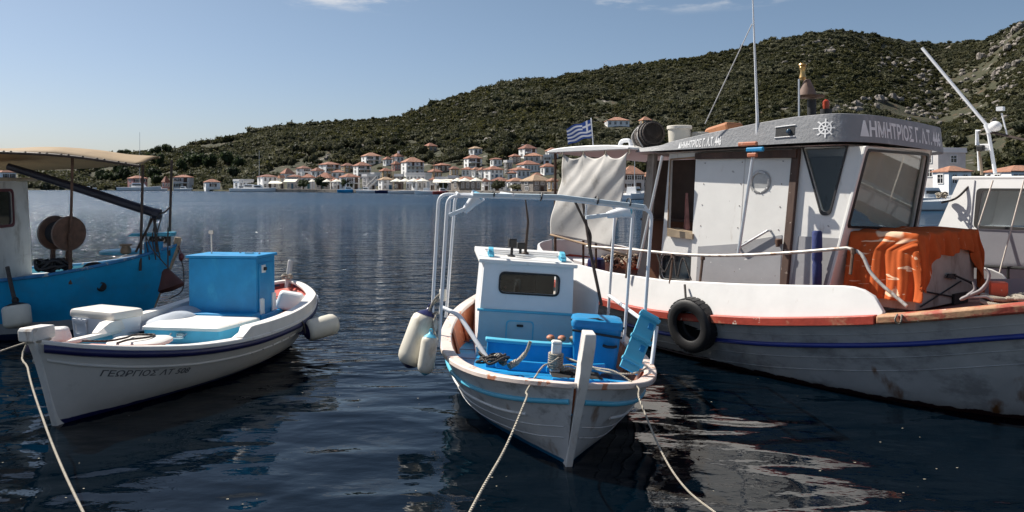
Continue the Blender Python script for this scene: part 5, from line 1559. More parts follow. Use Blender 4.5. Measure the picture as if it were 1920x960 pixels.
# mooring lines
W = lambda px, py, Y: MC.inverted() @ at(px, py, Y)
rope("mooring rope running from the samson post over the left bow down to the quay", [(4.02, .05, .66), (4.5, -.10, .70), (5.02, -.27, .745), (5.17, -.34, .69), W(985, 752, 5.7), W(945, 845, 4.9), W(905, 915, 4.3), W(868, 985, 3.8)], .008, M=MC, name="mooring_rope")
rope("second mooring rope over the right bow trailing down into the dark water", [(4.02, .12, .66), (4.6, .30, .70), (4.93, .46, .73), (5.03, .56, .68), W(1200, 752, 6.6), W(1232, 830, 6.3), W(1285, 915, 5.7), W(1350, 968, 5.2)], .008, M=MC, name="mooring_rope")
rope("pale spare line lying along the right bow gunwale", [(4.0, .14, .64), (4.4, .45, .62), (4.62, .62, .66), (4.3, .86, .65), (4.1, .93, .63)], .010, M=MC, name="mooring_rope")
# ================================================================== white boat at lower left
ML = frame((-3.58, 12.95), (-0.19, -0.982), roll=-0.5)
HL = Hull(x=[0, .18, .5, 1.0, 1.6, 2.3, 3.1, 3.9, 4.55, 5.0, 5.2, 5.32],
          bs=[.03, .34, .66, .90, 1.03, 1.07, 1.03, .87, .60, .33, .17, .04],
          zs=[.84, .80, .71, .61, .54, .51, .52, .58, .68, .78, .84, .88],
          bw=[.02, .12, .30, .48, .58, .62, .57, .40, .22, .09, .04, .012],
          xw=[.30, .40, .62, 1.06, 1.62, 2.3, 3.05, 3.8, 4.4, 4.78, 4.95, 5.05], flare=0.62)
bl = thing("fishing_boat", "white open wooden boat with navy rub rail and blue engine box", "boat", ML)
HULLL = band_mat("left_hull_paint", [((0.008, 0.012, 0.07), 0.05), ((0.60, 0.575, 0.53), 9)], 0.35, 0.06, scuff=((0.40, 0.38, 0.34), 0.66, 2.2, (1, 1, 1.6)), bump=0.08)
HL.skin("hull", HULLL, bl)
zdL = lambda u: 0.36 if u < 0.75 else 0.36 + (u - 0.75) * 1.5
zdS = lambda u: 0.62 - u * 0.6
HL.inner("bulwark", LBLUE, bl, lambda u: 0.32, 0.30, 0.99)
HL.inner("stern_bulwark", REDP, bl, lambda u: 0.32, 0.02, 0.30)
LFLOOR = mat("pale_blue_floor", (0.32, 0.52, 0.62), 0.45, .08, 4, .08, 20, stain=((0.45, 0.55, 0.6), .6, .1, 4, (1, 1, 1)))
HL.deck("floor", LFLOOR, bl, lambda u: 0.37, 0.2, 0.80)
REDD = mat("red_stern_deck", (0.50, 0.085, 0.06), 0.45, .15, 4, .08, 20, stain=((0.56, 0.22, 0.17), .58, .08, 6, (1, 1, 1)))
HL.deck("stern_deck", REDD, bl, lambda u: float(HL.st(u)[2]) - .075, 0.02, 0.31, inset=.05)
PINKD = mat("faded_pink_deck", (0.52, 0.20, 0.15), 0.6, .12, 5, .08, 20, stain=((0.62, 0.38, 0.31), .58, .08, 6, (1, 1, 1)))
HL.deck("bow_deck", PINKD, bl, lambda u: float(HL.st(u)[2]) - .045, 0.60, 0.985, inset=.05)
CAPL = mat("cream_gunwale", (0.74, 0.71, 0.66), .5, .06, 5, .1, 25, stain=((.50, .42, .34), .68, .08, 8, (1, 1, 1)))
HL.cap("gunwale", CAPL, bl, 0.02, 0.14, 0.05, 0.0, 0.985)
HL.strake("rub_rail", NAVY, bl, .055, .042, 0.012, 0.03, 0.975, hgt=1.1)
HL.strake("chine_moulding", mat("left_moulding", (0.60, 0.575, 0.53), .35, .06, 3), bl, lambda u: 0.175 + 0.035 * math.sin(u * 3.1), .018, 0.0, 0.03, 0.975)
# bright bolt heads along the moulding
for k in range(7):
    p = HL.on_side(2.9 - .24 * k, HL.st(.5)[2] - .21 + .006 * k, 1, .02)
    mb = MB(); mb.sphere(p, .009, 8, 6); mb.build("bolt", CHROME, bl)
# raised wash board amidships on the near side, with sloped ends
for side in (1, -1):
    mb = MB(); rings = []
    for i in range(31):
        t = i / 30; x = 3.25 - 2.5 * t
        e = min(1, min(t, 1 - t) * 14)
        h = .02 + .115 * e
        p = HL.on_side(x, .5, side, 0); u = float(np.interp(x, interp(HL.k, HL.x, np.linspace(0, 1, 200)), np.linspace(0, 1, 200)))
        X, b, z, w_, xw = HL.st(u)
        rings.append([(x, side * (b + .012), z + .02), (x, side * (b + .012), z + .02 + h), (x, side * (b - .06 - .09 * e), z + .02 + h), (x, side * (b - .16), z + .02)])
    mb.section(rings); mb.build("wash_board", CAPL, bl, smooth=30, bevel=.008)
# stem with block head, stern post
def post(prof, back, hw, m, name, parent):
    loop = prof + back; n = len(loop); mb = MB()
    mb.add([(a, -k, b) for (a, b), k in zip(loop, hw)] + [(a, k, b) for (a, b), k in zip(loop, hw)],
           [tuple(range(n - 1, -1, -1)), tuple(range(n, 2 * n))] + [(i, (i + 1) % n, (i + 1) % n + n, i + n) for i in range(n)])
    return mb.build(name, m, parent, smooth=25, bevel=.012)
post([(4.98, -.2), (5.07, 0), (5.19, .4), (5.30, .74), (5.36, .88), (5.42, .90), (5.43, 1.00), (5.41, 1.03)], [(5.14, 1.02), (5.13, .90), (5.17, .87), (5.18, .74), (5.08, .4), (4.95, 0), (4.86, -.2)],
     [.03, .03, .034, .04, .045, .085, .085, .08, .08, .085, .05, .045, .04, .035, .03], STEMW, "stem_post", bl)
post([(.30, 0), (.12, .5), (.0, .84), (-.05, 1.0), (-.09, 1.16)], [(.0, 1.18), (.05, 1.0), (.10, .82), (.22, .5), (.40, 0)], [.03] * 3 + [.028, .022, .022, .028] + [.03] * 3, STEMW, "stern_post", bl)
# lettering
HL.letters("lettering", "ΓΕΩΡΓΙΟΣ ΛΤ 508", HL.L - .50, .375, .062, 1, mat("letter_grey", (0.10, 0.10, 0.105), .6), bl, -1, 1.35, .12, .012, below=lambda u: 0.205 + 0.035 * math.sin(u * 3.1))
# engine box cabin
ex0, ex1, ey0, ey1, ez0, ez1 = 1.18, 1.72, -.68, .36, .50, 1.36
bxp = thing  # (alias keeps the builder short)
mb = MB(); mb.box(((ex0 + ex1) / 2, (ey0 + ey1) / 2, (ez0 + ez1) / 2), (ex1 - ex0, ey1 - ey0, ez1 - ez0))
cabl = mb.build("engine_cabin", BLUE, bl, smooth=0, bevel=.012)
mb = MB(); mb.box(((ex0 + ex1) / 2, (ey0 + ey1) / 2, ez1 + .02), (ex1 - ex0 + .06, ey1 - ey0 + .06, .035)); lid = mb.build("lid", BLUE, cabl, smooth=0, bevel=.008)
mb = MB(); mb.box((ex0 + .25, .1, ez1 + .05), (.05, .12, .03)); mb.sphere((ex0 + .15, -.1, ez1 + .045), .018, 8, 5); mb.sphere((ex0 + .3, .28, ez1 + .045), .018, 8, 5); mb.build("lid_catch", CHROME, lid)
mb = MB(); mb.box((ex1 + .10, (ey0 + ey1) / 2 - .05, .50), (.22, ey1 - ey0 + .20, .22)); mb.box((ex0 + .15, ey1 + .035, .47), (.75, .06, .20)); mb.build("plinth", BLUE, cabl, smooth=0, bevel=.012)
mb = MB(); mb.panel([(ex0 + .08, .62), (ex1 - .06, .62), (ex1 - .06, 1.28), (ex0 + .08, 1.28)], [], lambda a, b, t: (a, ey1 + .001 + t, b), .014); dr = mb.build("door", BLUE, cabl, smooth=0, bevel=.004)
for xx, zz in ((ex1 - .10, .66), (ex0 + .10, .70)):
    mb = MB(); mb.box((xx, ey1 + .024, zz), (.075, .02, .26)); mb.tube([(xx - .04, ey1 + .035, zz - .12), (xx - .04, ey1 + .035, zz + .12)], .013, 6); mb.build("hinge", WHITE2, dr, smooth=0, bevel=.004)
mb = MB(); mb.box((ex1 - .17, ey1 + .022, 1.20), (.10, .016, .11)); hs = mb.build("hasp", WHITE2, dr, smooth=0, bevel=.004)
mb = MB(); mb.box((ex1 - .18, ey1 + .042, 1.20), (.055, .03, .045)); mb.build("padlock", BLACK, hs, smooth=0, bevel=.004)
mq = hx(ML, 397, 490, 1.45); mt = hx(ML, 396, 434, 1.45)
mb = MB(); mb.tube([(1.45, mq.y, ez1 + .03), (1.45, mt.y, mt.z)], .012, 7); mb.box((1.45, mt.y, mt.z - .01), (.02, .07, .05))
tag(mb.build("light_mast", CHROME, M=ML, origin=(1.45, mq.y, ez1 + .03), smooth=40), "short steel light mast on the blue engine box", "mast")
# hatch box ahead of it: blue sides, white top
mb = MB(); rings = []
for z, k in ((.36, 1.0), (.53, 1.0)):
    rings.append([(2.36 + x * k, -.10 + y * k, z) for x, y in round_poly([(-.42, -.62), (.42, -.55), (.42, .52), (-.42, .62)], .05)])
mb.section(rings); hb = mb.build("hatch_box", LBLUE, bl, smooth=30)
mb = MB(); rings = []
for z, k in ((.533, 1.03), (.57, 1.03), (.585, .98)):
    rings.append([(2.36 + x * k, -.10 + y * k, z) for x, y in round_poly([(-.42, -.62), (.42, -.55), (.42, .52), (-.42, .62)], .05)])
mb.section(rings); mb.build("hatch_top", CAPL, hb, smooth=30)
mb = MB(); mb.tube(rect_path([(2.82, -.22, .50), (2.90, -.20, .46), (2.90, -.02, .46), (2.82, 0, .50)], .02), .012, 6); mb.box((2.8, -.1, .47), (.03, .10, .06)); mb.build("latch", CHROME, hb)
# cool box
cq = hz(ML, 197, 640, .50)
cool = thing("cool_box", "large white cool box with a moulded latch near the bow of the lower left boat", "cool box", ML @ T(hz(ML, 200, 628, .42).x, hz(ML, 200, 628, .42).y, .34) @ RZ(R(-16)) @ Matrix.Diagonal((1.1, 1.12, 1.0, 1)))
COOL = mat("cool_box_plastic", (0.66, 0.69, 0.73), .4, .05, 3, .05, 10)
mb = MB(); rings = []
for z, k in ((0, .90), (.02, .93), (.33, 1.0)):
    rings.append([(x * k, y * k, z) for x, y in round_poly([(-.20, -.38), (.20, -.38), (.20, .38), (-.20, .38)], .05)])
mb.section(rings); mb.build("body", COOL, cool, smooth=40)
mb = MB(); rings = []
for z, k in ((.332, 1.02), (.345, 1.05), (.40, 1.04), (.425, 1.0), (.435, .9)):
    rings.append([(x * k, y * k, z) for x, y in round_poly([(-.20, -.38), (.20, -.38), (.20, .38), (-.20, .38)], .05)])
mb.section(rings); mb.build("lid", mat("cool_box_lid", (0.72, 0.69, 0.62), .4, .05, 3), cool, smooth=40)
lt = MB(); lt.panel(round_poly([(-.30, .09), (-.07, .09), (-.07, .30), (-.30, .30)], .02), [round_poly([(-.275, .115), (-.095, .115), (-.095, .25), (-.275, .25)], .015)], lambda a, b, t: (.188 + .03 * (b / .33) + t, a, b), .014)
for k in range(3): lt.box((.222, -.27 + .09 * k, .298), (.03, .05, .035))
lt.build("latch_plate", COOL, cool, smooth=0, bevel=.004)
# soft white shapes around it
def pillow_box(label, c, d, yaw, name, cat, m=WHITE, top=.85, M=ML, tilt=0):
    mb = MB(); mb.box((0, 0, d[2] / 2), d, None, top)
    o = mb.build(name, m, M=M @ T(*c) @ RZ(R(yaw)) @ RX(R(tilt)), smooth=0, bevel=min(d) * .22, segs=3)
    return tag(o, label, cat)
pillow_box("white plastic can just behind the bow block of the lower left boat", (hz(ML, 104, 636, .74).x, hz(ML, 104, 636, .74).y, .72), (.20, .30, .15), 20, "plastic_can", "can", top=.75)
GREYC = mat("grey_cover_cloth", (0.36, 0.40, 0.45), .7, .12, 4, .3, 14)
mb = MB(); k0 = 0
mb.grid(lambda a, b: (1.2 + 1.55 * a, -.98 + .62 * b, .50 + .17 * math.sin(math.pi * min(1, a * 1.15)) ** .7 * math.sin(math.pi * b) ** .6 + .02 * math.sin(a * 17 + b * 5)), 24, 12)
tag(mb.build("cover", GREYC, M=ML, origin=(2.0, -.7, .5), smooth=60), "bulky grey cloth cover lying along the far side of the lower left boat", "cover")
pillow_box("small white jug between the cool box and the grey cover", (hz(ML, 268, 606, .5).x, hz(ML, 268, 606, .5).y, .46), (.14, .24, .20), -15, "jug", "jug", m=COOL, top=.9)
mb = MB(); rings = []
for z, k in ((0, .92), (.02, 1), (.05, 1), (.07, .9)):
    rings.append([(x * k, y * k, z) for x, y in round_poly([(-.22, -.34), (.24, -.30), (.26, .30), (-.22, .34)], .16, 7)])
mb.section(rings)
tag(mb.build("bow_hatch", CAPL, M=ML @ T(4.0, .18, .60) @ RZ(R(14)), smooth=40), "flat white oval hatch lid lying on the pink bow deck", "hatch lid")
rope("grey line lying across the white hatch lid on the bow deck", [(4.55, -.1, .74), (4.3, .05, .70), (4.12, .1, .70), (3.92, .05, .69), (3.8, .22, .68), (4.0, .3, .69), (4.2, .22, .70), (4.5, .28, .72)], .012, ROPED, M=ML)
# stern: white outboard cowling, bundle, dark ring hatch
th = thing("outboard_motor", "white outboard motor lying tilted behind the blue engine box", "outboard motor", ML @ T(.92, .44, .52) @ RZ(R(25)) @ RX(R(-12)))
mb = MB(); mb.box((0, 0, .14), (.34, .42, .26), None, .82); mb.build("cowling", WHITE2, th, smooth=0, bevel=.05, segs=3)
mb = MB(); mb.box((.0, -.26, .06), (.12, .2, .10)); mb.build("leg", COOL, th, smooth=0, bevel=.02)
mb = MB(); mb.tube([(.08 * math.cos(t), .208, .14 + .05 * math.sin(t)) for t in np.linspace(0, 2 * math.pi, 13)[:-1]], .009, 5, closed=True); mb.build("badge", CHROME, th)
mb = MB(); mb.lathe([(.20, 0), (.20, .02), (.15, .025), (.15, .0)], 24, T(.62, .05, .63))
tag(mb.build("hatch_ring", BLACK, M=ML, origin=(.62, .05, .62)), "dark round deck hatch set in the red stern deck", "hatch")
mb = MB(); mb.tube(tangle((.62, .66, .60), .14, 26, .014, 31, .7), .016, 6)
tag(mb.build("rope_bundle", COOL, M=ML, origin=(.62, .66, .58), smooth=60), "white and blue bundle of line on the stern quarter beside the long fender", "rope")
mb = MB(); mb.sphere((.72, .55, .60), (.12, .10, .08), 12, 8); tag(mb.build("float", TERRA, M=ML, origin=(.72, .55, .55)), "orange float under the bundle of line at the stern", "float")
mb = MB(); mb.tube(tangle((.12, .03, .88), .10, 26, .012, 33, .9), .012, 6)
tag(mb.build("rope_bundle", ROPE, M=ML, origin=(.12, .03, .85), smooth=60), "pale rope bunched round the stern post", "rope")
mb = MB(); mb.tube([(.5, -.5, .70), (1.0, -.62, .95)], .03, 7); mb.box((1.0, -.62, .95), (.1, .06, .16))
tag(mb.build("tiller", BLACK, M=ML, origin=(.5, -.5, .7)), "black handle showing left of the blue engine box", "tiller")
# side fender: navy end towards the bow
fender("long cream fender with a navy end at the lower left boat's stern quarter", ML, hx(ML, 566, 624, 1.65), hx(ML, 636, 604, 1.25), .15)
rope("dark lashing tying the long cream fender to the gunwale", [HL.on_side(1.72, .34, 1, .14), HL.on_side(1.78, .48, 1, .06), HL.on_side(1.75, .56, 1, -.05)], .014, ROPED, M=ML)
# mooring lines
WLn = lambda px, py, Y: ML.inverted() @ at(px, py, Y)
rope("pale mooring rope hanging from the bow block down to the lower edge of the view", [(5.36, -.03, .90), (5.38, -.04, .85), WLn(52, 690, 7.2), WLn(84, 795, 6.2), WLn(120, 885, 5.4), WLn(168, 985, 4.7)], .009, M=ML, name="mooring_rope")
mb = MB(); mb.tube([Vector((5.24 + .10 * math.cos(t), .075 * math.sin(t), .885)) for t in np.linspace(0, 2 * math.pi, 15)[:-1]], .013, 6, closed=True)
tag(mb.build("rope_loop", ROPE, M=ML, origin=(5.24, 0, .885), smooth=60), "rope loop tied round the neck of the bow block", "rope")
rope("thin pale line running from the bow block out of view to the left", [(5.33, -.06, .88), WLn(20, 652, 7.8), WLn(-60, 680, 7.6)], .009, M=ML, name="mooring_rope")
# ================================================================== blue boat with a tan canopy, behind on the left
MB0 = frame((-14.55, 12.62), (0.996, 0.09), roll=0)
HB = Hull(x=[0, 1, 3, 5, 6.4, 7.4, 8.1, 8.6, 8.85, 9.0], bs=[.8, 1.1, 1.3, 1.34, 1.24, 1.03, .76, .44, .2, .04],
          zs=[.95, .88, .85, .86, .92, 1.01, 1.13, 1.25, 1.33, 1.38], bw=[.6, .9, 1.1, 1.15, 1.0, .74, .45, .2, .08, .015],
          xw=[.3, 1.1, 3, 5, 6.3, 7.2, 7.85, 8.25, 8.42, 8.52], flare=.8)
bb = thing("fishing_boat", "blue hulled fishing boat with a tan canopy and net drum at the far left", "boat", MB0)
HULLB = band_mat("back_hull_paint", [((0.008, 0.02, 0.06), 0.10), ((0.40, 0.41, 0.42), 0.27), ((0.012, 0.34, 0.64), 9)], .4, .12,
                 scuff=((0.03, 0.30, 0.55), .58, 2.5, (1, 1, 1)), rust=((0.03, 0.03, 0.03), .72, 5), bump=.15, edge=.01)
HB.skin("hull", HULLB, bb)
BDECK = mat("pale_worn_deck", (0.46, 0.50, 0.50), .55, .12, 4, .1, 20, stain=((0.25, 0.36, 0.42), .6, .1, 5, (1, 1, 1)))
HB.inner("bulwark", LBLUE, bb, lambda u: .8, .02, .985)
HB.deck("deck", BDECK, bb, lambda u: float(HB.st(u)[2]) - .10, .03, .985, camber=.05)
HB.cap("gunwale", mat("worn_blue_rail", (0.015, 0.16, 0.36), .6, .3, 6, .3, 30, chips=((0.30, 0.36, 0.38), .58, 9)), bb, .02, .07, .05)
th_post = post([(8.55, -.1), (8.62, .3), (8.86, .9), (9.02, 1.3), (9.06, 1.5)], [(8.96, 1.52), (8.92, 1.3), (8.74, .9), (8.48, .3), (8.4, -.1)], [.035] * 10, mat("worn_stem", (0.40, 0.30, 0.20), .7, .3, 5, .3, 25), "stem_post", bb)
# white wheelhouse: its front, with one window, looks along the deck
wx = hy(MB0, 61, 430, .60).x
XB = lambda z: wx - .04 * (z - .75)
p0, p1 = hx(MB0, -30, 360, wx - .05), hx(MB0, 23, 420, wx - .05)
wn_ = round_poly([(p0.y, p1.z), (p1.y, p1.z), (p1.y, p0.z), (p0.y, p0.z)], .07)
BWHITE = mat("back_white", (0.62, 0.60, 0.56), .5, .1, 3, .1, 12, stain=((.33, .29, .24), .62, .12, 4, (1, 1, .35)))
mb = MB(); mb.panel([(-.95, .75), (.60, .75), (.57, 2.44), (-.92, 2.44)], [wn_], lambda a, b, t: (XB(b) - t, a, b), .05)
wh = mb.build("wheelhouse", BWHITE, bb, smooth=0)
mb = MB()
for y0, y1 in ((-.95, -.90), (.55, .60)):
    mb.hexa([(wx - 2.2, y0, .75), (wx - .052, y0, .75), (wx - .052, y1, .75), (wx - 2.2, y1, .75), (wx - 2.2, y0 * .965, 2.44), (XB(2.44) - .052, y0 * .965, 2.44), (XB(2.44) - .052, y1 * .965, 2.44), (wx - 2.2, y1 * .965, 2.44)])
mb.build("side_wall", BWHITE, wh, smooth=0)
mb = MB(); mb.box((wx - 1.1, -.17, 2.475), (2.32, 1.66, .06)); mb.build("roof", mat("back_roof_edge", (0.40, 0.33, 0.24), .7, .2, 4), wh, smooth=0, bevel=.015)
fo = round_poly([(p0.y - .04, p1.z - .045), (p1.y + .045, p1.z - .045), (p1.y + .045, p0.z + .045), (p0.y - .04, p0.z + .045)], .1)
mb = MB(); mb.panel(fo, [wn_], lambda a, b, t: (XB(b) + .002 + t, a, b), .012); wf = mb.build("window", mat("maroon_frame", (.10, .012, .016), .5, .2, 5), wh, smooth=0)
mb = MB(); mb.panel(wn_, [], lambda a, b, t: (XB(b) - .02 - t, a, b), .01); mb.build("pane", GLASS, wf, smooth=0)
mb = MB(); mb.hexa([(XB(1.2) + .001, -.9, 1.16), (XB(1.2) + .008, -.9, 1.16), (XB(1.2) + .008, .585, 1.16), (XB(1.2) + .001, .585, 1.16), (XB(1.2) + .001, -.9, 1.2), (XB(1.2) + .006, -.9, 1.2), (XB(1.2) + .006, .585, 1.2), (XB(1.2) + .001, .585, 1.2)]); mb.build("moulding", BWHITE, wh, smooth=0)
# canopy: tan tarpaulin on four poles
TAN = mat("tan_tarpaulin", (0.29, 0.20, 0.105), .75, .08, 2, .15, 10, stain=((.23, .155, .08), .62, .1, 2, (1, 1, 1)))
A = [hy(MB0, -60, 281, -1.2), hy(MB0, 135, 291, -1.2), hy(MB0, 262, 309, -1.15)]
tip = hy(MB0, 300, 297, -.6)
far = [hy(MB0, -60, 319, 1.25), hy(MB0, 140, 316, 1.25), tip]
ridge_ = [hy(MB0, -60, 276, -.5), hy(MB0, 150, 273, -.5), hy(MB0, 292, 294, -.6)]
xs_ = np.linspace(0, 1, 25)
def along(P, t):
    q = smooth_path(P, 12); return q[int(round(t * (len(q) - 1)))]
mb = MB(); rings = []
for t in xs_:
    a, r_, f = along(A, t), along(ridge_, t), along(far, t)
    row = []
    for k in range(9):
        s = k / 8
        p = a * (1 - s) ** 2 + (r_ * 1.75 - a * .5 - f * .25) * (2 * s * (1 - s)) + f * s ** 2
        p.z += .006 * math.sin(t * 19 + s * 3) * math.sin(math.pi * s) - .025 * abs(math.sin(t * math.pi * 2)) * (1 - s)
        row.append(p)
    rings.append(row)
mb.section(rings, closed_ring=False)
cano = thing("canopy", "tan tarpaulin canopy on thin dark poles over the blue boat's deck", "canopy", MB0)
tp = mb.build("tarpaulin", TAN, cano, smooth=60); sd = tp.modifiers.new("thick", 'SOLIDIFY'); sd.thickness = .012
mb = MB(); mb.tube([p + Vector((0, -.01, -.02)) for p in smooth_path(A, 8)], .022, 6); mb.build("edge_bar", DARKW, cano)
for q in range(16):
    p = along(A, q / 15); mb = MB(); mb.tube([p + Vector((.018 * math.cos(t), -.012 + .0 * t, -.015 + .022 * math.sin(t))) for t in np.linspace(0, 2 * math.pi, 9)[:-1]], .007, 5, closed=True); mb.build("lacing", BLACK, cano)
for (px, top, bot, yy, m_) in ((134, 291, 500, -.98, IRON), (266, 309, 496, -.90, DARKW), (320, 300, 468, -.45, DARKW)):
    for _ in range(4):
        q_ = hy(MB0, px - 3, bot, yy); yy = -max(float(interp(HB.x, HB.bs, q_.x)) - .05, .04)
    a, b = hy(MB0, px + 2, top, yy), hy(MB0, px - 3, bot, yy)
    mb = MB(); mb.tube([(b.x, yy, b.z - .1), (a.x, yy, a.z)], .022, 8); mb.build("pole", m_, cano)
# boom
a, b = hy(MB0, 15, 312, -.3), hy(MB0, 292, 400, -.25)
mb = MB(); mb.tube([(a.x, -.3, a.z), ((a.x + b.x) / 2, -.28, (a.z + b.z) / 2 + .01), (b.x, -.25, b.z)], [.055, .07, .075], 10); mb.tube([(b.x - .03, -.25, b.z), (b.x + .07, -.25, b.z - .02)], .09, 10)
tag(mb.build("boom", mat("dark_spar", (0.018, 0.02, 0.034), .5, .3, 5, .1, 20), M=MB0, origin=(b.x, -.25, b.z)), "thick dark boom sloping down from the wheelhouse to the blue boat's bow", "boom")
c1, c2 = hy(MB0, 320, 386, -.45), hy(MB0, 292, 400, -.25)
rope("dark rope from the boom's end to the forward canopy pole", sag((b.x, -.25, b.z), (c1.x, -.45, c1.z), .05, 8), .014, ROPED, M=MB0)
# stand under the boom end: legs, crosstree, box
bs_ = thing("boom_gallows", "blue crosstree and dark legs holding up the boom at the blue boat's bow", "gallows", MB0 @ T(b.x - .05, -.25, HB.st(.93)[2]))
zg = b.z - HB.st(.93)[2]
for dx, dy in ((-.20, -.18), (.05, .18), (.12, -.15)):
    mb = MB(); mb.tube([(dx, dy, -.05), (0.02, 0, zg - .04)], .02, 6); mb.build("leg", DARKW, bs_)
zc = hy(MB0, 275, 443, -.25).z - HB.st(.93)[2]
mb = MB(); mb.hexa([(-.38, -.07, zc), (.34, -.07, zc), (.34, .07, zc), (-.38, .07, zc), (-.30, -.09, zc + .05), (.36, -.09, zc + .07), (.36, .09, zc + .07), (-.30, .09, zc + .05)]); mb.build("crosstree", LBLUE, bs_, smooth=0, bevel=.012)
mb = MB(); mb.box((.02, 0, zc - .19), (.24, .2, .2)); mb.build("box", BLUE, bs_, smooth=0, bevel=.01)
for k, dx in enumerate((-.04, .06, .13)):
    rope(["dark line hanging left of the boom gallows", "dark line hanging in the middle of the boom gallows", "dark line hanging right of the boom gallows"][k],
         [(b.x + dx, -.34, b.z - .03), (b.x + dx - .06, -.4, b.z - .35), (b.x + dx - .02, -.36, b.z - .75)], .010, ROPED, "dark lines at the boom gallows", MB0)
mb = MB(); mb.tube(tangle((8.72, -.05, 1.42), .17, 34, .016, 61, 1.0), .017, 6)
tag(mb.build("rope_heap", ROPED, M=MB0, origin=(8.72, -.05, 1.4), smooth=60), "dark ropes heaped round the stem of the blue boat", "rope")
# net drum
dq = hy(MB0, 116, 437, -.75)
drum = thing("net_drum", "dark net drum with two rusty discs beside the blue boat's wheelhouse", "net drum", MB0 @ T(dq.x, -.75, .95))
zd_ = dq.z - .95
Q = T(0, 0, zd_) @ RZ(R(52)) @ RX(R(90))
for s in (-1, 1):
    mb = MB(); mb.lathe([(.02, -.03), (.23, -.03), (.262, -.012), (.268, .012), (.23, .02), (.10, .0), (.02, -.0)], 28, Q @ T(0, 0, s * .20) @ (RX(math.pi) if s < 0 else Matrix.Identity(4))); mb.build("disc", IRON, drum, smooth=40)
    mb = MB(); mb.tube([Q @ Vector((.255 * math.cos(t), .255 * math.sin(t), s * .20)) for t in np.linspace(0, 2 * math.pi, 29)[:-1]], .016, 6, closed=True); mb.build("rim", mat("worn_rim", (.22, .17, .14), .6, .3, 9), drum)
mb = MB(); mb.lathe([(.17, -.19), (.19, -.1), (.185, 0), (.195, .1), (.17, .19)], 20, Q); mb.build("net_roll", mat("dark_net", (.012, .012, .014), .9, .4, 20, .8, 70), drum, smooth=60)
for s in (-1, 1):
    mb = MB(); mb.tube([Q @ Vector((0, 0, s * .24)), Vector((.18 * s, -.12 * s, -.1))], .03, 6); mb.tube([Q @ Vector((0, 0, s * .24)), Vector((-.12 + .1 * s, .1, -.1))], .03, 6); mb.build("support", IRON, drum)
mb = MB(); mb.tube(tangle((dq.x - .1, -.8, 1.06), .26, 60, .02, 71, .7), .022, 6)
tag(mb.build("hose_heap", BLACK, M=MB0, origin=(dq.x, -.8, 1.0), smooth=60), "black hoses looped under the net drum", "hose")
tq = hy(MB0, 190, 508, -.42)
for k, dx in enumerate((-.12, .12)):
    mb = MB(); mb.tube([(tq.x + dx + .17 * math.cos(t), -.42 + .03 * math.sin(t), .98 + .13 * math.sin(t)) for t in np.linspace(0, 2 * math.pi, 19)[:-1]], .04, 8, closed=True)
    tag(mb.build("hose_loop", BLACK, M=MB0, origin=(tq.x + dx, -.42, .9), smooth=60), ["black hose loop on the blue rail, nearer the net drum", "black hose loop on the blue rail, nearer the bow"][k], "hose")
# deck hatch and small things
HBq = hy(MB0, 228, 488, .1)
mb = MB(); mb.lathe([(.34, 0), (.34, .04), (.30, .06), (.01, .07)], 24); tag(mb.build("deck_hatch", LBLUE, M=MB0 @ T(HBq.x, .1, HB.st(.84)[2] - .06), smooth=40), "round pale blue hatch on the blue boat's foredeck", "hatch")
mb = MB(); mb.lathe([(.05, 0), (.08, .02), (.085, .07), (.06, .12), (.065, .14)], 14); mb.box((0, 0, .15), (.16, .08, .03))
tag(mb.build("mooring_bitt", WOOD, M=MB0 @ T(HBq.x + .18, -.2, HB.st(.86)[2] - .06), smooth=40), "worn bitt on the foredeck of the blue boat", "bitt")
# anchor-shaped red plate and hull fittings hanging at the bow
a = hy(MB0, 312, 520, -1.05)
th = thing("hanging_float", "dark red conical float hanging on ropes against the blue boat's bow", "float", MB0 @ T(a.x, -.98, a.z))
mb = MB(); mb.lathe([(.02, .13), (.06, .10), (.12, -.02), (.20, -.16), (.17, -.21), (.02, -.23)], 14, RY(R(-18))); mb.build("body", mat("dark_red_float", (.07, .02, .014), .7, .3, 5), th, smooth=40)
mb = MB(); mb.tube([(0, 0, .12), (-.05, .15, .45), (-.08, .25, .75)], .012, 6); mb.tube([(.02, 0, .12), (-.28, .12, .42), (-.40, .2, .62)], .010, 6); mb.build("line", ROPED, th)
a = hy(MB0, 340, 482, -.05)
mb = MB(); mb.sphere((a.x, -.05, a.z), (.045, .045, .07), 10, 8); mb.tube([(a.x, -.05, a.z + .06), (9.0, -.02, 1.42)], .008, 5)
tag(mb.build("small_float", mat("maroon_float", (.12, .015, .02), .5), M=MB0, origin=(a.x, -.05, a.z)), "tiny maroon float at the tip of the blue bow", "float")
p = HB.on_side(8.05, .78, -1, .004)
mb = MB(); mb.lathe([(.075, 0), (.075, .02), (.055, .025), (.05, .005)], 16, T(*p) @ RX(R(90))); mb.build("hawse_hole", BLACK, bb, smooth=40)
p0 = HB.on_side(6.95, 1.05, -1, .02)
fender("round grey fender on a dark rope against the blue hull behind the cool box", MB0, p0 + Vector((.12, -.12, -.40)), p0 + Vector((.18, -.16, -.80)), .19, ends=BLACK, both=False)
rope("dark rope holding the round grey fender", [p0 + Vector((-.08, .05, .1)), p0 + Vector((.0, -.03, -.1)), p0 + Vector((.12, -.12, -.42))], .03, ROPED, M=MB0)
rope("dark loop of line hanging off the stem of the blue boat", [(9.02, -.03, 1.3), (9.12, -.08, .95), (9.08, -.1, .6), (8.9, -.12, .5)], .010, ROPED, M=MB0)
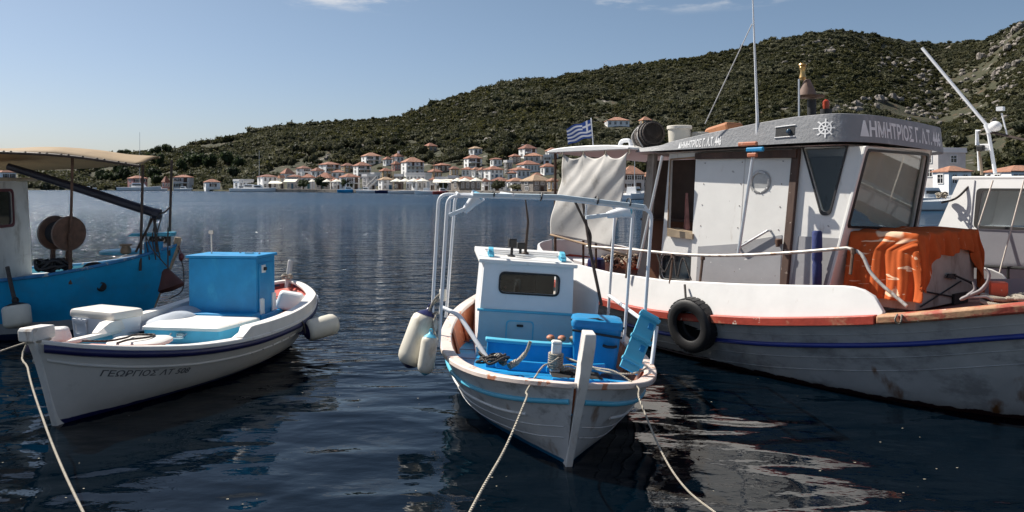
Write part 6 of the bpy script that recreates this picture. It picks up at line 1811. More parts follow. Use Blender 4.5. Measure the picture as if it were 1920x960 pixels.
# ================================================================== large white and grey fishing boat on the right
MR = frame((0.78, 15.6), (0.62, -0.785))
HR = Hull(x=[0, .15, .45, 1.2, 2.5, 4, 5.5, 6.5, 7.6, 8.6, 9.6, 10.4, 11.0, 11.3],
          bs=[.06, .45, .80, 1.22, 1.54, 1.71, 1.81, 1.85, 1.79, 1.59, 1.20, .72, .28, .05],
          zs=[1.0, .97, .91, .78, .64, .58, .68, .80, .97, 1.17, 1.36, 1.5, 1.6, 1.65],
          bw=[.04, .2, .42, .8, 1.12, 1.36, 1.54, 1.58, 1.46, 1.16, .72, .32, .1, .02],
          xw=[.3, .38, .6, 1.3, 2.5, 4, 5.5, 6.5, 7.55, 8.45, 9.3, 9.9, 10.3, 10.45], flare=.85, keel=-.6)
br = thing("fishing_boat", "large old white and grey wooden fishing boat with a wheelhouse, on the right", "boat", MR)
HULLR = band_mat("right_hull_paint", [((0.03, 0.012, 0.012), 0.05), ((0.40, 0.40, 0.39), 9)], .38, .10,
                 scuff=((0.24, 0.24, 0.235), .55, 1.7, (1, 1, 1.8)), rust=((0.15, 0.065, 0.022), .615, 3.4), bump=.18, edge=.03)
HR.skin("hull", HULLR, br, nu=90)
RAILR = mat("worn_red_rail", (0.36, 0.045, 0.025), .55, .25, 4, .35, 22, stain=((0.46, 0.26, 0.15), .63, .08, 2.6, (1, 1, 1)), chips=((0.62, 0.55, 0.46), .66, 7))
WORNR = mat("bare_worn_rail", (0.42, 0.24, 0.13), .65, .25, 4, .4, 22, stain=((0.34, 0.06, 0.035), .50, .06, 3.0, (1, 1, 1.5)), chips=((0.66, 0.58, 0.46), .62, 6))
HR.cap("rail", RAILR, br, .05, .10, .10, 0.0, .60, nu=70, bevel=.025)
HR.cap("worn_rail", WORNR, br, .052, .10, .105, .601, .99, nu=50, bevel=.025)
HR.strake("blue_moulding", mat("royal_blue", (0.015, 0.035, 0.23), .35, .15, 4, chips=((.5, .5, .5), .72, 9)), br, .285, .030, .008, .06, .985, nu=90)
# faint plank lines standing a few millimetres proud
for d in (.16, .43, .58):
    HR.strake("plank_edge", HULLR, br, d, .006, .0005, .10, .97, nu=80, sides=(-1,), n=5)
RDECK = mat("red_brown_deck", (0.34, 0.12, 0.09), .6, .2, 4, .15, 20, stain=((.46, .30, .24), .58, .1, 4, (1, 1, 1)))
zdR = lambda u: max(.55, float(HR.st(u)[2]) - .07) if u > .55 else .62
HR.deck("deck", RDECK, br, zdR, .02, .98, camber=.04)
# bulwark above the rail, leaning inboard, swept down at its forward end
BULW = mat("bulwark_white", (0.70, 0.69, 0.67), .45, .06, 2.5, .1, 12, stain=((.42, .36, .28), .70, .08, 4, (1, 1, .4)))
ub = np.linspace(0, 1, 400); xb_all = interp(HR.k, HR.x, ub)
def u_at(x): return float(np.interp(x, xb_all, ub))
def bul_top(x):
    full = np.interp(x, [0, .6, 1.5, 3, 4.2, 5.5, 6.6, 7.5], [1.33, 1.25, 1.13, 1.05, 1.05, 1.13, 1.22, 1.30])
    e = max(0, (x - 6.95) / .5)
    return float(full) - (.34 * (1 - math.sqrt(max(0, 1 - min(1, e) ** 2))) if e > 0 else 0)
for side in (-1, 1):
    mb = MB(); rings = []
    for i in range(61):
        x = 0.02 + 7.42 * i / 60
        X, b, z, w, xw = HR.st(u_at(x)); b = max(b, .05)
        zt = max(bul_top(x), z + .07)
        lean = .10 * min(1, (zt - z) / .4) if x > 1 else .04
        rings.append([(x, side * (b - .015), z + .04), (x, side * (b - .015 - lean), zt), (x, side * max(b - .07 - lean, .001), zt), (x, side * max(b - .085, .001), z + .04)])
    mb.section(rings); mb.build("bulwark", BULW, br, smooth=40, bevel=.008)
# ---------------------------------------------------------------- wheelhouse
YS = lambda z: -1.06 + .10 * (z - 1.0)               # side wall plane, leaning in
XF = lambda z: 6.36 + .22 * (z - 1.0)                # raked windscreen plane
DZ = lambda y: -.045 * y                             # the house lists a little to port
def S3(px, py):                                      # pixel on the starboard side wall
    return hit(MR, px, py, (0, -1.06, 1.0), Vector((0, 1, -.10)).normalized())
def F3(px, py): return hit(MR, px, py, (6.36, 0, 1.0), Vector((1, 0, -.22)).normalized())
SIDEW = mat("wheelhouse_white", (0.70, 0.69, 0.66), .45, .05, 2.5, .12, 9, stain=((.44, .38, .31), .68, .08, 4, (1, 1, .35)), chips=((.34, .32, .30), .71, 10))
GREYP = mat("wheelhouse_grey", (0.30, 0.30, 0.31), .45, .08, 3, .15, 14, chips=((.66, .65, .63), .70, 11))
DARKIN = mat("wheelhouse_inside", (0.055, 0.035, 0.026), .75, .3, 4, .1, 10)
JAMB = mat("old_door_timber", (0.075, 0.042, 0.030), .7, .4, 5, .4, 24, stretch=(1, 1, .2), chips=((.40, .34, .28), .66, 14))
wh = thing  # noqa
house_r = bpy.data.objects.new("wheelhouse", None); COL.objects.link(house_r); house_r.parent = br
q = lambda px, py: (lambda p: (p.x, p.z))(S3(px, py))
x_aft = S3(1243, 400).x; zb, zt = .66, 2.86
open_ = round_poly([q(1258, 300), q(1306, 296), q(1303, 445), q(1253, 436)], [.02, .02, .02, .10])
lowwin = round_poly([q(1240, 478), q(1297, 482), q(1295, 525), q(1240, 522)], .09)
tri = round_poly([q(1507, 276), q(1588, 275), q(1556, 396), q(1541, 397)], [.03, .03, .05, .05])
xdoor = [S3(1497, 280), S3(1470, 530)]
side_out = [(x_aft, zb), (XF(zb), zb), (XF(zt), zt), (x_aft + .05, zt)]
mb = MB(); mb.panel(side_out, [open_, lowwin, tri], lambda a, b, t: (a, YS(b) + t, b), .045)
sw = mb.build("side_wall", SIDEW, house_r, smooth=0)
def port_clip(z0, z1, x0, x1, m, name, off=.004, th=.006, parent=None, slope=0):
    mb = MB(); mb.hexa([(x0, YS(z0) - off - th, z0), (x1, YS(z0 + slope) - off - th, z0 + slope * 0), (x1, YS(z0) - off, z0), (x0, YS(z0) - off, z0),
                        (x0, YS(z1) - off - th, z1), (x1, YS(z1 + slope) - off - th, z1 + slope), (x1, YS(z1 + slope) - off, z1 + slope), (x0, YS(z1) - off, z1)])
    return mb.build(name, m, parent or house_r, smooth=0)
# grey painted lower boards (sliding door and front quarter), paint really is grey there
zg1 = S3(1400, 455).z; zg2 = S3(1540, 445).z
gd = [S3(1312, 462), S3(1400, 452), S3(1466, 440)]
mb = MB(); mb.panel([(gd[0].x, zb), (xdoor[1].x - .03, zb), (S3(1469, 440).x, gd[2].z), (gd[1].x, gd[1].z), (gd[1].x - .02, gd[1].z - .03), (gd[0].x, gd[0].z)], [], lambda a, b, t: (a, YS(b) - .032 - t, b), .006)
mb.build("grey_boards", GREYP, house_r, smooth=0)
mb = MB(); mb.panel([(S3(1312, 300).x, zb + .02), (xdoor[1].x - .02, zb + .02), (xdoor[0].x - .04, zt - .05), (S3(1307, 296).x, zt - .05)], [], lambda a, b, t: (a, YS(b) - .004 - t, b), .027)
sl = mb.build("sliding_door", SIDEW, house_r, smooth=0, bevel=.006)
x1_, x2_ = xdoor[1].x + .05, XF(zg2) - .02
mb = MB(); mb.panel([(x1_, zb), (XF(zb) - .01, zb), (XF(zg2) - .01, zg2), (S3(1498, 440).x, zg2)], [], lambda a, b, t: (a, YS(b) - .003 - t, b), .006); mb.build("grey_boards", GREYP, house_r, smooth=0)
mb = MB(); mb.hexa([(xdoor[1].x - .05, YS(zb) - .055, zb), (xdoor[1].x + .06, YS(zb) - .055, zb), (xdoor[1].x + .06, YS(zb) - .002, zb), (xdoor[1].x - .05, YS(zb) - .002, zb),
                    (xdoor[0].x - .06, YS(zt) - .055, zt), (xdoor[0].x + .05, YS(zt) - .055, zt), (xdoor[0].x + .05, YS(zt) - .002, zt), (xdoor[0].x - .06, YS(zt) - .002, zt)])
mb.build("door_jamb", JAMB, house_r, smooth=0, bevel=.01)
mb = MB(); mb.hexa([(S3(1310, 290).x, YS(2.78) - .09, 2.76), (S3(1500, 275).x, YS(2.78) - .09, 2.74), (S3(1500, 275).x, YS(2.78) - .002, 2.74), (S3(1310, 290).x, YS(2.78) - .002, 2.76),
                    (S3(1310, 290).x, YS(2.84) - .09, 2.85), (S3(1500, 275).x, YS(2.84) - .09, 2.85), (S3(1500, 275).x, YS(2.84) - .002, 2.85), (S3(1310, 290).x, YS(2.84) - .002, 2.85)])
mb.build("door_track", JAMB, house_r, smooth=0, bevel=.006)
for xs_s in (.04, .5, .96):
    for zs_s in np.linspace(.9, 2.7, 7):
        xx = (1 - xs_s) * S3(1312, 400).x + xs_s * (xdoor[1].x - .05) + (.012 * (zs_s - 1.8))
        mb = MB(); mb.sphere((xx, YS(zs_s) - .0335, zs_s), .008, 6, 4); mb.build("screw", IRON, sl)
mb = MB(); mb.hexa([(S3(1392, 400).x - .012, YS(.9) - .034, .9), (S3(1392, 400).x + .0, YS(.9) - .034, .9), (S3(1392, 400).x + .0, YS(.9) - .0315, .9), (S3(1392, 400).x - .012, YS(.9) - .0315, .9),
                    (S3(1392, 400).x + .01, YS(2.75) - .034, 2.75), (S3(1392, 400).x + .022, YS(2.75) - .034, 2.75), (S3(1392, 400).x + .022, YS(2.75) - .0315, 2.75), (S3(1392, 400).x + .01, YS(2.75) - .0315, 2.75)])
mb.build("seam_strip", mat("seam_grey", (.52, .50, .47), .6, .1, 6), sl, smooth=0)
# porthole, handle, latch
pc = S3(1428, 342)
mb = MB(); Qp = T(pc.x, YS(pc.z) - .031, pc.z) @ RX(R(90)); mb.lathe([(.118, 0), (.165, 0), (.165, .012), (.150, .022), (.125, .022), (.118, .008)], 32, Qp)
pr = mb.build("porthole", mat("dull_alloy", (.42, .42, .41), .5, .15, 14, metal=.4), sl, smooth=40)
mb = MB(); mb.lathe([(.117, .006), (.01, .006)], 28, Qp); mb.build("pane", mat("porthole_glass", (.06, .085, .11), .35, .1, 4, spec=.3), pr, smooth=0)
for k in range(8):
    mb = MB(); t = k * math.pi / 4 + .2; mb.sphere((pc.x + .145 * math.cos(t), YS(pc.z) - .055, pc.z + .145 * math.sin(t)), .009, 6, 5); mb.build("bolt", STEEL, pr)
h0, h1 = S3(1391, 465), S3(1447, 432)
mb = MB(); mb.tube(rect_path([(h0.x, YS(h0.z) - .03, h0.z), (h0.x, YS(h0.z) - .09, h0.z), (h1.x, YS(h1.z) - .09, h1.z), (h1.x, YS(h1.z) - .03, h1.z)], .03), .016, 8); mb.build("handle", STEEL, sl, smooth=60)
lp = S3(1466, 452)
mb = MB(); mb.box((lp.x, YS(lp.z) - .075, lp.z), (.09, .04, .07)); mb.box((lp.x + .01, YS(lp.z) - .11, lp.z - .02), (.04, .05, .10)); mb.build("lock", IRON, house_r, smooth=0, bevel=.01)
# window rims of the side
def rim(loop, grow, name, m, fn, th=.014, parent=None, n=None):
    c = Vector((sum(p[0] for p in loop) / len(loop), sum(p[1] for p in loop) / len(loop)))
    big = []
    for p in loop:
        d = Vector(p) - c; big.append(tuple(c + d * (1 + grow / d.length)))
    mb = MB(); mb.panel(big, [loop], fn, th)
    return mb.build(name, m, parent, smooth=0)
RUB = mat("window_rubber", (0.014, 0.012, 0.012), .5, .2, 6)
w1 = rim(tri, .05, "side_window", RUB, lambda a, b, t: (a, YS(b) - .003 - t, b), .016, house_r)
mb = MB(); mb.panel(tri, [], lambda a, b, t: (a, YS(b) + .02 + t, b), .005); mb.build("pane", CG, w1, smooth=0)
w2 = rim(lowwin, .028, "low_window", RUB, lambda a, b, t: (a, YS(b) - .003 - t, b), .014, house_r)
mb = MB(); mb.panel(lowwin, [], lambda a, b, t: (a, YS(b) + .02 + t, b), .005); mb.build("pane", GLASS, w2, smooth=0)
w3 = rim(open_, .022, "open_window", WOOD, lambda a, b, t: (a, YS(b) - .003 - t, b), .016, house_r)
s0, s1 = q(1256, 440), q(1303, 446)
mb = MB(); mb.hexa([(s0[0], YS(1.5) - .05, s0[1] - .02), (s1[0], YS(1.5) - .05, s1[1] - .02), (s1[0], YS(1.5) + .2, s1[1] - .02), (s0[0], YS(1.5) + .2, s0[1] - .02),
                    (s0[0], YS(1.5) - .05, s0[1] + .10), (s1[0], YS(1.5) - .05, s1[1] + .06), (s1[0], YS(1.5) + .2, s1[1] + .06), (s0[0], YS(1.5) + .2, s0[1] + .10)]); mb.build("sill", mat("tan_sill", (.36, .28, .19), .6, .2, 5), w3, smooth=0)
# front wall with the big windscreen
fq = lambda px, py: (lambda p: (p.y, p.z))(F3(px, py))
wsc = [fq(1576, 424), fq(1712, 428), fq(1737, 292), fq(1612, 283)]
print('WSC', wsc, [YS(p[1]) for p in wsc])
wsc = round_poly([(min(max(a, YS(b) + .075), -YS(b) - .06), b) for a, b in wsc], .06)
YL, YRt = -.99, .93
front_out = [(-1.045, zb), (1.0, zb), (.93, zt), (-.875 , zt)]
mb = MB(); mb.panel([(YS(zb) + .002, zb), (-YS(zb), zb), (-YS(zt), zt), (YS(zt) + .002, zt)], [wsc], lambda a, b, t: (XF(b) - t, a, b), .05)
mb.build("front_wall", SIDEW, house_r, smooth=0)
w4 = rim(wsc, .055, "windscreen", RUB, lambda a, b, t: (XF(b) + .002 + t, a, b), .020, house_r)
mb = MB(); mb.panel(wsc, [], lambda a, b, t: (XF(b) - .02 - t, a, b), .005); mb.build("pane", CG, w4, smooth=0)
# corner post between side and windscreen, mirror-side wall, back wall, floor, contents
mb = MB(); mb.hexa([(XF(zb) - .03, YS(zb) - .012, zb), (XF(zb) + .014, YS(zb) - .012, zb), (XF(zb) + .014, YS(zb) + .09, zb), (XF(zb) - .03, YS(zb) + .09, zb),
                    (XF(zt) - .03, YS(zt) - .012, zt), (XF(zt) + .014, YS(zt) - .012, zt), (XF(zt) + .014, YS(zt) + .05, zt), (XF(zt) - .03, YS(zt) + .05, zt)]); mb.build("corner_post", SIDEW, house_r, smooth=0, bevel=.01)
mb = MB(); mb.panel(side_out, [round_poly([(5.5, 1.75), (6.25, 1.75), (6.25, 2.65), (5.5, 2.65)], .08)], lambda a, b, t: (a, -YS(b) - t, b), .045); mb.build("side_wall", SIDEW, house_r, smooth=0)
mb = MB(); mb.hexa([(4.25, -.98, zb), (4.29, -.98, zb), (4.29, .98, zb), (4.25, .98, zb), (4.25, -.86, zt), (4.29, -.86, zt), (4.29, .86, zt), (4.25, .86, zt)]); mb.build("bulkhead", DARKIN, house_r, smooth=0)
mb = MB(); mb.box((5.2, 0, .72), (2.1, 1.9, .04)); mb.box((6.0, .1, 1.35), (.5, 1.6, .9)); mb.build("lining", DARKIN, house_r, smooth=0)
CURT = mat("pale_curtain", (0.80, 0.75, 0.66), .8, .06, 3)
mb = MB(); mb.grid(lambda a, b: (XF(1.75 + 1.0 * b) - .10 - .03 * math.sin(a * 26 + 2 * math.sin(a * 5)), -.84 + 1.66 * a, (1.80 + .55 * (1 - a) ** 2.5) * (1 - b) + 2.80 * b), 90, 4); cu = mb.build("curtain", CURT, house_r, smooth=60, fix=False)
mb = MB(); mb.tube([(5.95, -.25, 1.8), (6.0, -.22, 2.25), (5.98, -.1, 2.35)], .02, 6); mb.box((6.02, -.10, 2.30), (.05, .22, .16)); mb.build("wheel_stand", BLACK, house_r)
mb = MB(); mb.hexa([(5.2, -.6, 1.0), (5.6, -.6, 1.0), (5.6, -.2, 1.0), (5.2, -.2, 1.0), (5.2, -.55, 2.1), (5.3, -.55, 2.1), (5.3, -.25, 2.1), (5.2, -.25, 2.1)]); mb.build("chair_back", mat("tan_seat", (.22, .13, .08), .6, .2, 5), house_r, smooth=0, bevel=.03)
# aft: open entrance under the roof, worn pilaster, engine casing in the dark
AFTW = mat("worn_grey_timber", (0.30, 0.27, 0.235), .7, .2, 5, .3, 20, stretch=(1, 1, .25), stain=((.12, .09, .07), .6, .1, 6, (1, 1, .3)))
a0, a1 = S3(1223, 300), S3(1205, 520)
mb = MB(); mb.hexa([(a1.x - .10, YS(zb) - .03, zb), (a1.x + .07, YS(zb) - .03, zb), (a1.x + .07, YS(zb) + .06, zb), (a1.x - .10, YS(zb) + .06, zb),
                    (a0.x - .08, YS(zt) - .03, zt), (a0.x + .06, YS(zt) - .03, zt), (a0.x + .06, YS(zt) + .06, zt), (a0.x - .08, YS(zt) + .06, zt)]); mb.build("aft_pilaster", AFTW, house_r, smooth=0, bevel=.01)
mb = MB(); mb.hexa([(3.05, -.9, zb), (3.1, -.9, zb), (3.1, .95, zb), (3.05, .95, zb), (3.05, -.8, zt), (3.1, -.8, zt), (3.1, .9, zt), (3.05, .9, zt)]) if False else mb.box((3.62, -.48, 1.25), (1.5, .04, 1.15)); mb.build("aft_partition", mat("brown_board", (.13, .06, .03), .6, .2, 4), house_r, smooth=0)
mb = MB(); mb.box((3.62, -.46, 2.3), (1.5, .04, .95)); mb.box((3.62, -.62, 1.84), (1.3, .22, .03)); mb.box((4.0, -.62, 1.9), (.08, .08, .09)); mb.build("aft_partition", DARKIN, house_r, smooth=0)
# ---------------------------------------------------------------- roof with its upturned visor band
VIS = mat("visor_grey", (0.235, 0.24, 0.25), .6, .08, 3, .5, 26, bdist=.012, stain=((.34, .34, .35), .62, .1, 5, (1, 1, 1)))
x0v, xfv, yv, yp = 3.20, 6.86, 1.12, 1.36
plan = []
for i in range(21): plan.append((x0v + (xfv - .55 - x0v) * i / 20, -yv + .06 * (1 - i / 20)))
for i in range(1, 13):
    t = math.pi / 2 * i / 12; plan.append((xfv - .55 + .55 * math.sin(t) ** .9, -yv + .60 * (1 - math.cos(t))))
for i in range(1, 16): 
    s = i / 16; plan.append((xfv + .03 * math.sin(math.pi * s), -yv + .60 + (yv + yp - 1.2) * s))
half = len(plan)
for p in [(xfv, yp - .6)] + [(xfv - .55 + .55 * math.cos(math.pi / 2 * i / 12) ** .9, yp - .6 + .6 * math.sin(math.pi / 2 * i / 12)) for i in range(1, 13)] + [(xfv - .55 - (xfv - .55 - x0v) * i / 20, yp) for i in range(1, 21)]:
    plan.append(p)
def v_bot(x): return float(np.interp(x, [3.2, 3.95, 5.9, 6.9], [2.84, 2.845, 2.86, 2.86]))
def v_top(x): return float(np.interp(x, [3.2, 3.70, 3.9, 4.6, 5.4, 5.95, 6.5, 6.9], [2.90, 2.93, 2.98, 3.07, 3.16, 3.205, 3.215, 3.20]))
def vis_pt(s, h, off=0.0):
    """s index along the plan (0..1), h 0..1 up the band"""
    f = s * (len(plan) - 1); i = min(int(f), len(plan) - 2); t = f - i
    a, b = Vector(plan[i]), Vector(plan[i + 1]); p = a.lerp(b, t); d = (b - a)
    n = Vector((d.y, -d.x)).normalized()
    if n.length == 0: n = Vector((1, 0))
    flare = .04 - .035 * h
    x, y = p.x + n.x * (flare + off), p.y + n.y * (flare + off)
    z = v_bot(p.x) + (v_top(p.x) - v_bot(p.x)) * h
    return Vector((x, y, z + DZ(y)))
mb = MB(); NS = 140
rings = []
for i in range(NS + 1):
    s = i / NS
    rings.append([vis_pt(s, 0), vis_pt(s, .5), vis_pt(s, 1), vis_pt(s, 1, -.06), vis_pt(s, .4, -.06), vis_pt(s, .1, -.06)])
mb.section(rings)
visor = mb.build("visor", VIS, house_r, smooth=40, bevel=.006)
mb = MB()
for i in range(30):
    pass
rows = []
for i in range(31):
    x = x0v - .02 + (xfv - .05 - x0v) * i / 30
    yl = yv - .07 if x < xfv - .6 else max(.05, yv - .07 - .6 * (1 - math.sqrt(max(0, 1 - ((x - (xfv - .6)) / .57) ** 2))))
    rows.append([(x, yl * t, v_bot(x) + .02 + DZ(yl * t) + .07 * (1 - t * t)) for t in np.linspace(-1, 1, 13)])
mb.section(rows, closed_ring=False)
for i in range(31): rows[i] = [(p[0], p[1], v_bot(p[0]) - .02 + DZ(p[1])) for p in rows[i]]
mb.section(rows, closed_ring=False)
mb.build("roof_deck", mat("roof_white", (0.52, 0.51, 0.49), .6, .1, 3, .2, 14), house_r, smooth=40)
LETW = mat("letter_white", (0.76, 0.76, 0.76), .6, .1, 6, chips=((.27, .275, .29), .72, 30))
def visor_text(body, s0, s1, h0, h1, name):
    vs, fs = text_shape(body, 1.0, .032)
    wmax = max(v[0] for v in vs); hmax = max(v[1] for v in vs)
    mb = MB(); mb.add([vis_pt(s0 + (s1 - s0) * a / wmax, h0 + (h1 - h0) * b / hmax, .004) for a, b in vs], fs)
    mb.build(name, LETW, visor, smooth=0, fix=False)
def s_of(px, py):                  # nearest place along the band to a pixel
    best = (1e9, 0)
    for i in range(NS * 3 + 1):
        s = i / (NS * 3); w = MR @ vis_pt(s, .5)
        if vis_pt(s, .5).y > 1.25: break
        d = abs(960 + FPX * w.x / w.y - px)
        if d < best[0]: best = (d, s)
    return best[1]
visor_text("ΔΗΜΗΤΡΙΟΣ Γ. Λ.Τ. 446", s_of(1611, 240), s_of(1762, 270), .20, .80, "name_lettering")
visor_text("ΔΗΜΗΤΡΙΟΣ Γ. Λ.Τ. 446", s_of(1272, 268), s_of(1352, 268), .12, .72, "small_lettering")
# ship's wheel emblem
s_e = s_of(1549, 236); mb = MB()
def emb(a, b, o=.005):
    ds = .0021 / .01
    L_ = (vis_pt(s_e + .01, .5) - vis_pt(s_e, .5)).length / .01
    H_ = (vis_pt(s_e, 1) - vis_pt(s_e, 0)).length
    return vis_pt(s_e + a / L_, .5 + b / H_, o)
def ring(r0, r1, n=32):
    vs = []; fs = []
    for k in range(n):
        t = 2 * math.pi * k / n
        vs += [emb(r0 * math.cos(t), r0 * math.sin(t)), emb(r1 * math.cos(t), r1 * math.sin(t))]
    for k in range(n):
        l = (k + 1) % n; fs.append((2 * k, 2 * k + 1, 2 * l + 1, 2 * l))
    mb.add(vs, fs)
ring(.062, .080); ring(.012, .030)
for k in range(8):
    t = k * math.pi / 4; c_, s_ = math.cos(t), math.sin(t)
    for r0, r1, w_ in ((.030, .062, .006), (.080, .118, .008)):
        mb.add([emb(r0 * c_ - w_ * s_, r0 * s_ + w_ * c_), emb(r0 * c_ + w_ * s_, r0 * s_ - w_ * c_), emb(r1 * c_ + w_ * s_, r1 * s_ - w_ * c_), emb(r1 * c_ - w_ * s_, r1 * s_ + w_ * c_)], [(0, 1, 2, 3)])
mb.build("wheel_emblem", LETW, visor, smooth=0, fix=False)
# navigation light box let into the band
s_b = s_of(1472, 243)
mb = MB(); L_ = (vis_pt(s_b + .01, .5) - vis_pt(s_b, .5)).length / .01
mb.hexa([vis_pt(s_b - .14 / L_, .30, .004), vis_pt(s_b + .14 / L_, .30, .004), vis_pt(s_b + .14 / L_, .30, -.03), vis_pt(s_b - .14 / L_, .30, -.03),
         vis_pt(s_b - .14 / L_, .66, .004), vis_pt(s_b + .14 / L_, .66, .004), vis_pt(s_b + .14 / L_, .66, -.03), vis_pt(s_b - .14 / L_, .66, -.03)])
nb = mb.build("light_niche", BLACK, visor, smooth=0)
mb = MB(); mb.sphere(vis_pt(s_b + .06 / L_, .47, .01), .035, 10, 8); mb.build("side_light", mat("side_light_glass", (.03, .06, .10), .1), nb)
for zz in (.27, .69):
    mb = MB(); mb.tube([vis_pt(s_b + t / L_, zz, .006) for t in (-.15, 0, .15)], .008, 5); mb.build("niche_trim", LETW, nb)
# stanchion under the visor, deck-edge rail
a, b = hy(MR, 1407, 285, -1.30), hy(MR, 1384, 478, -1.42)
mb = MB(); mb.tube([(b.x, -1.42, b.z), (a.x, -1.22, a.z + .03)], .022, 8); mb.build("visor_stanchion", STEEL, br)
for k, (px0, px1, py, m_) in enumerate(((1385, 1420, 271, TERRA), (1400, 1432, 281, BLUE), (1402, 1420, 291, TERRA))):
    p0, p1 = hy(MR, px0, py, -1.3), hy(MR, px1, py, -1.3)
    mb = MB(); mb.box(((p0.x + p1.x) / 2, -1.30, p0.z), (abs(p1.x - p0.x), .05, .06))
    tag(mb.build("cloth_tie", m_, M=MR, origin=((p0.x + p1.x) / 2, -1.3, p0.z), smooth=0, bevel=.015), ["upper faded red rag tied to the visor post", "blue rag tied to the visor post", "lower faded red rag tied to the visor post"][k], "rag", "rags tied to the visor post")
a, b = hy(MR, 1242, 292, -1.15), hy(MR, 1196, 478, -1.35)
mb = MB(); mb.tube([(b.x, -1.35, b.z - .2), (a.x, -1.15, a.z)], .022, 8); mb.build("aft_stanchion", STEEL, br)
# stern awning: panel, cloth, posts
AW = thing("awning", "white panel awning over the stern of the large fishing boat", "awning", MR)
mb = MB(); c = [hy(MR, 1042, 283, -1.25), hy(MR, 1188, 284, -1.25)]
zA = 2.93; x0a, x1a = 1.35, 3.25
rings = []
for i in range(13):
    x = x0a + (x1a - x0a) * i / 12
    e = .10 * (1 - (2 * i / 12 - 1) ** 2) ** .5
    rings.append([(x, -1.3, zA), (x, 1.25, zA - .12), (x, 1.25, zA - .08), (x, 0, zA + .02 + e), (x, -1.3, zA + .03 + e * .6)])
mb.section(rings); mb.build("roof_panel", WHITE2, AW, smooth=40, bevel=.012)
for (x, y) in ((1.45, -1.2), (1.45, 1.15), (3.1, 1.15)):
    mb = MB(); mb.tube([(x, y, .7), (x, y, zA)], .025, 7); mb.build("post", IRON, AW)
CLOTH = mat("grey_canvas", (0.53, 0.51, 0.48), .85, .06, 2.5, .2, 30, stain=((.36, .33, .29), .64, .1, 3, (1, 1, .7)))
lt_, rt_ = hy(MR, 1055, 287, -1.28), hy(MR, 1180, 285, -1.28)
lb_, rb_ = hy(MR, 1034, 440, -1.28), hy(MR, 1148, 462, -1.28)
def cl(a, b):
    top = lt_.lerp(rt_, a); bot = lb_.lerp(rb_, a); p = top.lerp(bot, b)
    sc_ = abs(math.sin(a * math.pi * 3)) ** .7
    p.z -= .10 * sc_ * (1 - b) ** 3
    p.y += .030 * math.sin(a * 5 + b * 6) + .014 * math.sin(a * 11 - b * 13 + 1) * (1 - .5 * b) + .007 * math.sin(a * 30 + b * 22) * (1 - b)
    p.x += .03 * math.sin(b * 5) * (1 - a) - .012 * math.sin(b * 17) * (1 - a)
    return p
mb = MB(); mb.grid(cl, 60, 50)
co = mb.build("canvas_curtain", CLOTH, M=MR, origin=tuple(lt_), smooth=80, fix=False); sd = co.modifiers.new("thick", 'SOLIDIFY'); sd.thickness = .008
tag(co, "grey canvas cloth hung like a curtain from the stern awning", "curtain")
for k in range(4):
    p = lt_.lerp(rt_, k / 3); mb = MB(); mb.tube([p + Vector((.02 * math.cos(t), -.01, .01 + .05 * math.sin(t))) for t in np.linspace(0, 2 * math.pi, 9)[:-1]], .008, 5, closed=True); mb.build("tie", ROPE, AW)
mb = MB(); mb.tube([lb_ + Vector((0, -.02, .0)), hy(MR, 1180, 480, -1.45)], .018, 7); mb.build("boom_bar", WOOD, AW)
# stern deck: nets, box, posts
NET = mat("heaped_net", (0.42, 0.33, 0.24), .9, .5, 14, .9, 60, bdist=.04, chips=((.04, .03, .03), .52, 13))
nq = hz(MR, 1160, 485, .95)
mb = MB()
for k in range(26):
    mb.tube(tangle((nq.x + random.uniform(-.75, .55), nq.y + random.uniform(-.25, .35), .72 + random.uniform(0, .25)), .20, 16, .02, 400 + k, .9), .024, 5)
tag(mb.build("net_heap", NET, M=MR, origin=(nq.x, nq.y, .66), smooth=60), "heap of brown and cream nets on the red stern deck", "nets", kind="stuff")
bq = hz(MR, 1085, 470, 1.1)
mb = MB(); mb.hexa([(bq.x - .45, bq.y - .25, .6), (bq.x + .5, bq.y - .25, .6), (bq.x + .5, bq.y + .35, .6), (bq.x - .45, bq.y + .35, .6), (bq.x - .45, bq.y - .25, 1.02), (bq.x + .5, bq.y - .25, .92), (bq.x + .5, bq.y + .35, .92), (bq.x - .45, bq.y + .35, 1.02)])
tag(mb.build("deck_box", WHITE2, M=MR, origin=(bq.x, bq.y, .6), smooth=0, bevel=.02), "white sloping deck box under the grey canvas cloth", "box")
dq_ = hz(MR, 1118, 500, .9)
mb = MB(); mb.lathe([(.14, 0), (.16, .03), (.16, .38), (.145, .42), (.10, .44)], 18)
tag(mb.build("dark_drum", NAVY, M=MR @ T(dq_.x, dq_.y, .62), smooth=40), "dark navy drum standing on the stern deck by the nets", "drum")
for k, px in enumerate((1060, 1096)):
    a = hy(MR, px, 455, -1.5); mb = MB(); mb.tube([(a.x, -1.25 if k else -1.1, .9), (a.x, -1.25 if k else -1.1, 1.5)], .02, 7); mb.build("stern_post", IRON, br)
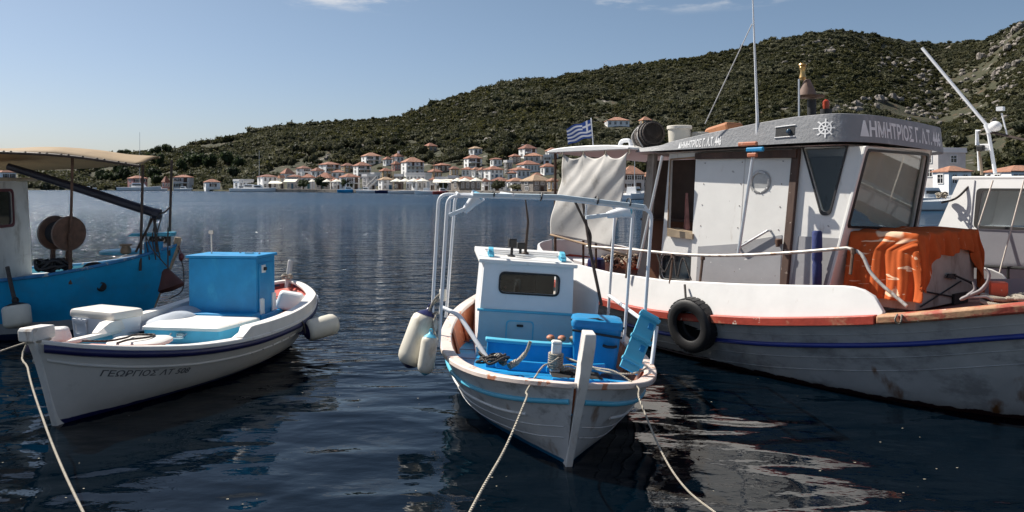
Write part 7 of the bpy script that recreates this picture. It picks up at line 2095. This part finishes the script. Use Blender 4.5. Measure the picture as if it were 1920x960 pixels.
# pipe, barrel, bucket, tub on the roof and awning
mq_ = hy(MR, 1163, 278, -.6)
mb = MB(); mb.tube(rect_path([(mq_.x, -.6, 2.9), (mq_.x, -.6, mq_.z + .12), (mq_.x + .18, -.55, mq_.z + .13), (mq_.x + .2, -.55, mq_.z + .0)], .07, 5), .035, 9); 
tag(mb.build("vent_pipe", WTUBE, M=MR, origin=(mq_.x, -.6, 2.9), smooth=60), "white gooseneck pipe beside the barrel", "pipe")
bq = hy(MR, 1216, 254, -.85)
barrel = thing("barrel", "old dark wooden barrel lying on its side on the roof edge", "barrel", MR @ T(bq.x, -.85, bq.z) @ RZ(R(-28)) @ RY(R(84)))
BW = mat("barrel_wood", (0.060, 0.048, 0.042), .75, .3, 6, .3, 30, stretch=(1, 1, .15))
NSt = 22; LB, RB, RE = .46, .215, .175
prof = [(RE, -LB / 2), (RE + .022, -LB * .3), (RB, -.05), (RB, .05), (RE + .022, LB * .3), (RE, LB / 2)]
stv = MB()
w_ = math.pi / NSt - .012
ringsS = []
for r_, z in prof:
    ringsS.append([(r_ * math.cos(-w_), r_ * math.sin(-w_), z), (r_ * math.cos(w_), r_ * math.sin(w_), z), ((r_ - .02) * math.cos(w_), (r_ - .02) * math.sin(w_), z), ((r_ - .02) * math.cos(-w_), (r_ - .02) * math.sin(-w_), z)])
stv.section(ringsS); stm = stv.mesh("stave", BW, 30)
for k in range(NSt): inst("stave", stm, barrel, RZ(2 * math.pi * k / NSt))
for z, r_ in ((-.19, RE + .016), (-.10, RB - .004), (.10, RB - .004), (.19, RE + .016)):
    mb = MB(); mb.lathe([(r_ - .004, z - .014), (r_ + .006, z - .013), (r_ + .006, z + .013), (r_ - .004, z + .014)], 32); mb.build("hoop", mat("dark_hoop", (.035, .033, .033), .6, .3, 6, metal=.4), barrel, smooth=30)
for s_ in (-1, 1):
    mb = MB(); mb.lathe([(RE - .02, s_ * (LB / 2 - .02)), (.01, s_ * (LB / 2 - .02))], 24); mb.build("head", BW, barrel, smooth=0)
rope("white cord lashed round the dark barrel", [(bq.x - .10, -1.04, bq.z - .20), (bq.x - .12, -1.10, bq.z - .02), (bq.x - .06, -1.02, bq.z + .12), (bq.x + .0, -1.10, bq.z - .03), (bq.x + .06, -1.04, bq.z - .20)], .010, mat("white_cord", (.6, .58, .54), .8), M=MR)
bk = hy(MR, 1274, 248, -.80)
buck = thing("bucket", "white plastic bucket with a lid standing beside the barrel", "bucket", MR @ T(bk.x, -.80, 2.93))
hb_ = hy(MR, 1274, 236, -.8).z - 2.93
mb = MB(); mb.lathe([(.15, 0), (.155, .02), (.172, hb_ * .85), (.172, hb_ * .86)], 24); mb.build("body", mat("bucket_plastic", (.66, .62, .53), .45, .06, 3), buck, smooth=40)
mb = MB(); mb.lathe([(.172, hb_ * .84), (.188, hb_ * .86), (.188, hb_ * .98), (.178, hb_), (.01, hb_ + .005)], 24); mb.build("lid", mat("bucket_lid", (.70, .66, .57), .45, .06, 3), buck, smooth=40)
mb = MB(); mb.tube([(.186 * math.cos(t), .186 * math.sin(t), hb_ * .8 - .14 * math.sin(t - .2)) for t in np.linspace(.2, 2.6, 12)], .006, 5); mb.build("handle", BLACK, buck)
tb = hy(MR, 1300, 246, -.6)
mb = MB(); mb.lathe([(.12, 0), (.15, .10), (.165, .22), (.155, .23)], 18); tag(mb.build("basin", mat("basin_grey", (.45, .43, .38), .5, .1, 4), M=MR @ T(tb.x + .05, -.55, 2.95), smooth=40), "pale basin half hidden behind the white bucket", "basin")
oq = hy(MR, 1352, 236, -.2)
mb = MB(); mb.hexa([(oq.x - .35, -.35, 2.95), (oq.x + .3, -.35, 2.95), (oq.x + .3, .1, 2.95), (oq.x - .35, .1, 2.95), (oq.x - .2, -.33, oq.z - .03), (oq.x + .2, -.33, oq.z + .05), (oq.x + .2, .08, oq.z + .05), (oq.x - .2, .08, oq.z - .03)])
tag(mb.build("orange_cover", mat("orange_cover_cloth", (.42, .17, .07), .7, .1, 4, .1, 14), M=MR, origin=(oq.x, -.1, 2.95), smooth=0, bevel=.04), "orange cover bulging above the grey roof edge", "cover")
# masts, whip aerial, funnel, lamps, crates
a = hx(MR, 1420, 218, 5.4); b = hx(MR, 1411, -10, 5.4)
mb = MB(); mb.tube([(5.4, a.y, 2.95), (5.4, a.y, a.z), (5.4, (a.y + b.y) / 2, (a.z + b.z) / 2), (5.4, b.y, b.z)], [.022, .02, .014, .008], 8)
tag(mb.build("whip_aerial", WTUBE, M=MR, origin=(5.4, a.y, 2.95)), "tall thin white aerial rising from the wheelhouse roof", "aerial")
c = hx(MR, 1322, 232, 4.6)
rope("thin stay running from the tall aerial down to the roof edge by the orange cover", [hx(MR, 1410, 45, 5.38), c], .007, mat("stay_wire", (.5, .5, .5), .5), M=MR, smoothn=0)
sp_ = hx(MR, 1522, 200, 6.0)
stk = thing("funnel", "dark conical funnel topped with a brass lamp on the wheelhouse roof", "funnel", MR @ T(6.0, sp_.y, 2.98))
zz = lambda py: hx(MR, 1510, py, 6.0).z - 2.98
mb = MB(); mb.lathe([(.055, 0), (.055, zz(185))], 14); mb.build("pipe", BLACK, stk, smooth=40)
mb = MB(); mb.lathe([(.02, zz(183)), (.155, zz(182)), (.165, zz(178)), (.05, zz(174))], 20); mb.build("cowl", IRON, stk, smooth=40)
lx = hx(MR, 1505, 150, 6.0).y - sp_.y
mb = MB(); mb.lathe([(.115, zz(178)), (.10, zz(170)), (.045, zz(152)), (.03, zz(148))], 16, T(0, lx * .5, 0)); mb.build("cone", mat("rust_cone", (.16, .10, .075), .7, .3, 7), stk, smooth=40)
BRASS = mat("brass", (.50, .33, .13), .35, .2, 6, metal=.7)
mb = MB(); mb.lathe([(.030, zz(151)), (.046, zz(146)), (.032, zz(139)), (.03, zz(133)), (.044, zz(127)), (.034, zz(124)), (.055, zz(123)), (.045, zz(120)), (.01, zz(119))], 14, T(0, lx, 0)); mb.build("lamp", BRASS, stk, smooth=40)
p = hx(MR, 1498, 200, 6.0)
mb = MB(); mb.tube([(0, p.y - sp_.y, 0), (0, p.y - sp_.y, zz(150))], .013, 6); mb.build("support", STEEL, stk)
lq = hx(MR, 1549, 190, 6.0)
lm = thing("deck_lamp", "small red and green lamp beside the funnel", "lamp", MR @ T(6.0, lq.y, 2.98))
h_ = lq.z - 2.98
mb = MB(); mb.box((0, -.09, h_ * .32), (.14, .12, h_ * .6)); mb.build("base", mat("teal_lamp_base", (.02, .12, .12), .5), lm, smooth=0, bevel=.01)
mb = MB(); mb.lathe([(.075, 0), (.075, h_ * .8)], 12); mb.build("pedestal", BLACK, lm, smooth=40)
mb = MB(); mb.lathe([(.038, h_ * .8), (.044, h_ * .9), (.042, h_ * 1.0), (.015, h_ * 1.05)], 14); mb.build("lens", mat("orange_lens", (.32, .04, .012), .25), lm, smooth=40)
cq_ = hx(MR, 1662, 214, 6.4)
crate = thing("fish_crate", "red plastic fish crate lying on the front of the wheelhouse roof", "crate", MR @ T(6.38, cq_.y + .02, 3.06))
CRM = mat("red_crate_plastic", (.20, .022, .018), .45, .15, 5)
hC = .19
for sx, sy, dx, dy in ((-.17, 0, .02, .56), (.17, 0, .02, .56), (0, -.27, .36, .02), (0, .27, .36, .02)):
    for zc_ in (.02, .095, .17):
        mb = MB(); mb.box((sx, sy, zc_), (dx, dy, .035)); mb.build("slat", CRM, crate, smooth=0)
    for t in (-1, 0, 1):
        mb = MB(); mb.box((sx + (t * .15 if dx > .1 else 0), sy + (t * .24 if dy > .1 else 0), .095), (.026, .026, .186)); mb.build("post", CRM, crate, smooth=0)
mb = MB(); mb.box((0, 0, .008), (.34, .54, .012)); mb.box((0.184, .05, .10), (.006, .16, .06)); mb.build("base", CRM, crate, smooth=0)
cg = hx(MR, 1625, 215, 6.4)
mb = MB()
for t in (-.13, .13):
    mb.tube(rect_path([(6.4 + t, cg.y - .14, 3.05), (6.4 + t, cg.y - .14, 3.25), (6.4 + t, cg.y + .16, 3.25), (6.4 + t, cg.y + .16, 3.05)], .03), .009, 5)
for k in range(6): mb.tube([(6.26, cg.y - .13 + .055 * k, 3.10 + .03 * (k % 2)), (6.54, cg.y - .13 + .055 * k, 3.24)], .008, 5)
tag(mb.build("wire_basket", STEEL, M=MR, origin=(6.4, cg.y, 3.05), smooth=60), "bent wire basket beside the red crate on the roof", "basket")
# flag
fp0, fp1 = hy(MR, 1113, 282, .3), hy(MR, 1108, 222, .3)
fl = thing("flag", "blue and white striped flag with a cross flying from the stern awning", "flag", MR @ T(fp0.x, .3, fp0.z - .02))
d = fp1 - fp0; Lf = d.length
mb = MB(); mb.tube([(0, 0, 0), (d.x, 0, d.z + .03)], .012, 7); mb.build("flagpole", WTUBE, fl)
FB = mat("flag_blue", (.025, .075, .29), .7, .08, 4); FW = mat("flag_white", (.74, .75, .77), .7, .05, 4)
NX, NY = 27, 18
tl = hy(MR, 1066, 246, .3) - fp0; 
fw_, fh_ = .46, .32
def flag_pt(i, j):
    a, b = i / NX, j / NY
    base = Vector((d.x, 0, d.z)) * (.98 - b * fh_ / Lf * 1.02)
    p = base + Vector((-.62, -.70, 0)).normalized() * (fw_ * a) + Vector((0, 0, -.10 * a - .05 * a * a))
    p += Vector((-.70, .62, 0)) * (.05 * math.sin(a * 8 + b * 1.5) * a ** .6)
    p.z += .012 * math.sin(a * 11 + b * 4)
    return p
mb = MB(); vs = [flag_pt(i, j) for i in range(NX + 1) for j in range(NY + 1)]
fb, fw = [], []
for i in range(NX):
    for j in range(NY):
        k = i * (NY + 1) + j; f = (k, k + NY + 1, k + NY + 2, k + 1)
        if i < 10 and j < 10: blue = not (4 <= i < 6 or 4 <= j < 6)
        else: blue = (j // 2) % 2 == 0
        (fb if blue else fw).append(f)
n0 = len(mb.v); mb.add(vs, []); mb.f += fb; mb.mi += [0] * len(fb); mb.f += fw; mb.mi += [1] * len(fw)
fo_ = mb.build("cloth", [FB, FW], fl, smooth=80, fix=False)
# ---------------------------------------------------------------- foredeck: draped box, bollard, anchor, rails
BX = [6.60, 7.32, -.78, .82, .92, 1.80]
boxm = mat("foredeck_box_paint", (.42, .37, .31), .6, .15, 4, .15, 15, stain=((.22, .17, .13), .6, .12, 4, (1, 1, .4)))
db = thing("foredeck_box", "pale wooden box on the foredeck, mostly hidden under the orange towel", "box", MR @ T((BX[0] + BX[1]) / 2, (BX[2] + BX[3]) / 2, BX[4]))
lx_, ly_, lz_ = (BX[1] - BX[0]) / 2, (BX[3] - BX[2]) / 2, BX[5] - BX[4]
mb = MB(); mb.box((0, 0, lz_ / 2), (2 * lx_, 2 * ly_, lz_)); mb.build("body", boxm, db, smooth=0, bevel=.01)
mb = MB(); mb.tube([(lx_ + .012, -ly_ + .15, .22), (lx_ + .012, .30, .06)], .009, 5); mb.build("lashing", BLACK, db)
mb = MB(); mb.tube([(lx_ + .012, -ly_ + .10, .04), (lx_ + .012, .38, .26)], .009, 5); mb.build("lashing", BLACK, db)
mb = MB(); mb.box((lx_ + .015, .35, .05), (.03, .40, .13)); mb.build("slot", BLACK, db, smooth=0)
mb = MB(); mb.tube([(lx_ + .05, .10, .36), (lx_ + .08, .5, .24), (lx_ + .1, .74, .12)], [.012, .016, .016], 7); mb.hexa([(lx_ + .03, -.08, .34), (lx_ + .05, -.08, .34), (lx_ + .05, .16, .30), (lx_ + .03, .16, .30), (lx_ + .03, -.04, .385), (lx_ + .05, -.04, .385), (lx_ + .05, .16, .37), (lx_ + .03, .16, .37)])
tag(mb.build("paddle", BLACK, M=db.matrix_world.copy(), smooth=40), "short dark paddle leaning on the front of the foredeck box", "paddle")
def towel_mat():
    m = mat("orange_towel", (0.45, 0.10, 0.03), .95, .12, 6, .5, 160, bdist=.006, spec=.08)
    n, l = m.node_tree.nodes, m.node_tree.links; bs = n["Principled BSDF"]; src = bs.inputs["Base Color"].links[0].from_socket
    tc = [x for x in n if x.bl_idname == "ShaderNodeTexCoord"][0]
    def lay(scale, loc, lo, hi, sc, dist, src):
        mp = n.new("ShaderNodeMapping"); mp.inputs["Scale"].default_value = scale; mp.inputs["Location"].default_value = loc; l.new(tc.outputs["UV"], mp.inputs[0])
        z = n.new("ShaderNodeTexNoise"); z.inputs["Scale"].default_value = sc; z.inputs["Detail"].default_value = 2; z.inputs["Distortion"].default_value = dist; l.new(mp.outputs[0], z.inputs["Vector"])
        r = n.new("ShaderNodeMapRange"); r.inputs["From Min"].default_value = lo; r.inputs["From Max"].default_value = hi; l.new(z.outputs["Fac"], r.inputs["Value"])
        mx = n.new("ShaderNodeMix"); mx.data_type = 'RGBA'; l.new(r.outputs[0], mx.inputs["Factor"]); l.new(src, mx.inputs["A"]); mx.inputs["B"].default_value = (.72, .50, .34, 1)
        return mx.outputs["Result"]
    src = lay((9, 1.6, 1), (2.3, .4, 0), .665, .69, 1.5, .9, src)
    src = lay((2.2, 1.2, 1), (7.2, 3.1, 0), .66, .68, 1.3, 1.2, src)
    l.new(src, bs.inputs["Base Color"]); return m
TOW = towel_mat()
# towel: hangs over the starboard side (to the deck), the top and part of the front
mb = MB(); uvs = []
yl0 = BX[2]; top = BX[5] + .012
S1, S2 = .78, 1.62                                    # drop on the starboard side, width over the top
def tow(a, b):
    """a 0..1 across the boat from the starboard hem over the top to port, b 0..1 from aft to forward with a front drop"""
    s = a * (S1 + S2 + .5)
    drop_f = float(np.interp(a, [0, .20, .26, .30, .335, .36, .40, .5, .72, .77, .81, 1], [.0, .08, .60, .68, .64, .50, .31, .26, .25, .28, .6, .64])) + .02 * math.sin(a * 26)
    Ld = .80; t = b * (Ld + drop_f)
    if s < S1: y, z = BX[2] - .02 - .10 * ((S1 - s) / S1) - (.026 * math.sin(b * 17 + 1 + 2 * (S1 - s)) + .018 * math.sin(b * 37 - 3 * (S1 - s)) + .008 * math.sin(b * 71)) * ((S1 - s) / S1) ** .6, top - (S1 - s)
    elif s < S1 + S2: y, z = BX[2] - .015 + (s - S1), top + .010 * math.sin(s * 13 + b * 9) + .006 * math.sin(s * 31 - b * 12)
    else: y, z = BX[3] + .03 + .04 * (s - S1 - S2), top - (s - S1 - S2)
    if t < Ld: x = BX[0] - .06 + t
    else:
        e = t - Ld; x = BX[0] - .06 + Ld + .018 + (.030 * math.sin(a * 45 + 4 * e) + .022 * math.sin(a * 97 - 3 * e) + .008 * math.sin(a * 190)) * min(1, e * 6) + .05 * e; z = z - e
        if s < S1: x += .0
    # rounded shoulder
    if s < S1:
        k = (S1 - s) / S1
        x += (b - .35) * .16 * k
        if t >= Ld: x -= 0
    return Vector((x, y, z))
mb.grid(tow, 180, 90)
to = mb.build("beach_towel", TOW, M=MR, origin=(6.9, 0, top), smooth=80, fix=False)
uvl = to.data.uv_layers.new(name="UVMap")
nv = 91
for lp_ in to.data.loops:
    i, j = divmod(lp_.vertex_index, nv); uvl.data[lp_.index].uv = (i / 180 * 2.9, j / 90 * 1.3)
sm_ = to.modifiers.new("soften", 'SMOOTH'); sm_.factor = .5; sm_.iterations = 2
sd = to.modifiers.new("thick", 'SOLIDIFY'); sd.thickness = .01
tag(to, "orange beach towel with pale wave prints draped over the foredeck box", "towel")
# blue rolled cloth standing by the front corner
p0, p1 = hx(MR, 1548, 428, 6.25), hx(MR, 1552, 530, 6.25)
mb = MB(); mb.lathe([(.03, 0), (.055, .02), (.058, .3), (.05, .33), (.062, .36), (.06, .70), (.045, .72), (.02, .72)], 12)
tag(mb.build("rolled_cloth", mat("navy_cloth", (.022, .035, .13), .85, .25, 10, .5, 40), M=MR @ T(6.28, YS(1.5) - .12, p1.z - .05), smooth=50), "navy rolled cloth tied upright at the wheelhouse's front corner", "cloth")
# side rail of tube with stanchions
P = [hy(MR, 1100, 462, -1.42), hy(MR, 1180, 468, -1.50), hy(MR, 1318, 479, -1.55), hy(MR, 1480, 474, -1.56), hy(MR, 1588, 465, -1.52), hy(MR, 1612, 474, -1.52), hy(MR, 1632, 510, -1.55), hy(MR, 1700, 574, -1.60)]
mb = MB(); mb.tube(smooth_path(P[:5], 4) + smooth_path(P[4:], 5)[1:], .021, 8); rl = mb.build("side_rail", mat("worn_rail_tube", (.50, .47, .43), .45, .15, 8, metal=.3, stain=((.22, .12, .07), .6, .1, 7, (1, 1, 1))), br, smooth=60)
for px, pt0, pb in ((1600, 466, 512), (1318, 479, 532), (1180, 468, 520), (1262, 476, 530)):
    a, b = hy(MR, px, pt0, -1.54), hy(MR, px + 2, pb, -1.62)
    mb = MB(); mb.tube([(a.x, -1.54, a.z), (a.x + .01, -1.62, b.z - .02)], .018, 7); mb.tube([(a.x, -1.54, a.z), (a.x + .005, -1.55, a.z - .06)], .03, 8); mb.build("rail_stanchion", IRON, br)
rope("dark cordage hung over the rail before the low window", [hy(MR, 1232, 476, -1.56), hy(MR, 1246, 510, -1.6), hy(MR, 1262, 480, -1.56), hy(MR, 1270, 520, -1.6), hy(MR, 1280, 484, -1.56), hy(MR, 1296, 525, -1.6)], .012, ROPED, M=MR)
# tyre
tq_ = hy(MR, 1292, 610, -1.86)
ty = thing("tyre_fender", "black truck tyre hung as a fender against the large boat's side", "tyre", MR @ T(tq_.x, -1.80, tq_.z) @ RX(R(96)) @ RZ(.2))
mb = MB(); mb.lathe([(.20, -.08), (.22, -.095), (.30, -.10), (.345, -.085), (.36, -.05), (.36, .05), (.345, .085), (.30, .10), (.22, .095), (.20, .08), (.215, .05), (.30, .04), (.31, 0), (.30, -.04), (.215, -.05), (.20, -.08)], 40); mb.build("tread", BLACK, ty, smooth=50)
for k in range(28):
    mb = MB(); mb.box((.358, 0, 0), (.010, .055, .15), RZ(2 * math.pi * k / 28))
    o = mb.build("tread_block", BLACK, ty, smooth=0) if k == 0 else None
    if k == 0: blk = o
    else: pass
for k in range(1, 28): inst("tread_block", blk.data, ty, RZ(2 * math.pi * k / 28))
blk.data.transform(T(.362, 0, 0) @ T(0, 0, 0)) if False else None
rope("dark rope holding the truck tyre to the rail", [hy(MR, 1284, 534, -1.70), hy(MR, 1286, 560, -1.80), hy(MR, 1288, 580, -1.84)], .016, ROPED, M=MR)
# bollard with rope turns, chain, anchor
bo = hy(MR, 1872, 556, -.35)
bol = thing("bollard", "orange topped samson post with rope turns on the large boat's foredeck", "bollard", MR @ T(bo.x, -.35, zdR(u_at(bo.x)) ))
hB = hy(MR, 1872, 528, -.35).z - zdR(u_at(bo.x))
mb = MB(); mb.box((0, 0, hB / 2), (.17, .17, hB), RZ(.5)); mb.build("post", mat("orange_red_paint", (.55, .10, .045), .55, .15, 6, chips=((.55, .42, .32), .68, 14)), bol, smooth=0, bevel=.015)
rp = MB()
for k, z in enumerate((hB - .17, hB - .235, hB - .30)):
    mb = MB(); mb.tube([((.155 + .01 * k) * math.cos(t), (.155 + .01 * k) * math.sin(t), z + .012 * math.sin(t * 2 + k)) for t in np.linspace(0, 2 * math.pi, 23)[:-1]], .028, 8, closed=True)
    tag(mb.build("rope_turn", ROPE, M=bol.matrix_world.copy(), smooth=60), ["top turn of thick rope round the orange bollard", "middle turn of thick rope round the orange bollard", "lowest turn of thick rope round the orange bollard"][k], "rope", "rope turns on the bollard")
mb = MB(); mb.tube(tangle((bo.x + .3, -.30, zdR(u_at(bo.x + .3)) + .06), .24, 40, .022, 77, .3), .020, 7)
tag(mb.build("rope_heap", ROPE, M=MR, origin=(bo.x + .3, -.3, zdR(u_at(bo.x))), smooth=60), "heap of pale mooring rope beside the orange bollard", "rope")
an0, an1, an2 = hy(MR, 1800, 562, -.95), hy(MR, 1838, 545, -.9), hy(MR, 1852, 508, -.85)
mb = MB(); mb.tube(smooth_path([an0, an0.lerp(an1, .6) + Vector((0, 0, .0)), an1, an2, hy(MR, 1848, 504, -.85)], 5), [.012] + [.021] * 12 + [.016] * 8, 8)
mb.tube(smooth_path([an0.lerp(an1, .4), hy(MR, 1828, 542, -.9), hy(MR, 1824, 528, -.9)], 4), [.026, .024, .022, .02, .018, .016, .014, .012, .008], 7)
mb.tube([an0.lerp(an1, .3), hy(MR, 1850, 556, -.9), hy(MR, 1862, 564, -.88)], .014, 6)
tag(mb.build("anchor", mat("grey_galvanised", (.20, .185, .19), .6, .25, 8, .2, 40, metal=.3), M=MR, origin=tuple(an0), smooth=60), "grey anchor lying on the foredeck rail before the bollard", "anchor")
rope("pale twine lashing round the worn rail", [HR.on_side(7.62, .97, -1, .06) + Vector((0, 0, .06)), HR.on_side(7.60, .97, -1, .075), HR.on_side(7.62, .92, -1, .05), HR.on_side(7.66, .97, -1, .075), HR.on_side(7.66, .97, -1, .06) + Vector((0, 0, .06))], .010, ROPE, M=MR)
# towel and rag hanging in the open window
hq = S3(1278, 400)
mb = MB(); mb.grid(lambda a, b: (hq.x + (-.05 + .10 * a) * (.4 + .8 * b), YS(1.9) + .12 + .02 * math.sin(a * 9), hq.z + .30 - .62 * b), 10, 8)
tag(mb.build("hand_towel", mat("pink_rag", (.30, .15, .14), .9, .25, 12, .4, 60), M=MR, origin=tuple(hq), smooth=70, fix=False), "pink striped hand towel hanging in the open wheelhouse window", "towel")
# ================================================================== white cabin boat at the right edge
MF = frame((0.78 + .785 * 2.75, 15.6 + .62 * 2.75), (0.62, -0.785))
bf = thing("cabin_boat", "white cabin boat with a wide window lying beyond the large fishing boat", "boat", MF)
HF = Hull(x=[0, 1, 3, 5, 7, 8.6, 9.6, 10.2], bs=[.9, 1.05, 1.25, 1.3, 1.25, .95, .5, .05], zs=[.95, .92, .95, 1.0, 1.1, 1.25, 1.38, 1.45],
          bw=[.75, .9, 1.1, 1.15, 1.0, .6, .25, .02], xw=[.1, 1, 3, 5, 6.9, 8.3, 9.1, 9.5], flare=.8)
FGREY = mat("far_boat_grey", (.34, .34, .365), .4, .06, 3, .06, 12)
HF.skin("hull", band_mat("far_hull_paint", [((0.02, 0.02, 0.06), .06), ((0.50, 0.50, 0.52), 9)], .4, .06), bf)
HF.deck("deck", FGREY, bf, lambda u: .9, .02, .98)
YF = -.78
def G3(px, py): return hy(MF, px, py, YF)
g = lambda px, py: (lambda p: (p.x, p.z))(G3(px, py))
xr = G3(1920, 400).x + 2.2
zroof, zk, zbt = G3(1850, 336).z, G3(1850, 431).z, .75
wq = round_poly([g(1832, 423), (xr - .5, g(1832, 423)[1]), (xr - .5, g(1836, 358)[1]), g(1836, 358)], .05)
out_ = [(g(1758, 434)[0], zk), (xr, zk), (xr - .2, zroof), (g(1790, 338)[0], zroof)]
mb = MB(); mb.panel(out_, [wq], lambda a, b, t: (a, YF + .20 * (b - zk) + t, b), .04); fc = mb.build("cabin", WHITE2, bf, smooth=0)
mb = MB(); mb.panel([(g(1748, 530)[0], zbt), (xr, zbt), (xr, zk - .002), (g(1758, 434)[0], zk - .002)], [], lambda a, b, t: (a, YF + .002 + .06 * (zk - b) + t, b), .05); mb.build("lower_side", FGREY, bf, smooth=0)  # shade below the cabin put in as a darker grey
mb = MB(); mb.panel(out_, [], lambda a, b, t: (a, .9 - .20 * (b - zk) - t, b), .04); mb.build("cabin_side", WHITE2, fc, smooth=0)
mb = MB(); mb.box(((g(1790, 338)[0] + xr) / 2 - .1, .08, zroof + .02), (xr - g(1790, 338)[0], 1.44, .05)); mb.build("roof", WHITE2, fc, smooth=0, bevel=.015)
xa_, xb_ = g(1762, 430)[0] + .03, g(1790, 338)[0] + .03
mb = MB(); mb.hexa([(xa_, YF + .03, zk), (xa_ + .04, YF + .03, zk), (xa_ + .04, .85, zk), (xa_, .85, zk), (xb_, YF + .15, zroof), (xb_ + .04, YF + .15, zroof), (xb_ + .04, .8, zroof), (xb_, .8, zroof)]); mb.build("aft_wall", WHITE2, fc, smooth=0)
mb = MB(); fo = round_poly([(wq[0][0] - .05, g(1832, 428)[1]), (xr - .45, g(1832, 428)[1]), (xr - .45, g(1836, 353)[1]), (wq[0][0] - .05, g(1836, 353)[1])], .07)
mb.panel(fo, [wq], lambda a, b, t: (a, YF + .20 * (b - zk) - .003 - t, b), .012); wf = mb.build("window", RUB, fc, smooth=0)
mb = MB(); mb.panel(wq, [], lambda a, b, t: (a, YF + .20 * (b - zk) + .015 + t, b), .006); mb.build("pane", CG, wf, smooth=0)
mb = MB(); mb.box((xr - 1.3, .5, zk + .3), (2.6, .04, .9)); mb.box((xr - 1.4, .1, zk + .14), (2.0, .5, .05))
for k in range(5): mb.box((xr - 2.1 + .35 * k, .05, zk + .22), (.12, .12, .12 + .03 * (k % 3)))
mb.build("cabin_lining", mat("far_cabin_inside", (.10, .06, .045), .7, .4, 6), fc, smooth=0)
for px in (1820,):
    a, b = g(px, 338), g(px - 1, 428)
    mb = MB(); mb.tube([(b[0], YF - .004, b[1]), (a[0], YF + .20 * (a[1] - zk) - .004, a[1])], .008, 5); mb.build("seam", FGREY, fc)
vs, fs = text_shape("Φω.ΝΟΣ", 1.0, .02)
k0, k1 = g(1772, 437), g(1800, 437); wm_ = max(v[0] for v in vs)
mb = MB(); mb.add([(k0[0] + (k1[0] - k0[0]) * a / wm_, YF - .004 + .06 * .05, k0[1] + b * .065) for a, b in vs], fs); mb.build("lettering", BLACK, bf, smooth=0, fix=False)
# rails and ropes of that boat
a = [hy(MF, 1810, 497, -.95), hy(MF, 1880, 501, -.95), hy(MF, 1990, 506, -.95)]
mb = MB(); mb.tube(a, .022, 7); mb.build("rail", BLACK, bf)
for px in (1890,):
    p, q_ = hy(MF, px, 502, -.95), hy(MF, px, 545, -.95)
    mb = MB(); mb.tube([(p.x, -.95, p.z), (p.x, -.95, q_.z)], .02, 6); mb.build("rail_post", BLACK, bf)
rope("taut white line crossing the cabin boat's window, nearer its edge", [hy(MF, 1862, 338, YF - .05), hy(MF, 1820, 470, YF - .2)], .010, mat("white_line", (.62, .55, .48), .8), "white lines across the cabin boat", MF, smoothn=0)
rope("taut white line crossing the right end of the cabin boat's window", [hy(MF, 1920, 338, YF - .05), hy(MF, 1872, 520, YF - .25)], .010, mat("white_line", (.62, .55, .48), .8), "white lines across the cabin boat", MF, smoothn=0)
rope("bundle of dark hoses drooping along the aft edge of the cabin roof", [hy(MF, 1856, 328, -.3), hy(MF, 1822, 345, -.60), hy(MF, 1788, 374, -.80), hy(MF, 1765, 380, -.84)], .016, ROPED, M=MF)
mb = MB(); c = hy(MF, 1765, 372, -.85); mb.tube(tangle(tuple(c), .09, 26, .015, 91, 1.0), .012, 6)
tag(mb.build("rope_coil", ROPE, M=MF, origin=tuple(c), smooth=60), "coil of pale cord hung at the cabin boat's aft corner", "rope")
# gantry with lamp and the long white boom
gp = lambda px, py: hy(MF, px, py, .1)
gan = thing("gantry", "small white tube gantry with a black lamp on the cabin boat's roof", "gantry", MF @ T(*gp(1845, 335)))
o = gp(1845, 335)
mb = MB(); mb.tube([gp(1832, 272) - o, gp(1832, 245) - o, gp(1852, 241) - o, gp(1866, 325) - o], .028, 8); mb.build("leg", WTUBE, gan, smooth=40)
mb = MB(); mb.tube([gp(1834, 268) - o, gp(1836, 320) - o], .022, 8); mb.build("leg", WTUBE, gan, smooth=40)
mb = MB(); mb.box(gp(1846, 276) - o, (.13, .03, .10)); mb.build("plate", WHITE2, gan, smooth=0, bevel=.01)
mb = MB(); mb.box(gp(1842, 278) - o + Vector((0, -.06, 0)), (.11, .08, .09)); mb.build("lamp", BLACK, gan, smooth=0, bevel=.02)
a, b = gp(1852, 237), gp(1729, 90)
mb = MB(); mb.tube([a, b], .024, 9); mb.tube([a + Vector((-.02, 0, .03)), a + Vector((.03, 0, -.10))], .045, 8)
tag(mb.build("boom", WTUBE, M=MF, origin=tuple(a), smooth=40), "long white boom pointing up left from the cabin boat's gantry", "boom")
rope("slack pale line knotted where the long boom meets the gantry", [gp(1856, 238), gp(1846, 252), gp(1836, 250), gp(1850, 240), gp(1862, 250)], .012, ROPE, M=MF)
rope("brown rope hanging down the gantry's aft leg", [gp(1834, 280), gp(1838, 300), gp(1841, 328)], .022, mat("brown_rope", (.26, .2, .14), .8, .2, 10), M=MF)
mb = MB(); mb.tube([gp(1858, 248), gp(1920, 262), gp(2000, 275)], .02, 7)
tag(mb.build("stay_pole", DARKW, M=MF, origin=tuple(gp(1858, 248))), "dark pole running right from the gantry's top", "pole")
mb = MB(); p = gp(1880, 245); mb.tube([gp(1888, 252), gp(1878, 212)], .012, 6); mb.box(gp(1876, 204), (.09, .09, .06))
tag(mb.build("aerial", WTUBE, M=MF, origin=tuple(gp(1888, 252))), "white mushroom aerial on a short stalk right of the gantry", "aerial")
mb = MB(); mb.sphere(gp(1866, 237), (.09, .09, .08), 12, 8)
tag(mb.build("radome", WHITE2, M=MF, origin=tuple(gp(1866, 237))), "small white dome behind the boom's foot", "dome")
